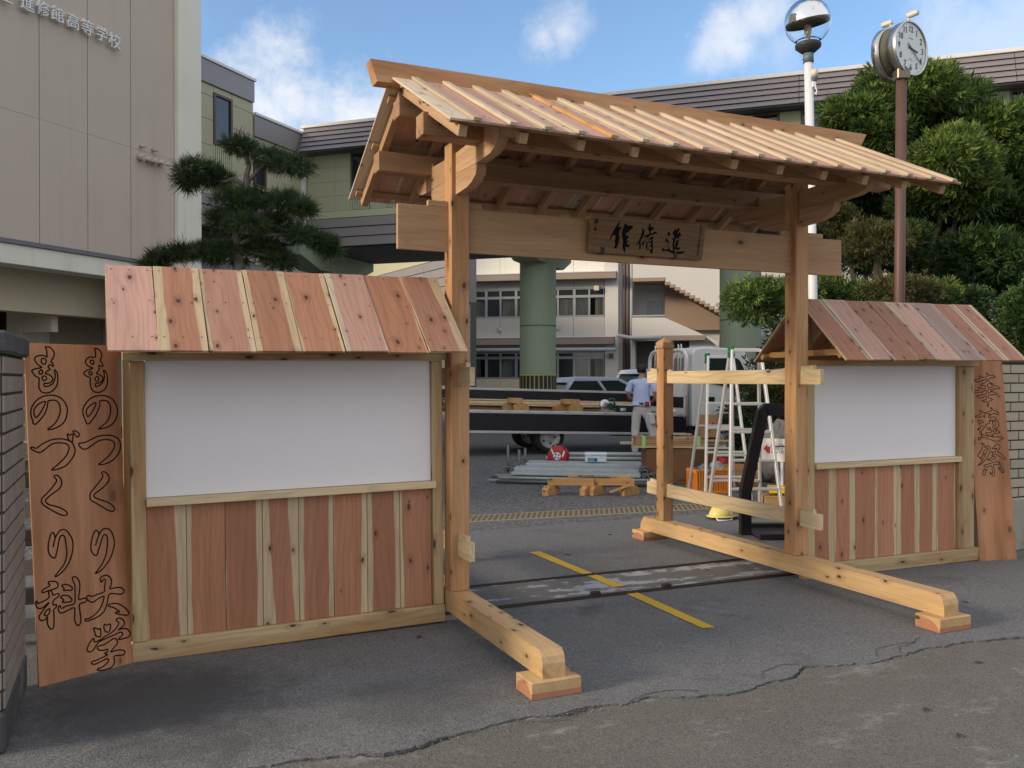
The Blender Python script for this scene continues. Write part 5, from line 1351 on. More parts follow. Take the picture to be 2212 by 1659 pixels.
# upper flight: a white parapet whose lower edge steps down to the right
p = [H6(1232, 40), H6(2250, 40)]
steps = []
x0, y0, x1, y1 = 1410, 205, 1705, 368; n = 11
a0 = H6(x0, y0); a1 = H6(x1, y1)
dx = (a1[0] - a0[0]) / n; dz = (a1[1] - a0[1]) / n
low = [H6(1232, 200), (a0[0], H6(1232, 200)[1])]
for i in range(n + 8):
    low.append((a0[0] + dx * i, a0[1] + dz * (i + 1))); low.append((a0[0] + dx * (i + 1), a0[1] + dz * (i + 1)))
poly = [p[0]] + low + [(low[-1][0], p[0][1])]
mb = MB(); mb.prism(poly, 0.0, 0.25, 'y'); mb.build('upper_parapet', M['white_wall'], tS)
for i in range(n + 8):
    x_ = a0[0] + dx * i; z_ = a0[1] + dz * (i + 1)
    slab('step', (x_ - 0.02, -0.02, z_ - 0.14), (x_ + dx - 0.004, 1.6, z_ - 0.002), M['tan_wall'], tS)
slab('landing', (low[0][0], -0.02, low[0][1] - 0.16), (a0[0] - 0.024, 1.6, low[0][1] - 0.002), M['tan_wall'], tS)
# lower parapet
b = [H6(1228, 415), H6(1405, 415), H6(1700, 545), H6(1700, 640), H6(1228, 515)]
mb = MB(); mb.prism([b[0], b[1], b[2], (b[2][0], b[3][1]), (b[0][0] , b[4][1])][:3] + [(b[2][0], b[2][1] - 0.25), (H6(1620, 515)[0], b[4][1]), (b[0][0], b[4][1])], 0.0, 0.25, 'y'); mb.build('lower_parapet', M['white_wall'], tS)
slab('lower_slab', (b[0][0], -0.05, b[4][1] - 0.22), (H6(1625, 515)[0], 1.6, b[4][1] - 0.003), M['ledge'], tS)
s_ = H6(1230, 600)[0]
slab('stair_back_wall', (s_ - 1.2, 1.62, 0.3), (s_ + 5.2, 1.8, H6(1232, 195)[1]), M['white_wall'], tS)
slab('tan_wall', (H6(1400, 400)[0], 1.30, b[1][1] - 0.5), (H6(1400, 400)[0] + 9, 1.6, H6(1400, 230)[1] + 3), M['tan_wall'], tS)
mb = MB(); mb.box((H6(1300, 400)[0], 1.55, b[0][1] - 0.4), (H6(1385, 400)[0], 1.615, H6(1300, 310)[1])); mb.build('door', M['pipe'], tS)
slab('lower_wall', (H6(1540, 700)[0], 0.3, 0.3), (H6(1540, 700)[0] + 9, 0.6, b[4][1] - 0.24), M['white_wall'], tS)
slab('side_wall', (s_ - 0.1, 0.26, 0.3), (s_ + 0.1, 1.6, b[4][1] - 0.24), M['white_wall'], tS)
slab('lower_room', (s_ + 0.12, 1.2, 0.3), (H6(1540, 700)[0] - 0.01, 1.3, b[4][1] - 0.24), M['soffit'], tS)
slab('handrail', (b[0][0], 0.30, b[0][1] + 0.06), (b[1][0], 0.36, b[0][1] + 0.12), M['pipe'], tS)
# pale building behind the right-hand trees
PB = Wall(at(1645, 700, 30), at(1800, 700, 29))
tP = thing('pale_building', 'pale building with a green band glimpsed right of the second column', 'building', PB.m)
slab('wall', (-0.6, 0.0, 0.2), (9, 0.4, 5.2), M['white_wall'], tP)
slab('green_band', (-0.6, -0.03, 2.2), (9, -0.003, 3.0), M['green_col'], tP)
# ---------------------------------------------------------------- flatbed truck
ux = RGT * 0.956 + FWD * 0.292; ux.z = -0.028
to = V(0.75, 16.8, 0.07)
tm = frame(to, ux, (ux.cross(Vector((0, 0, 1))).cross(ux) * -1) if False else Vector((0, 0, 1)) - ux.normalized() * ux.normalized().z)
truck = thing('flatbed_truck', 'white cab flatbed truck with black side boards parked across the yard', 'truck', tm)
B0, B1 = -1.95, 2.85
slab('bed_deck', (B0, 0.0, 0.74), (B1, 1.78, 0.80), M['deck'], truck)
def gate_board(x0, x1, y, z0, z1, nm):
    mb = MB(); mb.cbox((x0, y, z0 + 0.05), (x1, y + 0.025, z1 - 0.05), 0.003); g = mb.build(nm, M['truck_black'], truck)
    for za, zb_ in ((z0, z0 + 0.048), (z1 - 0.048, z1)):
        m2 = MB(); m2.cbox((x0, y - 0.006, za), (x1, y + 0.031, zb_), 0.005); m2.build('edge_strip', M['alu_dull'], g)
    return g
gate_board(B0, B1, -0.06, 0.375, 0.80, 'side_board')
gate_board(B0, B1 - 0.05, 1.79, 0.805, 1.22, 'side_board')
slab('edge_rail', (B0, -0.028, 0.748), (B1, -0.002, 0.812), M['alu_dull'], truck, 0.004)
mb = MB()
for k in range(12):
    x = B0 + 0.25 + k * 0.4
    mb.cbox((x - 0.05, -0.066, 0.772), (x + 0.05, -0.029, 0.806), 0.004)
tag(mb.build('hinges', M['alu_dull'], truck), kind='stuff')
for y in (0.35, 1.25): slab('chassis_rail', (B0 + 0.2, y, 0.52), (4.6, y + 0.09, 0.70), M['black_metal'], truck)
mb = MB()
for x in (B0 + 0.4, -0.7, 0.75, 1.7, 2.5): mb.box((x, 0.05, 0.64), (x + 0.08, 1.7, 0.735))
mb.build('cross_member', M['black_metal'], truck)
slab('fuel_tank', (1.3, 0.10, 0.34), (2.1, 0.34, 0.62), M['black_metal'], truck, 0.03)
def wheel(parent, c, r, w, rr, dual=False):
    cx, cy, cz = c
    mx = Matrix.Translation((cx, cy, cz)) @ Matrix.Rotation(R(90), 4, 'X')
    h = w / 2
    mb = MB(); mb.lathe([(rr, -h * .9), (r * .93, -h), (r, -h * .7), (r, h * .7), (r * .93, h), (rr, h * .9)], (0, 0, 0), 30, mx)
    wl = mb.build('wheel', M['rubber'], parent)
    mb = MB(); mb.lathe([(rr * 1.02, h * .92), (rr * .95, h * .75), (rr * .80, h * .15), (rr * .55, h * .05), (rr * .42, h * .35), (rr * .0, h * .36)], (0, 0, 0), 26, mx)
    mb.build('rim', M['alu_dull'], wl)
    mb = MB()
    for q in range(5):
        a = q * 2 * math.pi / 5; p = Vector((rr * .62 * math.cos(a), rr * .62 * math.sin(a), 0))
        mb.cyl(mx @ (p + Vector((0, 0, h * .08))), mx @ (p + Vector((0, 0, h * .14))), rr * .11, n=8)
    mb.build('rim_hole', M['black_metal'], wl)
    return wl
for x, y in ((0.0, 0.16), (0.0, 0.36), (0.0, 1.40), (0.0, 1.60), (3.74, 0.16), (3.74, 1.60)): wheel(truck, (x, y, 0.30), 0.30, 0.17, 0.205)
slab('rear_axle', (-0.05, 0.3, 0.24), (0.05, 1.5, 0.36), M['black_metal'], truck)
# cab
prof = [(3.02, 0.55), (3.02, 2.05), (3.08, 2.14), (3.30, 2.18), (4.05, 2.17), (4.25, 2.10), (4.72, 1.35), (4.78, 1.20), (4.80, 0.50), (4.15, 0.50), (4.08, 0.68), (3.92, 0.78), (3.74, 0.81), (3.55, 0.78), (3.40, 0.68), (3.34, 0.55)]
mb = MB()
n = len(prof); b0 = len(mb.v)
def cabw(z): return 0.0 if z < 1.25 else (z - 1.25) * 0.085
ar = []
for yside in (0, 1):
    for x, z in prof:
        y = cabw(z) if yside == 0 else 1.72 - cabw(z)
        mb.v.append((x, y, z))
mb.f += [list(range(n)), list(range(n, 2 * n))[::-1]]; mb.sm += [False, False]; mb.mi += [0, 0]
for i in range(n):
    j = (i + 1) % n; mb.f.append([i, n + i, n + j, j]); mb.sm.append(False); mb.mi.append(0)
cab = mb.build('cab', M['truck_white'], truck)
bv = cab.modifiers.new('round', 'BEVEL'); bv.width = 0.04; bv.segments = 3; bv.limit_method = 'ANGLE'
def cab_poly(name, pts, mat, parent, off=0.006):
    mb = MB(); v = [Vector((x, cabw(z) - off, z)) for x, z in pts]
    w = [Vector((x, cabw(z) + 0.01, z)) for x, z in pts]
    m_ = len(pts); mb.add(v + w, [tuple(range(m_))[::-1]] + [(i, (i + 1) % m_, m_ + (i + 1) % m_, m_ + i) for i in range(m_)])
    return mb.build(name, mat, parent)
door = cab_poly('door', [(3.25, 0.62), (3.25, 2.0), (3.35, 2.06), (4.05, 2.05), (4.16, 1.98), (4.5, 1.36), (4.5, 0.9), (4.18, 0.75), (4.0, 0.88), (3.74, 0.93), (3.45, 0.85), (3.33, 0.64)], M['truck_white'], truck, 0.008)
cab_poly('side_window', [(3.33, 1.46), (3.33, 1.93), (3.40, 1.98), (4.03, 1.97), (4.10, 1.92), (4.42, 1.34), (4.30, 1.27), (3.75, 1.38)], M['car_glass'], door, 0.014)
slab('door_handle', (3.30, -0.03, 1.06), (3.50, -0.007, 1.16), M['black_metal'], door, 0.01)
mb = MB(); mb.box((4.79, 0.2, 1.30), (4.80, 1.5, 1.32)); mb.build('wiper', M['black_metal'], truck)
mb = MB(); mb.tube([(4.55, 0.05, 1.55), (4.72, -0.12, 1.57), (4.72, -0.16, 1.45)], 0.012); mb.cbox((4.66, -0.24, 1.20), (4.74, -0.06, 1.46), 0.02); mb.build('side_mirror', M['black_metal'], truck)
slab('rear_window', (3.008, 0.45, 1.45), (3.018, 1.3, 1.95), M['car_glass'], truck)
slab('mud_guard', (3.30, 0.0, 0.36), (3.33, 0.3, 0.55), M['black_metal'], truck)
# head board and guard frame behind the cab
slab('head_board', (2.86, 0.04, 0.80), (2.90, 1.74, 1.52), M['truck_white'], truck, 0.008)
slab('head_board_band', (2.852, 0.10, 0.92), (2.86, 1.68, 1.14), M['truck_black'], truck)
mb = MB()
mb.tube([(2.88, 0.05, 0.55), (2.88, 0.05, 1.86), (2.88, 0.07, 1.98), (2.88, 0.16, 2.07), (2.88, 0.30, 2.10), (2.88, 1.48, 2.10), (2.88, 1.62, 2.07), (2.88, 1.71, 1.98), (2.88, 1.73, 1.86), (2.88, 1.73, 0.55)], 0.042, 10)
gf = mb.build('guard_frame', M['truck_white'], truck)
mb = MB()
for y in (0.30, 0.42, 1.36, 1.48): mb.tube([(2.88, y, 1.5), (2.88, y, 2.20), (2.88, y + 0.03, 2.22)], 0.014, 6)
mb.build('hook_bar', M['truck_white'], gf)
mb = MB()
for y in (0.62, 0.78, 0.94, 1.10): mb.tube([(2.88, y, 1.5), (2.88, y, 2.08)], 0.012, 6)
mb.build('guard_bar', M['truck_white'], gf)
mb = MB(); mb.tube([(2.84, -0.03, 0.60), (2.80, -0.05, 0.75), (2.80, -0.05, 1.15)], 0.018, 6); mb.cbox((2.80, -0.06, 0.95), (2.84, -0.03, 1.18), 0.006); mb.build('latch', M['alu_dull'], truck)

def place(tmx, lo): return tmx @ Matrix.Translation(lo)
def tframe(x, y, z, rz=0.0): return tm @ Matrix.Translation((x, y, z)) @ Matrix.Rotation(rz, 4, 'Z')
# long boards lying along the far side of the bed
desc = ['wide reddish board lying at the back of the truck bed, topmost', 'pale yellow board on the truck bed under the reddish topmost one', 'pinkish board on the truck bed in the middle of the pile', 'brown stained board low in the pile on the truck bed', 'short pale batten lying in front of the pile on the truck bed', 'thick dark board at the bottom of the pile on the truck bed', 'dark reddish board lying flat nearest the front of the truck bed pile']
for i, (y, z, x0, x1, w, t, mm, rz) in enumerate([(1.15, 0.985, -1.9, 2.45, 0.26, 0.03, 'cedar_roof', 0.02), (1.02, 0.935, -1.9, 2.2, 0.18, 0.045, 'rail', -0.01), (1.2, 0.955, -1.7, 2.5, 0.3, 0.03, 'cedar_roof', 0.0), (0.9, 0.893, -1.8, 1.9, 0.2, 0.03, 'cedar', 0.01), (0.78, 0.893, -1.05, 1.15, 0.05, 0.03, 'rail', -0.015), (1.1, 0.865, -1.9, 2.3, 0.5, 0.07, 'brown_panel', 0.0), (0.66, 0.815, -1.6, 1.8, 0.16, 0.03, 'brown_panel', 0.02)]):
    o = plank('timber_board', (x0, 0, 0), (x1, 0, 0), w, t, M[mm], None, sl=0.1, sr=0.1, tl=0, tone=0.5)
    o.matrix_basis = tframe(0, y, z, rz) @ o.matrix_basis
    tag(o, desc[i], 'board', 'boards loaded on the truck bed')
# trestle blocks on the near edge
def oct_block(mb, x0, x1, y0, y1, z0, z1, c):
    mb.prism([(x0, z0), (x1, z0), (x1, z1 - c), (x1 - c, z1), (x0 + c, z1), (x0, z1 - c)], y0, y1, 'y')
for i, (x, lab) in enumerate(((-0.74, 'orange wooden trestle of three blocks on the truck edge, nearer the gate post'), (0.40, 'wider orange wooden trestle of three blocks on the truck edge above the rear wheel'))):
    t = thing('block_trestle', lab, 'trestle', tframe(x, 0.06, 0.813, 0.15 if i else -0.1), 'block trestles on the truck bed')
    wd = 1.25 if i else 1.0
    for nm, x0, x1, y0, y1 in (('foot_block', -0.19 * wd, 0.06 * wd, 0.14, 0.30), ('foot_block', -0.02, 0.28, 0.0, 0.14)):
        mb = MB(); oct_block(mb, x0, x1, y0, y1, 0.0, 0.13, 0.045); b = mb.build(nm, M['timber'], t); b['seed'] = rng.random() * 20
    mb = MB(); mb.cbox((-0.11 * wd, 0.02, 0.131), (0.17 * wd, 0.17, 0.232), 0.003); b = mb.build('cross_block', M['timber'], t); b['seed'] = rng.random() * 20
# circular saw
t = thing('circular_saw', 'teal and white circular saw resting on an offcut on the truck bed', 'saw', tframe(1.20, 0.16, 0.835))
mb = MB(); mb.lathe([(0.0, -0.03), (0.10, -0.03), (0.115, -0.015), (0.115, 0.02), (0.10, 0.035), (0.0, 0.035)], (0, 0, 0), 20, Matrix.Translation((-0.04, 0, 0.11)) @ Matrix.Rotation(R(80), 4, 'X')); mb.build('blade_guard', M['steel'], t)
mb = MB(); mb.cyl((0.06, -0.07, 0.10), (0.06, 0.12, 0.11), 0.055, 0.048, 14); mb.build('motor', M['teal_tool'], t)
mb = MB(); mb.tube([(0.03, 0.0, 0.17), (0.08, 0.0, 0.235), (0.15, 0.0, 0.23), (0.17, 0.0, 0.13), (0.15, 0.0, 0.03)], 0.024, 10); mb.cbox((0.11, -0.04, 0.0), (0.20, 0.05, 0.05), 0.01); mb.build('handle', M['teal_tool'], t)
mb = MB(); mb.cbox((-0.16, -0.07, 0.0), (0.12, 0.06, 0.006), 0.001); mb.build('base_plate', M['alu'], t)
o = plank('offcut', (1.02, 0.10, 0.822), (1.36, 0.10, 0.822), 0.09, 0.018, M['timber']); o.matrix_basis = tm @ o.matrix_basis
tag(o, 'small wood offcut under the circular saw', 'offcut')
t = thing('tool_case', 'black tool case with a small label on the truck bed beside the man', 'case', tframe(1.62, 0.14, 0.803))
mb = MB(); mb.cbox((-0.15, 0.0, 0.0), (0.17, 0.24, 0.13), 0.012); mb.build('body', M['black_metal'], t)
mb = MB(); mb.cbox((-0.155, -0.005, 0.132), (0.175, 0.245, 0.148), 0.004); mb.build('lid', M['alu_dull'], t)
slab('label', (-0.13, -0.004, 0.03), (-0.02, -0.001, 0.09), M['plastic_white'], t)
slab('label_stripe', (-0.07, -0.006, 0.035), (-0.03, -0.0045, 0.08), M['print_blue'], t)
# crumpled bag on the front of the bed
mb = MB(); bm = bmesh.new(); bmesh.ops.create_icosphere(bm, subdivisions=3, radius=0.13)
for v in bm.verts:
    k_ = 1 + 0.35 * noise.noise(v.co * 9); v.co *= k_; v.co.z = max(v.co.z * 0.55, -0.05)
    v.co.x *= 1.5
me = bpy.data.meshes.new('plastic_bag'); bm.to_mesh(me); bm.free(); me.materials.append(M['plastic_white'])
o = bpy.data.objects.new('plastic_bag', me); COL.objects.link(o); o.matrix_basis = tframe(2.55, 0.14, 0.855); tag(o, 'crumpled pale plastic bag on the truck bed by the head board', 'bag')

# ---------------------------------------------------------------- cars behind the truck
def hatchback(name, label, mt, paint, van=False):
    t = thing(name, label, 'car', mt)
    L, Wd, Ht = 3.55, 1.48, (1.46 if not van else 1.72)
    low = [(0.0, 0.32), (0.03, 0.85), (0.10, 0.97), (1.0, 0.98), (2.55, 0.95), (3.3, 0.86), (3.5, 0.70), (3.55, 0.34), (3.2, 0.24), (2.55, 0.24), (0.9, 0.24), (0.3, 0.26)]
    mb = MB(); mb.prism(low, 0.0, Wd, 'y'); b = mb.build('body', paint, t); bv = b.modifiers.new('round', 'BEVEL'); bv.width = 0.05; bv.segments = 3; bv.limit_method = 'ANGLE'
    bot = [(0.06, 0.05, 0.98), (2.72, 0.05, 0.955), (2.72, Wd - 0.05, 0.955), (0.06, Wd - 0.05, 0.98)]
    top = [(0.42, 0.20, Ht - 0.05), (1.75, 0.20, Ht - 0.01), (1.75, Wd - 0.20, Ht - 0.01), (0.42, Wd - 0.20, Ht - 0.05)]
    mb = MB(); mb.add(bot + top, [(0, 1, 5, 4), (1, 2, 6, 5), (2, 3, 7, 6), (3, 0, 4, 7), (4, 5, 6, 7)]); g = mb.build('cabin', M['car_glass'], t)
    mb = MB(); z = Ht
    mb.prism([(0.24, z - 0.16), (0.40, z - 0.02), (0.9, z + 0.02), (1.5, z + 0.015), (1.90, z - 0.05), (1.92, z - 0.10), (1.4, z - 0.11), (0.45, z - 0.12)], 0.145, Wd - 0.145, 'y'); rf = mb.build('roof', paint, t); bv = rf.modifiers.new('round', 'BEVEL'); bv.width = 0.03; bv.segments = 2
    P = lambda a, b, f: Vector(a).lerp(Vector(b), f)
    for f0, f1, nm in ((0.0, 0.0, 'rear_pillar'), (0.52, 0.56, 'middle_pillar'), (1.0, 1.0, 'front_pillar')):
        for side, (q0, q1, p0_, p1_) in enumerate(((bot[0], bot[1], top[0], top[1]), (bot[3], bot[2], top[3], top[2]))):
            mb = MB(); mb.tube([P(q0, q1, f0), P(p0_, p1_, f1)], 0.07 if f0 == 0 else 0.045, 6); mb.build(nm, paint, t)
    for x, y in ((0.62, 0.08), (2.85, 0.08), (0.62, Wd - 0.08), (2.85, Wd - 0.08)): wheel(t, (x, y, 0.28), 0.28, 0.15, 0.19)
    for y in (0.06, Wd - 0.22): slab('tail_light', (-0.01, y, 0.72), (0.03, y + 0.16, 0.94), M['red_plastic'], t, 0.008)
    slab('bumper', (-0.06, 0.04, 0.30), (0.02, Wd - 0.04, 0.52), paint, t, 0.02)
    return t
g = V(1.42, 25.0); g.z = ground_z(g.y)
hatchback('parked_car', 'silver blue hatchback parked between the green column and the truck', frame(g, RGT * 0.95 + FWD * 0.31), M['silver'])
g = V(4.15, 29.2); g.z = ground_z(g.y)
hatchback('parked_car', 'pale grey van parked behind the silver hatchback', frame(g, RGT * 0.85 + FWD * 0.52), M['white_car'], True)

# ---------------------------------------------------------------- man in a pale blue shirt
pm_o = V(2.42, 16.35); pm_o.z = ground_z(pm_o.y)
pm = frame(pm_o, RGT * 0.98 - FWD * 0.2)          # x to his right (seen from behind), y the way he faces
man = thing('person', 'man seen from behind in pale blue shirt and light grey work trousers by the truck', 'person', pm)
def skin_mesh(name, nodes, edges, mat, parent, sub=2, root=0):
    me = bpy.data.meshes.new(name)
    me.from_pydata([n[:3] for n in nodes], edges, [])
    o = bpy.data.objects.new(name, me); COL.objects.link(o)
    sk = o.modifiers.new('skin', 'SKIN'); sk.use_smooth_shade = True; sk.branch_smoothing = 0.6
    for i, n in enumerate(nodes):
        v = me.skin_vertices[0].data[i]; r = n[3]
        v.radius = r if isinstance(r, tuple) else (r, r); v.use_root = (i == root)
    ss = o.modifiers.new('sub', 'SUBSURF'); ss.levels = sub; ss.render_levels = sub
    bpy.context.view_layer.update()
    m2 = bpy.data.meshes.new_from_object(o.evaluated_get(bpy.context.evaluated_depsgraph_get()))
    m2.polygons.foreach_set('use_smooth', [True] * len(m2.polygons))
    bpy.data.objects.remove(o); bpy.data.meshes.remove(me)
    m2.name = name; m2.materials.clear(); m2.materials.append(mat)
    o = bpy.data.objects.new(name, m2); COL.objects.link(o); o.parent = parent
    return o
# joints (x right, y forward, z up); he looks down, arms forward, weight on the left leg, right leg out
N_ = [(0, 0, 0.98, (.12, .10)), (0, 0.01, 1.12, (.13, .095)), (0, 0.03, 1.30, (.15, .10)), (0, 0.05, 1.42, (.12, .08)), (0, 0.07, 1.50, .052), (0, 0.10, 1.565, .056),
      (0, 0.125, 1.62, (.078, .088)), (0, 0.125, 1.68, (.070, .080)),
      (-.18, 0.05, 1.41, .055), (-.235, 0.02, 1.20, .044), (-.235, 0.10, 1.11, .038), (-.17, 0.30, 1.08, .030), (-.13, 0.375, 1.075, (.034, .020)),
      (.18, 0.05, 1.41, .055), (.25, 0.00, 1.20, .044), (.255, 0.07, 1.09, .038), (.19, 0.28, 1.03, .030), (.15, 0.355, 1.02, (.034, .020)),
      (-.10, 0.0, 0.90, .085), (-.11, 0.03, 0.50, .058), (-.115, -0.01, 0.10, .042), (-.12, 0.10, 0.045, .040), (-.12, 0.17, 0.035, .034),
      (.10, 0.0, 0.90, .085), (.20, 0.04, 0.50, .058), (.27, -0.02, 0.10, .042), (.28, 0.09, 0.045, .040), (.285, 0.16, 0.035, .034)]
E_ = [(0, 1), (1, 2), (2, 3), (3, 4), (4, 5), (5, 6), (6, 7), (3, 8), (8, 9), (9, 10), (10, 11), (11, 12), (3, 13), (13, 14), (14, 15), (15, 16), (16, 17), (0, 18), (18, 19), (19, 20), (20, 21), (21, 22), (0, 23), (23, 24), (24, 25), (25, 26), (26, 27)]
# fingers: four and a thumb on each hand, slightly curled
for hand, sx_ in ((12, 1), (17, -1)):
    hx, hy, hz = N_[hand][:3]
    for k_, (dx, ln) in enumerate(((-.027, .068), (-.009, .078), (.009, .074), (.027, .058))):
        i0 = len(N_); N_ += [(hx + dx, hy + .045, hz, .009), (hx + dx, hy + .045 + ln * .5, hz - .010, .0085), (hx + dx, hy + .045 + ln * .8, hz - .035, .0075)]
        E_ += [(hand, i0), (i0, i0 + 1), (i0 + 1, i0 + 2)]
    i0 = len(N_); N_ += [(hx + sx_ * .040, hy + .0, hz - .004, .010), (hx + sx_ * .052, hy + .045, hz - .015, .009)]; E_ += [(hand, i0), (i0, i0 + 1)]
body = skin_mesh('body', N_, E_, M['skin'], man)
# face and ears on the far side of the head
mb = MB()
for sx_ in (-1, 1):
    mb.lathe([(0.0, 0.012), (0.016, 0.010), (0.020, 0.0), (0.012, -0.008), (0, -0.01)], (0, 0, 0), 10, Matrix.Translation((sx_ * 0.080, 0.115, 1.615)) @ Matrix.Rotation(R(90), 4, 'Y') @ Matrix.Diagonal((1.6, 1, 1, 1)))
mb.build('ear', M['skin'], man)
mb = MB(); mb.tube([(0, 0.205, 1.635), (0, 0.232, 1.600), (0, 0.212, 1.592)], [0.008, 0.014, 0.008], 8); mb.build('nose', M['skin'], man)
mb = MB()
for sx_ in (-1, 1): mb.lathe([(0, 0.011), (0.009, 0.007), (0.012, 0.0), (0.009, -0.007), (0, -0.011)], (sx_ * 0.030, 0.198, 1.634), 10)
mb.build('eye', M['ink'], man)
slab('mouth', (-0.022, 0.196, 1.566), (0.022, 0.203, 1.572), M['seal'], man)
# hair: a cap of hair over the back and crown
bm = bmesh.new(); bmesh.ops.create_uvsphere(bm, u_segments=28, v_segments=18, radius=1.0)
for v in bm.verts:
    c = v.co.copy()
    r_ = 1 + 0.035 * noise.noise(c * 6)
    v.co = Vector((c.x * 0.091 * r_, c.y * 0.105 * r_ + 0.112, c.z * 0.108 * r_ + 1.648))
dele = [v for v in bm.verts if (v.co.y > 0.165 and v.co.z < 1.69) or v.co.z < 1.572]
bmesh.ops.delete(bm, geom=dele, context='VERTS')
me = bpy.data.meshes.new('hair'); bm.to_mesh(me); bm.free(); me.materials.append(M['hair'])
me.polygons.foreach_set('use_smooth', [True] * len(me.polygons))
o = bpy.data.objects.new('hair', me); COL.objects.link(o); o.parent = man
sh = [(0, 0, 0.985, (.175, .140)), (0, 0.00, 1.12, (.172, .132)), (0, 0.02, 1.28, (.182, .125)), (0, 0.045, 1.42, (.14, .095)), (0, 0.065, 1.475, .068),
      (-.185, 0.05, 1.405, .075), (-.245, 0.02, 1.25, .070), (-.252, 0.015, 1.20, .072), (.185, 0.05, 1.405, .075), (.258, 0.0, 1.25, .070), (.266, -0.005, 1.20, .072)]
shirt = skin_mesh('shirt', sh, [(0, 1), (1, 2), (2, 3), (3, 4), (3, 5), (5, 6), (6, 7), (3, 8), (8, 9), (9, 10)], M['shirt'], man, root=1)
# soft folds in the cloth
for o_, amp, fr_ in ((shirt, 0.007, 9),):
    for v in o_.data.vertices:
        n_ = noise.noise(Vector((v.co.x * 7, v.co.y * 7, v.co.z * fr_))) * amp; v.co += v.normal * n_
tr = [(0, 0, 1.02, (.160, .125)), (0, 0.0, 0.90, (.165, .13)), (-.095, 0.0, 0.84, (.10, .105)), (-.112, 0.03, 0.50, .082), (-.117, 0.0, 0.14, .066), (-.118, 0.01, 0.09, .068),
      (.105, 0.0, 0.84, (.10, .105)), (.205, 0.04, 0.50, .085), (.27, 0.0, 0.14, .068), (.275, 0.01, 0.09, .070)]
trs = skin_mesh('trousers', tr, [(0, 1), (1, 2), (2, 3), (3, 4), (4, 5), (1, 6), (6, 7), (7, 8), (8, 9)], M['trousers'], man, sub=3, root=1)
for v in trs.data.vertices:
    n_ = noise.noise(Vector((v.co.x * 9, v.co.y * 9, v.co.z * 13))) * 0.010 + noise.noise(Vector((v.co.x * 22, v.co.y * 22, v.co.z * 26))) * 0.004
    v.co += v.normal * n_
mb = MB(); mb.cbox((0.205, -0.10, 0.55), (0.325, 0.08, 0.76), 0.02); mb.build('cargo_pocket', M['trousers'], man, Matrix.Rotation(R(-8), 4, 'Y') @ Matrix.Translation((0.03, 0, 0.03)))
mb = MB(); mb.lathe([(0.166, 0.985), (0.170, 0.985), (0.170, 1.022), (0.166, 1.022)], (0, 0, 0), 28, Matrix.Diagonal((1, 0.78, 1, 1))); mb.build('belt', M['belt'], man)
mb = MB(); mb.cbox((0.075, -0.165, 0.965), (0.15, -0.135, 1.045), 0.008); mb.build('belt_tool', M['red_plastic'], man)
for x in (-.12, .28):
    mb = MB(); mb.cbox((x - 0.05, -0.07, 0.0), (x + 0.05, 0.20, 0.075), 0.02); mb.build('shoe', M['plastic_white'], man)

# ---------------------------------------------------------------- scaffold parts and tools on the yard
def gp(u, v): return on_ground(u, v)
def loose(name, a, b, r, mat, label, cat, group, n=10):
    o = MB().cyl((0, 0, 0), (0, 0, (Vector(b) - Vector(a)).length), r, n=n)
    d = (Vector(b) - Vector(a)).normalized()
    x = d.orthogonal().normalized(); y = d.cross(x)
    m_ = Matrix((x, y, d)).transposed().to_4x4(); m_.translation = Vector(a)
    t = o.build(name, mat, None, m_)
    return tag(t, label, cat, group)
# front bundle of braces
for i in range(10):
    f = i / 9
    layer = i % 2
    a = V(-0.32 + rng.uniform(-0.10, 0.10) + 0.03 * i, 12.35 + 0.055 * i, 0.055 + 0.045 * layer)
    b = V(1.92 + rng.uniform(-0.08, 0.05), 11.95 + 0.055 * i, 0.055 + 0.045 * layer)
    loose('scaffold_brace', a, b, 0.021, M['galv'] if i % 3 else M['galv_dark'], 'thin galvanised brace lying in the front bundle of scaffold parts', 'scaffold pole', 'scaffold braces lying in the front bundle')
# rear stack of tubes
k_ = 0
for row, cnt in ((0, 6), (1, 5), (2, 4), (3, 2)):
    for j in range(cnt):
        a = V(0.62 + rng.uniform(-0.08, 0.08), 14.05 + j * 0.075 + row * 0.035, 0.085 + row * 0.065); b = V(2.32 + rng.uniform(-0.05, 0.05), 13.95 + j * 0.075 + row * 0.035, 0.085 + row * 0.065)
        loose('scaffold_tube', a, b, 0.032, M['galv'] if (k_ % 4) else M['pipe'], 'galvanised tube in the stack behind the red cable reel', 'scaffold pole', 'scaffold tubes stacked behind the reel'); k_ += 1
# walkway planks with end hooks
wl_ = ['galvanised walkway plank with hooked ends, lowest and nearest in its stack', 'galvanised walkway plank with hooked ends lying in the middle of its stack', 'galvanised walkway plank with hooked ends lying under the white toolbox']
for i, (lat, dep, z, ln) in enumerate(((0.02, 12.62, 0.135, 1.82), (0.06, 13.0, 0.165, 1.82), (0.24, 13.38, 0.195, 1.80))):
    mt = frame(V(lat, dep, z), RGT * 0.985 - FWD * 0.16 + UP * -0.005)
    t = thing('walkway_plank', wl_[i], 'scaffold plank', mt, 'galvanised walkway planks')
    mb = MB(); mb.cbox((0, -0.24, 0.0), (ln, 0.24, 0.04), 0.006)
    mb.build('deck', M['galv'], t)
    for x in (0.0, ln):
        for y in (-0.19, 0.19):
            s_ = -1 if x == 0 else 1
            mb = MB(); mb.tube([(x, y, 0.02)] + [(x + s_ * (0.055 + 0.045 * math.sin(a)), y, 0.02 + 0.045 * (1 - math.cos(a)) ) for a in np.linspace(0, 3.9, 9)], 0.011, 7)
            mb.build('hook', M['galv_dark'], t)
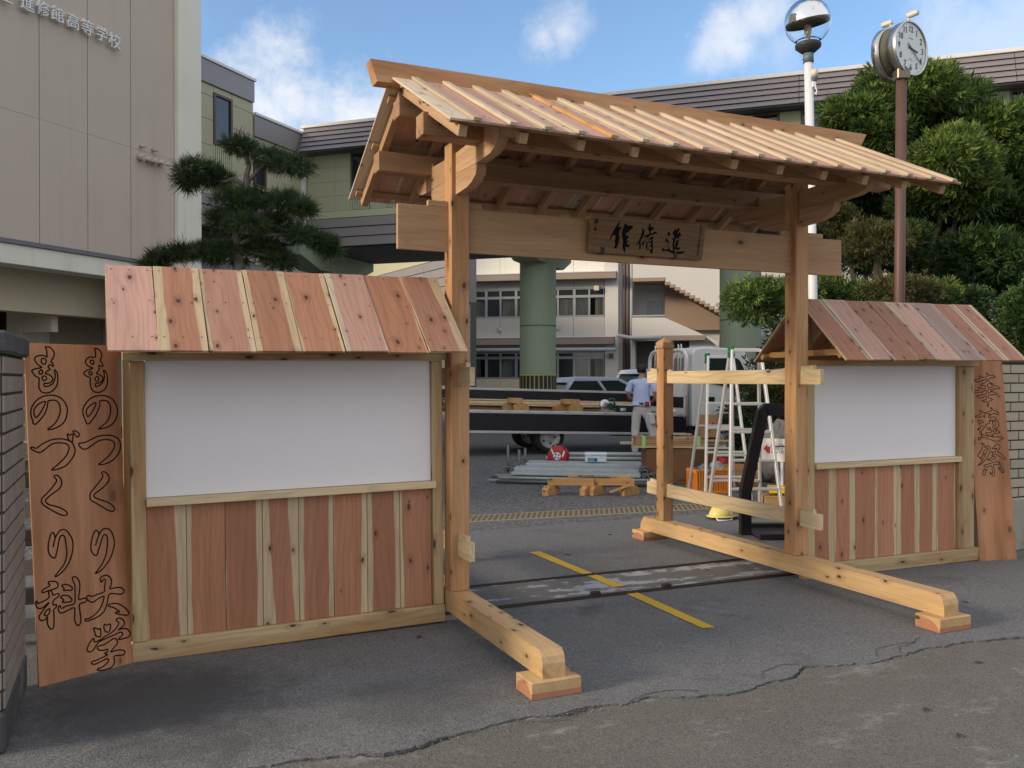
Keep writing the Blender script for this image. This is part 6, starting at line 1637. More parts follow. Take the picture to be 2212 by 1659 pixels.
for i, (lat, dep, h, lab) in enumerate(((-0.06, 12.92, 0.50, 'leftmost of the three upright steel jack tubes'), (0.105, 13.05, 0.42, 'middle one of the three upright steel jack tubes'), (0.20, 13.3, 0.42, 'rightmost of the three upright steel jack tubes, closest to the reel'))):
    mt = Matrix.Translation(V(lat, dep, ground_z(7))); t = thing('jack_base', lab, 'scaffold jack', mt, 'upright scaffold jacks')
    mb = MB(); mb.cyl((0, 0, 0.0), (0, 0, h), 0.02, n=10); mb.build('tube', M['galv_dark'], t)
    mb = MB(); mb.cbox((-0.07, -0.07, 0.0), (0.07, 0.07, 0.008), 0.002); mb.build('plate', M['galv'], t)
    mb = MB(); mb.cyl((0, 0, 0.14), (0, 0, 0.18), 0.035, n=8); mb.tube([(-0.09, 0, 0.16), (0.09, 0, 0.16)], 0.009, 6); mb.build('nut', M['galv_dark'], t)
# clamps heaped at the right end
for i in range(6):
    p = V(1.86 + 0.055 * (i % 3) + rng.uniform(-.02, .02), 12.2 + 0.12 * (i // 2), 0.11 + 0.09 * (i // 3))
    mt = Matrix.Translation(p) @ Euler((rng.uniform(-.4, .4), rng.uniform(-.4, .4), rng.uniform(-.8, .8))).to_matrix().to_4x4()
    t = thing('scaffold_clamp', 'dark hooked scaffold clamp in the heap at the right end of the planks', 'clamp', mt, 'scaffold clamps heaped by the planks')
    mb = MB(); mb.tube([(0.06 * math.cos(a), 0, 0.06 * math.sin(a)) for a in np.linspace(-0.6, 3.6, 10)], 0.014, 7); mb.build('jaw', M['galv_dark'], t)
    mb = MB(); mb.cbox((-0.03, -0.025, -0.09), (0.03, 0.025, -0.02), 0.006); mb.cyl((0, -0.05, -0.05), (0, 0.05, -0.05), 0.012, n=6); mb.build('bolt_block', M['black_metal'], t)
# red cable reel
mt = frame(V(0.73, 13.66, 0.30), RGT * 0.95 - FWD * 0.3)
t = thing('cable_reel', 'round red cable reel standing among the scaffold parts', 'cable reel', mt)
rx = Matrix.Rotation(R(90), 4, 'X')
for y in (-0.08, 0.07):
    mb = MB(); mb.lathe([(0.05, 0.0), (0.150, 0.0), (0.158, 0.006), (0.150, 0.014), (0.05, 0.014)], (0, 0, 0), 28, Matrix.Translation((0, y, 0)) @ rx); mb.build('flange', M['red_plastic'], t)
mb = MB(); mb.cyl((0, -0.07, 0), (0, 0.07, 0), 0.10, n=20); mb.build('cable_drum', M['black_metal'], t)
mb = MB(); mb.cyl((0, -0.105, 0), (0, -0.08, 0), 0.058, n=20); mb.build('socket_plate', M['plastic_white'], t)
mb = MB()
for q in range(4): a = q * math.pi / 2 + 0.6; mb.cyl((0.034 * math.cos(a), -0.109, 0.034 * math.sin(a)), (0.034 * math.cos(a), -0.105, 0.034 * math.sin(a)), 0.014, n=10)
mb.build('socket', M['print_dark'], t)
for (x, z, a) in ((0.10, 0.035, 20), (-0.075, 0.07, -25)):
    mb = MB(); mb.box((-0.012, -0.001, -0.05), (0.012, 0.0, 0.05)); mb.build('sticker', M['plastic_white'], t, Matrix.Translation((x, -0.0965, z)) @ Matrix.Rotation(R(a), 4, 'Y'))
mb = MB(); mb.tube([(-0.1, -0.10, -0.22), (-0.09, 0, 0.16), (0.0, 0, 0.185), (0.09, 0, 0.16), (0.1, -0.10, -0.22)], 0.011, 7); mb.tube([(-0.1, 0.10, -0.22), (-0.09, 0, 0.16)], 0.011, 7); mb.tube([(0.1, 0.10, -0.22), (0.09, 0, 0.16)], 0.011, 7); mb.build('stand', M['black_metal'], t)
# white toolbox with a printed label
mt = frame(V(1.10, 13.2, 0.240), RGT * 0.985 - FWD * 0.1)
t = thing('tool_box', 'white plastic toolbox with a blue label on the walkway planks', 'toolbox', mt)
mb = MB(); mb.cbox((0, 0, 0.0), (0.33, 0.22, 0.10), 0.012); mb.build('body', M['plastic_white'], t)
mb = MB(); mb.cbox((-0.006, -0.008, 0.102), (0.336, 0.228, 0.140), 0.012); mb.build('lid', M['plastic_white'], t)
slab('label', (0.045, -0.003, 0.015), (0.19, -0.0005, 0.065), M['print_blue'], t); slab('label_mark', (0.05, -0.0045, 0.035), (0.075, -0.0032, 0.062), M['print_red'], t)
slab('label_picture', (0.145, -0.0045, 0.02), (0.18, -0.0032, 0.055), M['print_dark'], t)
for x in (0.06, 0.24): slab('latch', (x, -0.016, 0.085), (x + 0.03, -0.009, 0.13), M['plastic_white'], t, 0.002)
# timbers on low feet in front
td = RGT * 0.998 - FWD * 0.01
def yard(lat, dep, z=0.0): p = V(lat, dep); return V(lat, dep, ground_z(p.y) + z)
for i, (x0, x1, lab) in enumerate(((0.46, 1.055, 'left of the two orange timbers laid end to end on low feet'), (1.06, 1.575, 'right of the two orange timbers laid end to end on low feet'))):
    o = plank('timber_beam', (0, 0, 0), (x1 - x0, 0, 0), 0.10, 0.088, M['timber'], ch=0.003); o.matrix_basis = frame(yard(x0, 11.25 + 0.02 * i, 0.165), td + UP * (-0.012)) @ o.matrix_basis
    tag(o, lab, 'timber', 'timbers on low feet')
fl = ['low wooden foot under the left end of the orange timbers', 'pale low wooden foot under the middle of the orange timbers', 'second low wooden foot right of the pale one under the orange timbers', 'low wooden foot under the right end of the orange timbers']
for i, (x, rz) in enumerate(((0.50, 0.9), (0.99, 0.75), (1.09, 0.8), (1.51, 0.6))):
    mb = MB(); mb.prism([(-0.13, 0), (0.13, 0), (0.13, 0.075), (0.085, 0.118), (-0.085, 0.118), (-0.13, 0.075)], -0.045, 0.045, 'y')
    o = mb.build('support_block', M['timber'], None, frame(yard(x, 11.22), RGT * math.cos(rz) + FWD * math.sin(rz))); o['seed'] = rng.random() * 30
    tag(o, fl[i], 'block', 'low feet under the timbers')
t = thing('hand_saw', 'hand saw with a long wooden handle lying on the orange timbers', 'saw', frame(yard(0.72, 11.24, 0.222), td))
mb = MB(); mb.cyl((0, 0, 0.014), (0.33, 0, 0.014), 0.013, 0.015, 10); mb.build('handle', M['timber'], t)
mb = MB(); mb.prism([(0.33, 0.0), (0.62, -0.03), (0.62, 0.05), (0.33, 0.03)], 0.010, 0.0115, 'z'); mb.build('blade', M['steel'], t)
o = plank('offcut', (0, 0, 0), (0.26, 0, 0), 0.09, 0.035, M['timber'], ch=0.002); o.matrix_basis = frame(yard(1.27, 11.27, 0.222), td) @ o.matrix_basis; tag(o, 'flat pale offcut lying on the right orange timber', 'offcut')
o = plank('wooden_stick', (0, 0, 0), (0.27, 0.0, 0.10), 0.035, 0.03, M['timber'], ch=0.002); o.matrix_basis = frame(yard(1.245, 11.12, 0.045), td) @ o.matrix_basis; tag(o, 'short stick leaning on the right orange timber', 'stick')
# brown plywood boxes carrying bundled boards
def crate_box(name, label, lat0, lat1, dep, dd, h, mat, cat, z=0.0):
    t = thing(name, label, cat, frame(yard(lat0, dep, z), RGT))
    W2 = lat1 - lat0
    for nm, lo, hi in (('front_panel', (0, 0, 0), (W2, 0.018, h)), ('back_panel', (0, dd - 0.018, 0), (W2, dd, h)), ('side_panel', (0, 0.019, 0), (0.018, dd - 0.019, h)), ('side_panel', (W2 - 0.018, 0.019, 0), (W2, dd - 0.019, h)), ('top_panel', (-0.004, -0.004, h + 0.001), (W2 + 0.004, dd + 0.004, h + 0.018))):
        mb = MB(); mb.cbox(lo, hi, 0.002); mb.build(nm, mat, t)
    return t
t = crate_box('plywood_box', 'brown plywood box under the taped bundle of boards', 1.90, 2.54, 12.35, 0.5, 0.47, M['brown_panel'], 'box')
text_obj('stencil', 'MICHIGAN', 0.030, M['print_dark'], t, Matrix.Translation((0.51, -0.0025, 0.05)) @ Matrix.Rotation(R(90), 4, 'X'), 0.001)
crate_box('plywood_box', 'darker brown box behind, under the cardboard carton', 2.72, 3.22, 13.6, 0.5, 0.55, M['brown_panel'], 'box')
bl_ = ['reddish board on top of the taped bundle', 'tan board second from the top in the taped bundle', 'brown board in the middle of the taped bundle', 'tan board second from the bottom of the taped bundle', 'pale board at the bottom of the taped bundle']
bd = frame(yard(1.75, 12.32, 0.505), RGT + FWD * 0.03 + UP * -0.012)
for i in range(5):
    o = plank('bundled_board', (0.0 + rng.uniform(-.01, .01), 0.15, 0.150 - i * 0.032), (1.0 + rng.uniform(-.02, .03), 0.15, 0.150 - i * 0.032), 0.26, 0.029, M[('cedar', 'rafter', 'post', 'rafter', 'rail')[i]], None, sl=0.0, sr=0.0, tl=0, tone=0.1)
    o.matrix_basis = bd @ o.matrix_basis; tag(o, bl_[i], 'board', 'boards in the taped bundle')
for x, lab in ((0.085, 'left band of light green tape round the bundle of boards'), (0.865, 'right band of light green tape round the bundle of boards')):
    mb = MB(); y0, y1, z0, z1, e = 0.018, 0.282, 0.004, 0.167, 0.0015
    mb.box((x, y0 - e, z0 - e), (x + 0.05, y0, z1 + e)); mb.box((x, y1, z0 - e), (x + 0.05, y1 + e, z1 + e)); mb.box((x, y0, z1), (x + 0.05, y1, z1 + e)); mb.box((x, y0, z0 - e), (x + 0.05, y1, z0))
    o = mb.build('tape_band', M['tape'], None, bd); tag(o, lab, 'tape', 'tape bands on the bundle')
for i, (x0, x1, y, z, w, t_, lab) in enumerate(((-0.16, 1.36, 0.42, 0.045, 0.10, 0.035, 'long pale board behind the taped bundle, sticking out at both ends'), (0.35, 1.34, 0.40, 0.085, 0.09, 0.03, 'pale board lying on the long one behind the taped bundle'), (0.45, 0.86, 0.36, 0.185, 0.10, 0.02, 'short white board resting on top behind the bundle'), (0.9, 1.44, 0.30, 0.100, 0.03, 0.025, 'thin stick poking out to the right past the ladders'))):
    o = plank('loose_board', (x0, y, z), (x1, y, z), w, t_, M['rail'], ch=0.002); o.matrix_basis = bd @ o.matrix_basis; tag(o, lab, 'board')
# cardboard carton with a red leaf
t = thing('carton', 'cardboard carton with a red maple leaf print behind the taped bundle', 'box', frame(yard(2.93, 13.55, 0.571), RGT))
mb = MB(); mb.cbox((0, 0, 0), (0.27, 0.3, 0.35), 0.004); mb.build('body', M['cardboard'], t)
mb = MB(); P = []
for q in range(22):
    a = q * 2 * math.pi / 22; r_ = 0.034 * (1.0 if q % 2 == 0 else 0.55) * (1.15 if q % 4 == 0 else 1); P.append(Vector((r_ * math.sin(a), r_ * math.cos(a))))
fill_poly(mb, P, 0, 0.001); mb.build('leaf_print', M['print_red'], t, Matrix.Translation((0.11, -0.001, 0.10)) @ Matrix.Rotation(R(90), 4, 'X'))
mb = MB(); mb.lathe([(0.0, 0.001), (0.018, 0.001), (0.018, 0)], (0, 0, 0), 14, Matrix.Translation((0.185, -0.001, 0.215)) @ Matrix.Rotation(R(90), 4, 'X')); mb.build('dot_print', M['print_red'], t)
slab('tape_strip', (0.10, -0.0015, 0.30), (0.16, -0.0002, 0.348), M['cardboard'], t)

# ---------------------------------------------------------------- step ladders
def ladder(label, lat, dep, s):
    g = V(lat, dep); t = thing('step_ladder', label, 'ladder', frame(V(lat, dep, ground_z(g.y)), RGT), 'aluminium step ladders')
    H_ = 1.85 * s
    def rail(nm, xt, xb, yt, yb, mat):
        plank(nm, (xb, yb, 0.0), (xt, yt, H_), 0.058, 0.028, mat, t, up=(1, 0, 0) if False else (0, 1, 0) if False else Vector((1, 0, 0)), ch=0.003)
    for sx_ in (-1, 1):
        rail('front_rail', sx_ * 0.162 * s, sx_ * 0.29 * s, 0.43 * s, 0.0, M['alu'])
        rail('rear_rail', sx_ * 0.162 * s, sx_ * 0.31 * s, 0.50 * s, 0.95 * s, M['alu_dull'])
        mb = MB(); mb.cbox((sx_ * 0.162 * s - 0.022, 0.40 * s, H_ - 0.10), (sx_ * 0.162 * s + 0.022, 0.54 * s, H_ + 0.035), 0.006); mb.cyl((sx_ * .162 * s - 0.03, 0.465 * s, H_ - 0.03), (sx_ * .162 * s + .03, 0.465 * s, H_ - 0.03), 0.022, n=10)
        if sx_ < 0: mb.build('hinge', M['lens_green'], t)
        else: mb.build('hinge', M['black_metal'], t)
    for k in range(1, 6):
        f = k / 6; z = H_ * f
        w = (0.29 + (0.162 - 0.29) * f) * s
        mb = MB(); mb.cbox((-w + 0.015, 0.43 * s * f - 0.03, z - 0.014), (w - 0.015, 0.43 * s * f + 0.04, z + 0.014), 0.003); mb.build('tread', M['alu_dull'], t)
        w = (0.31 + (0.162 - 0.31) * f) * s; y = (0.95 - 0.45 * f) * s
        mb = MB(); mb.cbox((-w + 0.015, y - 0.035, z - 0.012), (w - 0.015, y + 0.03, z + 0.012), 0.003); mb.build('rear_tread', M['alu_dull'], t)
    mb = MB(); mb.cbox((-0.16 * s, 0.40 * s, H_ - 0.03), (0.16 * s, 0.455 * s, H_ + 0.012), 0.004); mb.build('top_bar', M['alu'], t)
    for sx_ in (-1, 1):
        mb = MB(); mb.cbox((sx_ * 0.29 * s - 0.02, -0.035, 0.0), (sx_ * 0.29 * s + 0.02, 0.04, 0.03), 0.004); mb.build('rubber_foot', M['rubber'], t)
    return t
ladder('taller looking aluminium step ladder with green hinges, nearest to the rails', 2.63, 9.40, 0.99)
ladder('second aluminium step ladder standing just behind the nearest one', 2.625, 10.60, 0.965)

# ---------------------------------------------------------------- black steel stop frame
t = thing('steel_frame', 'rusty black steel post frame bent back at the top beside the right gate post', 'steel frame', frame(V(2.25, 8.43, 0.0), RGT))
def bent(name, pts, w):
    mb = MB(); n = len(pts); rings = []
    for i, (x, z) in enumerate(pts):
        a = Vector(pts[max(i - 1, 0)]); b = Vector(pts[min(i + 1, n - 1)]); d = (b - a).normalized(); nx = Vector((d.y, -d.x))
        d0 = (Vector(pts[i]) - a).normalized() if i else d
        k = 1 / max(0.5, d0.dot(d)) if i else 1
        p = Vector((x, z)); q0, q1 = p - nx * w / 2 * k, p + nx * w / 2 * k
        rings.append([(q0.x, -w / 2, q0.y), (q1.x, -w / 2, q1.y), (q1.x, w / 2, q1.y), (q0.x, w / 2, q0.y)])
    for r_ in rings: mb.v += r_
    for i in range(n - 1):
        for k in range(4): mb.f.append([i * 4 + k, i * 4 + (k + 1) % 4, i * 4 + 4 + (k + 1) % 4, i * 4 + 4 + k]); mb.sm.append(False); mb.mi.append(0)
    mb.f += [[0, 3, 2, 1], [4 * n - 4, 4 * n - 3, 4 * n - 2, 4 * n - 1]]; mb.sm += [False] * 2; mb.mi += [0] * 2
    return mb.build(name, M['rusty_black'], t)
bent('bent_post', [(0.0, 0.0), (0.0, 0.415), (0.165, 1.185), (0.19, 1.205), (0.60, 1.20)], 0.098)
bent('far_post', [(0.60, 0.0), (0.60, 1.148)], 0.09)
for y in (-0.32, 0.28):
    mb = MB(); mb.cbox((0.052, y, 0.0), (0.9, y + 0.06, 0.06), 0.006); mb.build('base_bar', M['rusty_black'], t)
mb = MB(); mb.cbox((0.052, -0.255, 0.004), (0.9, 0.275, 0.02), 0.003); mb.build('base_plate', M['rusty_black'], t)

# ---------------------------------------------------------------- helmet, crate and other boxes
hp = V(2.24, 9.36, 0.0)
t = thing('safety_helmet', 'pale yellow safety helmet lying by the foot of the nearest ladder', 'helmet', frame(hp, RGT * 0.9 + FWD * 0.3))
mb = MB(); bm = bmesh.new(); bmesh.ops.create_uvsphere(bm, u_segments=26, v_segments=14, radius=1.0)
for v in bm.verts:
    if v.co.z < 0: v.co.z *= 0.05
    v.co = Vector((v.co.x * 0.135, v.co.y * 0.115, v.co.z * 0.115 + 0.035))
me = bpy.data.meshes.new('shell'); bm.to_mesh(me); bm.free(); me.materials.append(M['helmet_yellow']); me.polygons.foreach_set('use_smooth', [True] * len(me.polygons))
o = bpy.data.objects.new('shell', me); COL.objects.link(o); o.parent = t
mb = MB(); mb.lathe([(0.122, 0.035), (0.150, 0.028), (0.152, 0.033), (0.124, 0.043)], (0, 0, 0), 28, Matrix.Diagonal((1.06, 0.9, 1, 1))); mb.build('brim', M['helmet_yellow'], t)
mb = MB(); mb.prism([(0.10, 0.036), (0.225, 0.020), (0.222, 0.027), (0.10, 0.050)], -0.07, 0.07, 'y'); mb.build('peak', M['helmet_yellow'], t)
mb = MB(); mb.tube([(-0.10, -0.06, 0.03), (-0.12, -0.13, 0.010), (-0.04, -0.16, 0.008), (0.05, -0.14, 0.010), (0.06, -0.08, 0.03)], 0.008, 6); mb.build('strap', M['plastic_white'], t)
mb = MB()
for k in (-1, 0, 1): mb.tube([(0.11, k * 0.03, 0.10), (0.0, k * 0.03, 0.150), (-0.10, k * 0.03, 0.11)], 0.007, 6)
mb.build('shell_rib', M['helmet_yellow'], t)
# orange crate with holes
cpn = V(2.39, 11.32); t = thing('orange_crate', 'orange plastic crate full of odds and ends behind the ladders', 'crate', frame(V(2.39, 11.32, ground_z(cpn.y)), RGT * 0.97 + FWD * 0.22))
cw, cd, chh = 0.45, 0.32, 0.31
mb = MB()
for z0, z1 in ((0.0, 0.03), (0.265, chh)):
    mb.box((0, 0, z0), (cw, 0.015, z1)); mb.box((0, cd - 0.015, z0), (cw, cd, z1)); mb.box((0, 0.015, z0), (0.015, cd - 0.015, z1)); mb.box((cw - 0.015, 0.015, z0), (cw, cd - 0.015, z1))
mb.box((0.015, 0.015, 0.0), (cw - 0.015, cd - 0.015, 0.015))
tag(mb.build('crate_band', M['orange_plastic'], t), kind='stuff')
mb = MB(); mb.cbox((-0.012, -0.012, chh - 0.02), (cw + 0.012, -0.001, chh), 0.002); mb.build('rim', M['orange_plastic'], t)
mb = MB(); n = 13
for k in range(n):
    x = 0.004 + k * (cw - 0.026) / (n - 1); mb.box((x, 0.001, 0.03), (x + 0.018, 0.014, 0.265)); mb.box((x, cd - 0.014, 0.03), (x + 0.018, cd - 0.001, 0.265))
for k in range(9):
    y = 0.016 + k * (cd - 0.05) / 8; mb.box((0.001, y, 0.03), (0.014, y + 0.018, 0.265)); mb.box((cw - 0.014, y, 0.03), (cw - 0.001, y + 0.018, 0.265))
tag(mb.build('crate_bars', M['orange_plastic'], t), kind='stuff')
def crumple(name, label, cat, p, r_, mat, sq=0.7, sd=0):
    bm = bmesh.new(); bmesh.ops.create_icosphere(bm, subdivisions=3, radius=r_)
    for v in bm.verts:
        v.co *= 1 + 0.4 * noise.noise(v.co / r_ * 1.4 + Vector((sd, 0, 0))) + 0.2 * noise.noise(v.co / r_ * 4 + Vector((sd, 3, 0))); v.co.z *= sq
    me = bpy.data.meshes.new(name); bm.to_mesh(me); bm.free(); me.materials.append(mat)
    o = bpy.data.objects.new(name, me); COL.objects.link(o); o.location = p; tag(o, label, cat)
    return o
crumple('rag', 'dark rag bulging out of the orange crate', 'rag', V(2.52, 11.45, 0.31), 0.10, M['grey_paint'], 0.7, 1)
crumple('work_glove', 'pale grey glove heap at the right of the orange crate', 'glove', V(2.68, 11.5, 0.33), 0.10, M['pipe'], 0.8, 5)
cb = V(2.95, 11.9); t = thing('open_carton', 'open tan wooden box behind the ladders, right of the orange crate', 'box', frame(V(2.95, 11.9, ground_z(cb.y)), RGT))
for nm, lo, hi in (('front_panel', (0, 0, 0), (0.42, 0.012, 0.22)), ('back_panel', (0, 0.33, 0), (0.42, 0.342, 0.30)), ('side_panel', (0, 0.013, 0), (0.012, 0.329, 0.26)), ('side_panel', (0.408, 0.013, 0), (0.42, 0.329, 0.24)), ('bottom_panel', (0.013, 0.013, 0), (0.407, 0.329, 0.012))):
    mb = MB(); mb.box(lo, hi); mb.build(nm, M['timber'], t)
crumple('red_bag', 'small red bag behind the wooden box', 'bag', V(2.98, 12.4, 0.31), 0.10, M['red_plastic'], 0.8, 9)
t = thing('yellow_case', 'flat yellow plastic case near the right gate post', 'case', frame(V(3.03, 10.3, 0.15), RGT * 0.97 - FWD * 0.2))
mb = MB(); mb.cbox((0, 0, 0), (0.25, 0.2, 0.05), 0.008); mb.build('body', M['yellow_plastic'], t)
mb = MB(); mb.cbox((-0.005, -0.005, 0.052), (0.255, 0.205, 0.075), 0.008); mb.build('lid', M['yellow_plastic'], t)
t = crate_box('low_box', 'low tan box under the flat yellow case', 2.98, 3.36, 10.28, 0.32, 0.10, M['cardboard'], 'box')
# direction sign with a red arrow
t = thing('direction_sign', 'white direction sign with a red arrow on a short post behind the ladder', 'sign', frame(V(3.22, 11.2, 0.0), RGT * 0.82 - FWD * 0.57))
mb = MB(); mb.cbox((0.22, 0.006, 0.03), (0.255, 0.03, 0.64), 0.003); mb.build('post', M['white_pole'], t)
mb = MB(); mb.cbox((-0.02, -0.002, 0.45), (0.36, 0.005, 0.74), 0.001); sb = mb.build('board', M['sign_white'], t)
mb = MB(); fill_poly(mb, [Vector(q) for q in ((0.0, 0.0), (0.05, 0.055), (0.05, 0.025), (0.085, 0.025), (0.085, -0.06), (0.05, -0.06), (0.05, -0.055))][:], 0.0, 0.0008)
mb.build('arrow', M['print_red'], t, Matrix.Translation((0.005, -0.0025, 0.61)) @ Matrix.Rotation(R(90), 4, 'X'))
for i, ch in enumerate('来客玄'):
    text_obj('sign_character', ch, 0.115, M['print_dark'], t, Matrix.Translation((0.145 + i * 0.10, -0.0025, 0.60)) @ Matrix.Rotation(R(90), 4, 'X'), 0.0008, bold=0.003)
# ---------------------------------------------------------------- lamp and clock
def tilt_pole(u0, v0, u1, v1, dep):
    return at(u0, v0, dep), at(u1, v1, dep)
a, b = tilt_pole(1757, 700, 1745, 60, 9.5)
dv = (b - a).normalized(); base = a - dv * (a.z / dv.z)
zaxis = dv
lm = frame(base, RGT - dv * RGT.dot(dv), dv)
t = thing('street_lamp', 'white lamp post with a clear glass globe and mirrored upper half', 'street lamp', lm)
Lg = (b - base).length - 0.02
mb = MB(); mb.cyl((0, 0, 0), (0, 0, Lg - 0.36), 0.050, 0.047, 20); mb.build('pole', M['white_pole'], t)
mb = MB(); mb.cyl((0, 0, Lg - 0.36), (0, 0, Lg - 0.26), 0.056, 0.056, 20)
for a_ in (0.4, 2.5, 4.6): mb.cyl((0.05 * math.cos(a_), 0.05 * math.sin(a_), Lg - 0.31), (0.068 * math.cos(a_), 0.068 * math.sin(a_), Lg - 0.31), 0.007, n=6)
mb.build('collar', M['grey_paint'], t)
gz = Lg + 0.085; gr = 0.245
mb = MB(); mb.lathe([(0.0, Lg - 0.262), (0.056, Lg - 0.262), (0.09, Lg - 0.235), (0.135, Lg - 0.195), (0.138, Lg - 0.165), (0.125, Lg - 0.150), (0.0, Lg - 0.155)], (0, 0, 0), 28); mb.build('lamp_base', M['lamp_dark'], t)
mb = MB(); prof = [(gr * math.sin(a_), gz - gr * math.cos(a_)) for a_ in np.linspace(0.50, math.pi - 0.01, 28)]
mb.lathe(prof, (0, 0, 0), 40)
gl = mb.build('globe', M['globe'], t)
so_ = gl.modifiers.new('thick', 'SOLIDIFY'); so_.thickness = 0.004
# the mirrored reflector cap sits inside, tipped over a little
rm = Matrix.Translation((0, 0, gz)) @ Matrix.Rotation(R(-9), 4, 'Y') @ Matrix.Rotation(R(8), 4, 'X')
mb = MB(); rr_ = gr - 0.008
mb.lathe([(0.0005, rr_)] + [(rr_ * math.sin(a_), rr_ * math.cos(a_)) for a_ in np.linspace(0.05, 1.55, 22)], (0, 0, 0), 44, rm); mb.build('reflector', M['mirror'], t)
mb = MB(); mb.lathe([(rr_ * 0.995, 0.01), (rr_ * 0.97, -0.035), (rr_ * 0.80, 0.0), (0.10, 0.055), (0.0, 0.06)], (0, 0, 0), 44, rm); mb.build('inner_reflector', M['steel_dark'], t)
mb = MB(); mb.cyl((0, 0, Lg - 0.152), (0, 0, Lg - 0.10), 0.026, n=14); mb.build('socket', M['beige_plastic'], t)
mb = MB(); mb.lathe([(0.0, Lg + 0.06), (0.03, Lg + 0.045), (0.042, Lg + 0.0), (0.034, Lg - 0.05), (0.02, Lg - 0.098)], (0, 0, 0), 16); mb.build('bulb', M['lantern_bulb'], t)
zs = Lg - 0.36 - 0.17
mb = MB(); mb.lathe([(0.0, 0.075), (0.036, 0.075), (0.038, 0.0), (0.0, 0.0)], (0.045, -0.05, zs), 16); sx = mb.build('light_sensor', M['beige_plastic'], t)
mb = MB(); mb.lathe([(0.036, 0.0), (0.036, -0.02), (0.026, -0.03), (0.026, -0.045), (0.0, -0.046)], (0.045, -0.05, zs), 16); mb.build('sensor_base', M['grey_paint'], t)
mb = MB(); mb.cbox((0.02, -0.06, zs - 0.11), (0.06, -0.035, zs - 0.045), 0.004); mb.tube([(0.05, -0.055, zs - 0.10), (0.062, -0.065, zs - 0.16), (0.055, -0.065, zs - 0.20), (0.04, -0.06, zs - 0.17)], 0.007, 6); mb.build('bracket', M['white_pole'], t)
mb = MB(); p = 0.03; mb.cbox((0.0, -0.0515, 3.02 - 0.0), (0.018, -0.048, 3.06), 0.001); mb.build('rust_spot', M['rust_rail'], t)

# clock
a, b = tilt_pole(1943, 660, 1947, 170, 9.6)
dv = (b - a).normalized(); base = a - dv * (a.z / dv.z)
cc = at(1968, 104.5, 9.6)
cm = frame(base, RGT - dv * RGT.dot(dv), dv)
t = thing('street_clock', 'double faced round clock on a brown pole showing about twenty past three', 'clock', cm)
Lp = (b - base).length
mb = MB(); mb.cyl((0, 0, 0), (0, 0, Lp + 0.12), 0.058, 0.055, 22); mb.build('pole', M['brown_pole'], t)
# dial axis: the face looks towards us and to the right
ci = cm.inverted() @ cc
ang = R(-40)
def clock_face(center, yaw, name_, front=True):
    m_ = Matrix.Translation(center) @ Matrix.Rotation(yaw, 4, 'Z') @ Matrix.Rotation(R(90), 4, 'X')   # local z looks out of the dial
    Rr = 0.297
    mb = MB(); mb.lathe([(Rr - 0.022, 0.0), (Rr - 0.016, 0.012), (Rr - 0.004, 0.012), (Rr, 0.004), (Rr, -0.075), (Rr - 0.02, -0.085), (Rr - 0.022, -0.078)], (0, 0, 0), 56, m_)
    case = mb.build('case', M['steel'], t)
    mb = MB(); mb.lathe([(0.0005, -0.004), (Rr - 0.021, -0.004)], (0, 0, 0), 56, m_)
    mb.build('dial', M['clock_face'], case)
    mb = MB(); mb.lathe([(Rr - 0.02, -0.086), (Rr - 0.05, -0.10), (Rr - 0.055, -0.125), (0.0005, -0.128)], (0, 0, 0), 56, m_); mb.build('back_shell', M['steel_dark'], case)
    if front:
        for h in range(1, 13):
            a_ = h * math.pi / 6
            text_obj('numeral', str(h), 0.092, M['clock_ink'], case, m_ @ Matrix.Translation((0.208 * math.sin(a_), 0.208 * math.cos(a_) , 0.0)) @ Matrix.Diagonal((0.86, 1, 1, 1)), 0.001, bold=0.0012)
        mb = MB()
        for h in range(12):
            a_ = h * math.pi / 6; mm = m_ @ Matrix.Rotation(-a_, 4, 'Z'); mb.box((-0.0022, 0.256, -0.003), (0.0022, 0.266, -0.001), mm)
        mb.build('hour_mark', M['clock_ink'], case)
        mb = MB(); a_ = (3 + 21 / 60) * math.pi / 6; mm = m_ @ Matrix.Rotation(-a_, 4, 'Z'); mb.prism([(-0.011, -0.048), (0.011, -0.048), (0.008, 0.125), (-0.008, 0.125)], 0.001, 0.004, 'z', mm); mb.build('hour_hand', M['clock_ink'], case)
        mb = MB(); a_ = 21.5 * math.pi / 30; mm = m_ @ Matrix.Rotation(-a_, 4, 'Z'); mb.prism([(-0.007, -0.075), (0.007, -0.075), (0.004, 0.235), (-0.004, 0.235)], 0.005, 0.008, 'z', mm); mb.build('minute_hand', M['clock_ink'], case)
        text_obj('dial_print', 'CITIZEN', 0.024, M['clock_grey'], case, m_ @ Matrix.Translation((0, 0.108, -0.002)), 0.0008)
        mb = MB(); mb.box((-0.02, -0.115, -0.003), (0.02, -0.105, -0.002), m_); mb.box((-0.045, -0.13, -0.003), (0.05, -0.125, -0.002), m_); mb.build('dial_print', M['clock_grey'], case)
    # little beige lamp on a stalk above the rim
    top = m_ @ Vector((0, Rr, -0.03))
    mb = MB(); mb.cyl(top, top + Vector((0, 0, 0.05)), 0.013, n=8)
    mt_ = Matrix.Translation(top + Vector((0, 0, 0.072))) @ Matrix.Rotation(yaw, 4, 'Z')
    mb.cbox((-0.028, -0.115 if True else 0, -0.026), (0.028, 0.02, 0.026), 0.012, mt_)
    mb.build('dial_lamp', M['beige_plastic'], case)
    return m_
yaw1 = R(32)
m1 = clock_face(ci, yaw1, 'a')
nrm = (Matrix.Rotation(yaw1, 4, 'Z') @ Vector((0, -1, 0)))
c2 = ci - nrm * 0.46
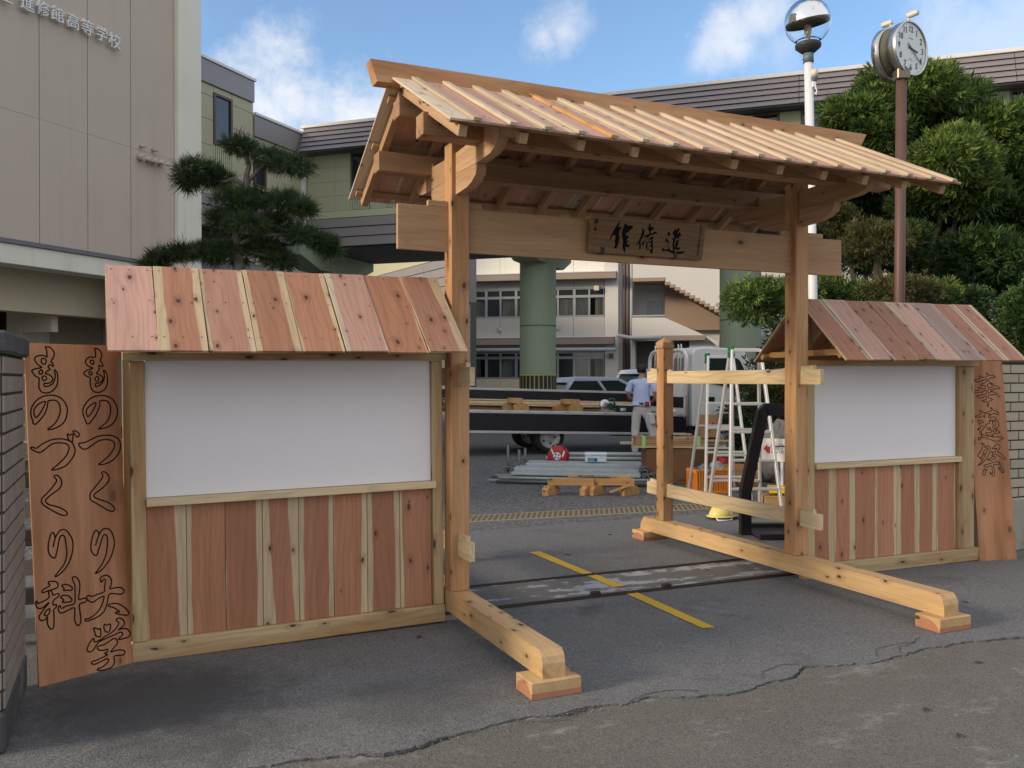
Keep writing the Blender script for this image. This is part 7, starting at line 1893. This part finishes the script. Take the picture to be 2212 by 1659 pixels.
c2 = Vector((-ci.x + 2 * (ci.x - nrm.x * 0.20 - ci.x) * 0 + (ci.x - nrm.x * 0.40), ci.y - nrm.y * 0.40, ci.z)) - Vector((-ci.x, 0, 0)) if False else ci - nrm * 0.28
clock_face(c2, yaw1 + math.pi, 'b', False)
mid = (ci + c2) / 2
mb = MB(); mb.cyl(ci - nrm * 0.12, c2 + nrm * 0.12, 0.12, n=20); mb.build('housing', M['steel_dark'], t)
mb = MB(); mb.cbox((-0.07, -0.07, Lp - 0.02), (0.07, 0.07, Lp + 0.10), 0.012); mb.build('bracket', M['steel_dark'], t)

# ---------------------------------------------------------------- trees
def quads_mesh(name, V4, tone, mat, parent, tri=False):
    """V4: (n, 4, 3) or (n, 3, 3) leaf faces as arrays"""
    n, k = V4.shape[:2]
    me = bpy.data.meshes.new(name)
    me.vertices.add(n * k); me.vertices.foreach_set('co', V4.reshape(-1).astype(np.float32))
    me.loops.add(n * k); me.loops.foreach_set('vertex_index', np.arange(n * k, dtype=np.int32))
    me.polygons.add(n); me.polygons.foreach_set('loop_start', np.arange(0, n * k, k, dtype=np.int32)); me.polygons.foreach_set('loop_total', np.full(n, k, dtype=np.int32))
    at_ = me.attributes.new('tone', 'FLOAT', 'FACE'); at_.data.foreach_set('value', tone.astype(np.float32))
    me.materials.append(mat); me.update(calc_edges=True)
    o = bpy.data.objects.new(name, me); COL.objects.link(o); o.parent = parent
    return o
def unit(a): return a / np.maximum(np.linalg.norm(a, axis=-1, keepdims=True), 1e-9)
def lumpy(d, seed, amp):
    """smooth random swelling of a unit direction field"""
    r = np.random.default_rng(seed); out = np.zeros(len(d))
    for _ in range(7):
        w = r.normal(size=3) * r.uniform(2.0, 5.5); out += np.sin(d @ w + r.uniform(0, 6.28)) * r.uniform(0.4, 1.0)
    return 1 + amp * out / 3.0
def foliage(center, rad, n_sprig, per, ln, wd, seed, spread=0.75, upb=0.35, inner=0.35, amp=0.16, flat=0.0, tone=(0.35, 0.25), tri=False, droop=0.0):
    r = np.random.default_rng(seed)
    d = unit(r.normal(size=(n_sprig, 3)))
    if flat: d[:, 2] = np.where(d[:, 2] < 0, d[:, 2] * (1 - flat), d[:, 2]); 
    sh = 1 - inner * r.random(n_sprig) ** 2.2 + np.where(r.random(n_sprig) < 0.14, r.uniform(0.03, 0.22, n_sprig), 0.0)
    P = np.array(center) + d * np.array(rad) * (sh * lumpy(unit(d), seed + 5, amp))[:, None]
    nrm = unit(d / np.array(rad))
    ax = unit(nrm * 1.0 + np.array([0, 0, upb]) + r.normal(size=(n_sprig, 3)) * 0.35)
    N = n_sprig * per
    ax = np.repeat(ax, per, 0); P = np.repeat(P, per, 0)
    rd = unit(r.normal(size=(N, 3))); side = unit(np.cross(ax, rd))
    ld = unit(ax + side * spread * r.uniform(0.3, 1.25, (N, 1)) + np.array([0, 0, -droop]))
    L = ln * np.repeat(r.uniform(0.6, 1.25, (n_sprig, 1)), per, 0) * r.uniform(0.6, 1.15, (N, 1)); W = wd * r.uniform(0.75, 1.2, (N, 1))
    wv = unit(np.cross(ld, rd))
    P = P + side * 0.01 + ax * r.uniform(-0.02, 0.03, (N, 1))
    base = P; tip = P + ld * L
    tn = np.clip(np.repeat(r.normal(tone[0], tone[1], n_sprig), per) + r.normal(0, 0.1, N), 0, 1)
    if tri:
        q = np.stack([base - wv * W / 2, base + wv * W / 2, tip], 1)
    else:
        mid = P + ld * L * 0.45
        q = np.stack([base, mid - wv * W / 2, tip, mid + wv * W / 2], 1)
    return q, tn

def ptl(u, v, dep): return np.array(at(u, v, dep))
SC = 1 / FPX
def limb(mb, pts, r0, r1, seed=0):
    pts = [Vector(p) for p in pts]; out = []; n = len(pts)
    for i in range(n - 1):
        for s in range(5):
            t_ = s / 5; p = pts[i].lerp(pts[i + 1], t_)
            p += Vector((noise.noise(p * 3 + Vector((seed, 0, 0))), noise.noise(p * 3 + Vector((0, seed, 0))), 0)) * 0.05
            out.append(p)
    out.append(pts[-1])
    m = len(out); mb.tube(out, [r0 + (r1 - r0) * i / (m - 1) for i in range(m)], 8)

def inner_core(name, center, rad, seed, mat, parent):
    """the leafy mass inside a pad: a crumpled shell of the same foliage, so it is dense"""
    q, tn = foliage(center, np.array(rad) * 0.72, 500, 8, 0.16, 0.055, seed + 77, spread=1.2, inner=0.75, tone=(0.15, 0.12))
    return q, tn

def cloud_tree(name, label, group, foot, pads, dens, leafmat, bark, leaf, sub, seed, per=9, tri=False, spread=0.8):
    """a tree trained into separate foliage pads: trunk, limbs, and one crown part per pad"""
    t = thing(name, label, 'tree', foot, group)
    fv = np.array(foot)
    for i, (c, rad, tone, mt_) in enumerate(pads):
        c = np.array(c) - fv; rad = np.array(rad)
        area = (rad[0] * rad[1] + rad[0] * rad[2] + rad[1] * rad[2]) / 3 * 12.57
        n = int(area * dens)
        Q = []; T = []
        q, tn = foliage(c, rad, n, per, leaf[0], leaf[1], seed + i * 13, tone=tone, spread=spread, amp=0.25, tri=tri); Q.append(q); T.append(tn)
        # lobes swelling out of the pad
        rr = np.random.default_rng(seed + i)
        for k in range(sub):
            dd = unit(rr.normal(size=3) + np.array([0, -0.3, 0.25])); cc = c + dd * rad * rr.uniform(0.6, 0.85); r2 = rad * rr.uniform(0.26, 0.50) * (np.array([1.1, 1.1, 0.8]))
            q, tn = foliage(cc, r2, int(n * 0.16), per, leaf[0], leaf[1], seed + i * 31 + k * 7, tone=(tone[0] + rr.uniform(-0.05, 0.14), tone[1]), spread=spread, tri=tri); Q.append(q); T.append(tn)
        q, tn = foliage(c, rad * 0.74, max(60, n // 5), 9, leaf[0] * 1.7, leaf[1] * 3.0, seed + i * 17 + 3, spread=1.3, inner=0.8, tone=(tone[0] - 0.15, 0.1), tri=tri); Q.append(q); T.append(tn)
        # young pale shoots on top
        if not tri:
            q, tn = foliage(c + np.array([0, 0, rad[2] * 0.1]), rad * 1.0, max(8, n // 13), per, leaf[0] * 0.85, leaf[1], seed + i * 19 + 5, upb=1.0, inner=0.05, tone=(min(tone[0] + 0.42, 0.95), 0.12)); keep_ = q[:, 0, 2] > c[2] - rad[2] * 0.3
            Q.append(q[keep_]); T.append(tn[keep_])
        quads_mesh('foliage_pad', np.concatenate(Q), np.concatenate(T), M[mt_], t)
    return t

D0 = 13.2
def pad(u, v, ru, rv, dep=D0, tone=(0.35, 0.2), mat='maki', dz=0.9):
    k = dep * SC
    return (tuple(ptl(u, v, dep)), (ru * k, max(ru, rv) * k * dz, rv * k), tone, mat)
def g3(x, y): return (1371.5 + x * .3968, y * .3968)
# the big cloud-pruned tree behind the clock
foot = V(6.35, 13.4, 0.02)
pads = []
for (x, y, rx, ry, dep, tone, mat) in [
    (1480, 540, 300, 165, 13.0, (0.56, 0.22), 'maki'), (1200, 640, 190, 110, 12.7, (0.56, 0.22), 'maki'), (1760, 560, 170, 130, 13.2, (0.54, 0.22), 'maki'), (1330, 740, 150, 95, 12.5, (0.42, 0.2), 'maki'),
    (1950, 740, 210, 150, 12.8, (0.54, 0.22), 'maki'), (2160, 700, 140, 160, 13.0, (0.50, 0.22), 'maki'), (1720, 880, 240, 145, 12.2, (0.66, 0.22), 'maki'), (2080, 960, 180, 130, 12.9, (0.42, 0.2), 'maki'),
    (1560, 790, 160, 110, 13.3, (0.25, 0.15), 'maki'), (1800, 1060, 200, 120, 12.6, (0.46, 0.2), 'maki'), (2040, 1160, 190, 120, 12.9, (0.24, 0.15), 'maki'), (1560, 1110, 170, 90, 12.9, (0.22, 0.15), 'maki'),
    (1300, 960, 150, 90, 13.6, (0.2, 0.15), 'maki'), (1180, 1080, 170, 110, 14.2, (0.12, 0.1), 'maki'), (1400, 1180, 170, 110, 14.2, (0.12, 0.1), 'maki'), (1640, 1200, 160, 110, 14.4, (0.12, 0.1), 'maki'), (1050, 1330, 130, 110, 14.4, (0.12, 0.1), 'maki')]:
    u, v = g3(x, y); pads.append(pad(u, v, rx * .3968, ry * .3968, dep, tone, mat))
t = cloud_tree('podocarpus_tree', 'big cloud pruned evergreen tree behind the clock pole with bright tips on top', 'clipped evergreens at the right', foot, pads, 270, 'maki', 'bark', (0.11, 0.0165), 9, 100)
mb = MB()
top = at(*g3(1560, 700), 13.2) - foot
limb(mb, [(0, 0, 0), Vector((0.1, 0, 1.5)), top * 0.62 + Vector((0.1, 0.1, 0)), top], 0.19, 0.06, 3)
mb.build('trunk', M['bark'], t)
mb = MB()
for i, (c, rad, _, _) in enumerate(pads):
    cv = Vector(c) - foot; s_ = Vector((top.x * .5 + 0.1, top.y * .5, cv.z * 0.70)); limb(mb, [s_, s_.lerp(cv, 0.5) + Vector((0, 0, -0.08)), cv], 0.06, 0.025, i)
mb.build('limbs', M['bark'], t)
# lower, browner trees and pads below it
foot = V(5.35, 12.6, 0.02); pads = []
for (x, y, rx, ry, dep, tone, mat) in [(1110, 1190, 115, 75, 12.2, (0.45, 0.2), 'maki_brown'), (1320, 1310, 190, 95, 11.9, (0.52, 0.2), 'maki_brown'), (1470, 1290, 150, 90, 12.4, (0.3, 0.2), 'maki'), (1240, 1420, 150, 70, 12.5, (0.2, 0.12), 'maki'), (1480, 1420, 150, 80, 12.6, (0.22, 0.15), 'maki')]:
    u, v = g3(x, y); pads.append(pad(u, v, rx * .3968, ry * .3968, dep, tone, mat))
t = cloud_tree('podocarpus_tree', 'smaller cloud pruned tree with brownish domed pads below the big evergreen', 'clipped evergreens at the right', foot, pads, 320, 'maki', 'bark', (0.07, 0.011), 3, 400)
mb = MB(); top = Vector(pads[1][0]) - foot
limb(mb, [(0, 0, 0), (0.05, 0.1, 1.2), top], 0.10, 0.04, 5)
for i, (c, _, _, _) in enumerate(pads): limb(mb, [Vector((0.05, 0.1, 1.3)), (Vector(c) - foot) * 0.7 + Vector((0, 0, 0.4)), Vector(c) - foot], 0.045, 0.02, i)
mb.build('trunk', M['bark'], t)
foot = V(4.1, 11.4, 0.02); pads = []
for (u, v, ru, rv, dep, tone, mat) in [(1640, 650, 75, 44, 11.0, (0.54, 0.22), 'maki'), (1700, 640, 55, 36, 11.6, (0.32, 0.2), 'maki'), (1770, 632, 70, 34, 11.2, (0.50, 0.22), 'maki')]:
    pads.append(pad(u, v, ru, rv, dep, tone, mat))
t = cloud_tree('podocarpus_tree', 'green cloud pruned pad of a low tree reaching left of the right gate post', 'clipped evergreens at the right', foot, pads, 420, 'maki', 'bark', (0.07, 0.011), 4, 700)
mb = MB(); top = Vector(pads[1][0]) - foot
limb(mb, [(0, 0, 0), (0.1, 0.0, 1.0), top * 0.8, top], 0.08, 0.04, 5)
for i, (c, _, _, _) in enumerate(pads): limb(mb, [top * 0.75, (Vector(c) - foot) * 0.9, Vector(c) - foot], 0.04, 0.02, i)
mb.build('trunk', M['bark'], t)
foot = V(6.0, 10.8, 0.02); pads = []
for (x, y, rx, ry, dep, tone, mat) in [(1440, 1590, 230, 75, 10.6, (0.5, 0.2), 'maki_brown'), (1640, 1600, 140, 70, 10.8, (0.42, 0.25), 'maki'), (1180, 1600, 160, 60, 11.0, (0.3, 0.2), 'maki'), (1800, 1640, 160, 70, 11.0, (0.25, 0.15), 'maki')]:
    u, v = g3(x, y); pads.append(pad(u, v, rx * .3968, ry * .3968, dep, tone, mat))
t = cloud_tree('podocarpus_tree', 'low wide clipped tree just above the right panel roof, browned on top with yellow shoots', 'clipped evergreens at the right', foot, pads, 360, 'maki', 'bark', (0.06, 0.011), 3, 900)
mb = MB(); top = Vector(pads[0][0]) - foot
limb(mb, [(0, 0, 0), top * 0.7, top], 0.08, 0.04, 5)
for i, (c, _, _, _) in enumerate(pads): limb(mb, [top * 0.6, (Vector(c) - foot) * 0.9, Vector(c) - foot], 0.04, 0.02, i)
mb.build('trunk', M['bark'], t)
# shaggy darker tree at the far right, behind
foot = V(8.2, 14.3, 0.02); pads = []
for (x, y, rx, ry, dep, tone, mat) in [(1900, 1400, 220, 130, 12.6, (0.25, 0.18), 'maki'), (2090, 1340, 160, 140, 13.0, (0.22, 0.18), 'maki'), (2000, 1560, 200, 90, 12.8, (0.16, 0.12), 'maki'), (1700, 1260, 160, 80, 13.6, (0.16, 0.12), 'maki'), (2150, 1150, 150, 140, 14.0, (0.2, 0.15), 'maki'), (1760, 1500, 120, 80, 13.4, (0.14, 0.1), 'maki'), (2120, 1580, 120, 130, 13.6, (0.14, 0.1), 'maki')]:
    u, v = g3(x, y); pads.append(pad(u, v, rx * .3968, ry * .3968, dep, tone, mat))
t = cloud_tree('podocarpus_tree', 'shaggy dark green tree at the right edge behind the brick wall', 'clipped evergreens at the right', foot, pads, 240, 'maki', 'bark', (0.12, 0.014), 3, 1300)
mb = MB(); top = Vector(pads[1][0]) - foot
limb(mb, [(0, 0, 0), (-0.2, 0, 1.5), top], 0.14, 0.05, 5)
for i, (c, _, _, _) in enumerate(pads): limb(mb, [Vector((-0.2, 0, 1.3)), (Vector(c) - foot) * 0.75 + Vector((0, 0, 0.5)), Vector(c) - foot], 0.05, 0.02, i)
mb.build('trunk', M['bark'], t)
# dense hedge mass that closes the view behind the trees
t = thing('hedge', 'tall dense dark hedge closing the view behind the clipped trees', 'hedge', V(9.0, 16.0, 0.0))
fv = np.array(V(9.0, 16.0, 0.0)); Q = []; T = []
for i in range(13):
    c = np.array(V(4.7 + (i % 7) * 0.95, 15.6 + 0.3 * (i % 3), 0.9 + 1.35 * (i // 7))) - fv
    if i // 7 == 1 and i % 7 < 1: continue
    q, tn = foliage(c, (0.95, 0.7, 0.95), 900, 8, 0.13, 0.03, 2000 + i, inner=0.8, tone=(0.15, 0.12), spread=1.0); Q.append(q); T.append(tn)
quads_mesh('leaves', np.concatenate(Q), np.concatenate(T), M['maki'], t)
mb = MB()
for i in range(7): limb(mb, [Vector(V(4.7 + i * 0.95, 15.9, 0.0)) - Vector(fv), Vector(V(4.75 + i * 0.95, 15.9, 1.2)) - Vector(fv), Vector(V(4.7 + i * 0.95, 15.9, 2.3)) - Vector(fv)], 0.06, 0.02, i)
mb.build('stems', M['bark'], t)

# rounded shrubs
def shrub(label, c, rad, seed, dens=420, mat='shrub', leaf=(0.035, 0.018), tone=(0.4, 0.22)):
    foot = Vector((c[0], c[1], ground_z(c[1]) if c[2] < 1.0 else 0.0))
    t = thing('shrub', label, 'shrub', foot, None)
    cc = np.array(c) - np.array(foot); rad = np.array(rad); Q = []; T = []
    area = (rad[0] * rad[1] + rad[0] * rad[2] + rad[1] * rad[2]) / 3 * 12.57; n = int(area * dens)
    q, tn = foliage(cc, rad, n, 7, leaf[0], leaf[1], seed, inner=0.3, tone=tone, amp=0.13); Q.append(q); T.append(tn)
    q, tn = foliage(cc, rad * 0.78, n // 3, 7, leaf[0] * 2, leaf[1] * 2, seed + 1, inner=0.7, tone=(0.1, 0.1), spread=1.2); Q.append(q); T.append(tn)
    quads_mesh('leaves', np.concatenate(Q), np.concatenate(T), M[mat], t)
    mb = MB(); r_ = np.random.default_rng(seed)
    for i in range(5): limb(mb, [(0, 0, 0), Vector(cc) * 0.6 + Vector(r_.normal(size=3)) * 0.1 * rad[0], Vector(cc) + Vector(unit(r_.normal(size=3)) * rad * 0.6)], 0.03, 0.008, i)
    mb.build('stems', M['bark'], t)
    return t
shrub('clipped bush with small glossy leaves at the right edge above the brick wall', ptl(2226, 700, 8.6), (0.28, 0.3, 0.42), 31, 700, tone=(0.45, 0.25))
shrub('second clipped bush behind the brick wall at the right edge, lower', ptl(2212, 800, 8.9), (0.36, 0.3, 0.30), 33, 700, tone=(0.3, 0.22))
shrub('round green shrub seen between the ladders', ptl(1606, 940, 14.2), (0.24, 0.25, 0.34), 35)
shrub('bright green low shrub beside the truck front wheel', ptl(1612, 888, 14.9), (0.20, 0.2, 0.13), 36, tone=(0.7, 0.2))
shrub('brownish clipped shrub between ladder and right gate post', ptl(1658, 868, 13.4), (0.42, 0.4, 0.30), 37, mat='maki_brown', leaf=(0.045, 0.014), tone=(0.5, 0.2))
shrub('dark shrub low behind the direction sign', ptl(1640, 985, 13.3), (0.25, 0.2, 0.22), 38, tone=(0.2, 0.2))
# garden stone behind the sign
bm = bmesh.new(); bmesh.ops.create_icosphere(bm, subdivisions=4, radius=1.0)
for v in bm.verts:
    c = v.co.copy(); k_ = 1 + 0.22 * noise.noise(c * 1.6) + 0.09 * noise.noise(c * 5) + 0.03 * noise.noise(c * 14)
    v.co = Vector((c.x * 0.27 * k_, c.y * 0.22 * k_, c.z * 0.46 * k_))
me = bpy.data.meshes.new('garden_stone'); bm.to_mesh(me); bm.free(); me.materials.append(M['stone'])
o = bpy.data.objects.new('garden_stone', me); COL.objects.link(o); p = at(1683, 945, 12.6); o.location = (p.x, p.y, 0.44)
tag(o, 'tall rough grey garden stone behind the direction sign', 'stone')
# planting bed under the trees
mb = MB(); c0 = [V(2.75, 12.9), V(9.5, 10.4), V(12, 18), V(3.3, 17)]
mb.add([(p.x, p.y, ground_z(p.y) + 0.012) for p in c0], [(0, 1, 2, 3)]); tag(mb.build('planting_bed', M['soil']), kind='structure')

# pine at the left
foot = V(-2.55, 10.6, 0.02); pads = []
DP = 10.5
for (x, y, rx, ry, dd) in [(1425, 868, 92, 75, 0.0), (1600, 940, 100, 70, 0.0), (1740, 985, 120, 72, -0.1), (1180, 1010, 120, 75, -0.1), (1290, 1060, 95, 70, 0.1), (1120, 1080, 85, 50, 0.05), (1400, 1190, 140, 85, -0.15), (1530, 1180, 90, 60, 0.1),
                           (1700, 1200, 125, 75, 0.0), (1800, 1240, 80, 50, -0.1), (1330, 1310, 110, 75, 0.0), (1480, 1330, 140, 70, -0.2), (1650, 1330, 110, 60, 0.15), (1800, 1400, 110, 60, 0.0), (1900, 1440, 90, 50, 0.0), (1960, 1480, 60, 40, 0.0),
                           (1250, 1500, 120, 75, 0.0), (1400, 1510, 130, 80, 0.1), (1560, 1470, 120, 80, 0.1), (1660, 1550, 110, 60, 0.1), (1080, 1500, 80, 55, 0.0), (960, 1530, 80, 50, 0.0), (900, 1570, 70, 40, 0.0)]:
    u, v = x * k * 1.0, y * k * 1.0
    pads.append(pad(x * 0.3637, y * 0.3637, rx * 0.3637, ry * 0.3637 * 0.70, DP + dd, (0.35, 0.25), 'pine', 0.85))
t = cloud_tree('pine_tree', 'black pine with layered tufts beside the beige building', None, foot, pads, 300, 'pine', 'bark_pale', (0.095, 0.0042), 3, 5000, per=16, tri=True, spread=0.95)
mb = MB()
tp = lambda x, y, dd=0.0: at(x * 0.3637, y * 0.3637, DP + dd) - foot
limb(mb, [(0, 0, 0), (0.05, 0, 0.9), tp(1410, 1600), tp(1420, 1450), tp(1400, 1300, 0.05), tp(1455, 1110), tp(1475, 990), tp(1440, 900)], 0.075, 0.022, 2)
mb.build('trunk', M['bark_pale'], t)
mb = MB()
for pts, r_ in (([tp(1450, 1110), tp(1390, 1060), tp(1330, 1080), tp(1200, 1040)], 0.028), ([tp(1455, 1090), tp(1540, 1000), tp(1620, 950), tp(1740, 985)], 0.028), ([tp(1400, 1300), tp(1300, 1290), tp(1240, 1300)], 0.025), ([tp(1410, 1350), tp(1520, 1290), tp(1620, 1230), tp(1750, 1210)], 0.03),
                ([tp(1420, 1450), tp(1560, 1400), tp(1750, 1390), tp(1950, 1470)], 0.032), ([tp(1415, 1530), tp(1300, 1510), tp(1100, 1500), tp(930, 1550)], 0.032), ([tp(1420, 1480), tp(1500, 1500), tp(1640, 1540)], 0.026)):
    limb(mb, pts, r_, r_ * 0.4, len(pts))
mb.build('limbs', M['bark_pale'], t)

# ---------------------------------------------------------------- small things on the ground
mb = MB()
for i in range(520):
    x = rng.uniform(-2.0, 4.5) if i % 3 else rng.gauss(-0.1, 0.25)
    y = crack_y(x) + rng.gauss(-0.02, 0.03)
    r_ = rng.uniform(0.002, 0.006); z = -0.004
    d = [Vector((rng.uniform(-1, 1), rng.uniform(-1, 1), rng.uniform(0.2, 1))).normalized() * r_ for _ in range(5)]
    mb.add([(x + q.x, y + q.y, z + q.z * 0.8) for q in d] + [(x, y, z - 0.002)], [(0, 1, 2), (2, 3, 4), (0, 2, 4), (0, 4, 5), (1, 0, 5), (2, 1, 5), (3, 2, 5), (4, 3, 5)])
tag(mb.build('grit', M['stone']), kind='stuff')
LEAF = [(2700 + 1535 / 1.62, 2000 + 1285 / 1.62, 'dark round spot of gum or leaf on the street at the lower right'), (2700 + 1745 / 1.62, 2000 + 1450 / 1.62, 'tiny dark leaf near the bottom right of the street'), (2700 + 1870 / 1.62, 2000 + 985 / 1.62, 'dark sliver of bark just below the crack at the right'),
        (2700 + 1780 / 1.62, 2000 + 605 / 1.62, 'dark leaf on the asphalt right of the far foot block'), (1600 + 1025 / 1.62, 2000 + 300 / 1.62, 'dark leaf on the asphalt left of the yellow line top'), (1600 + 1920 / 1.62, 2000 + 400 / 1.62, 'dark leaf on the gate track bed'),
        (1600 + 80 / 1.62, 2000 + 828 / 1.62, 'tiny dark leaf in front of the left panel'), (1600 + 1300 / 1.62, 2000 + 175 / 1.62, 'small dark leaf on the drive between yellow line and drain')]
for u, v, lab in LEAF:
    p = on_ground(u * 0.54861, v * 0.54861); mb = MB(); a0 = rng.uniform(0, 6); zz = 0.006 if p.y > -1.5 else 0.0
    for s_ in (-1, 1):
        pts = [(-0.028, 0, 0), (-0.012, 0.011 * s_, 0.004), (0.008, 0.012 * s_, 0.005), (0.030, 0, 0.002), (0, 0, -0.001)]
        mb.add(pts, [(0, 1, 4), (1, 2, 4), (2, 3, 4)])
    o = mb.build('fallen_leaf', M['soil'], None, Matrix.Translation((p.x, p.y, zz)) @ Matrix.Rotation(a0, 4, 'Z')); tag(o, lab, 'leaf', 'dark leaves scattered on the ground')
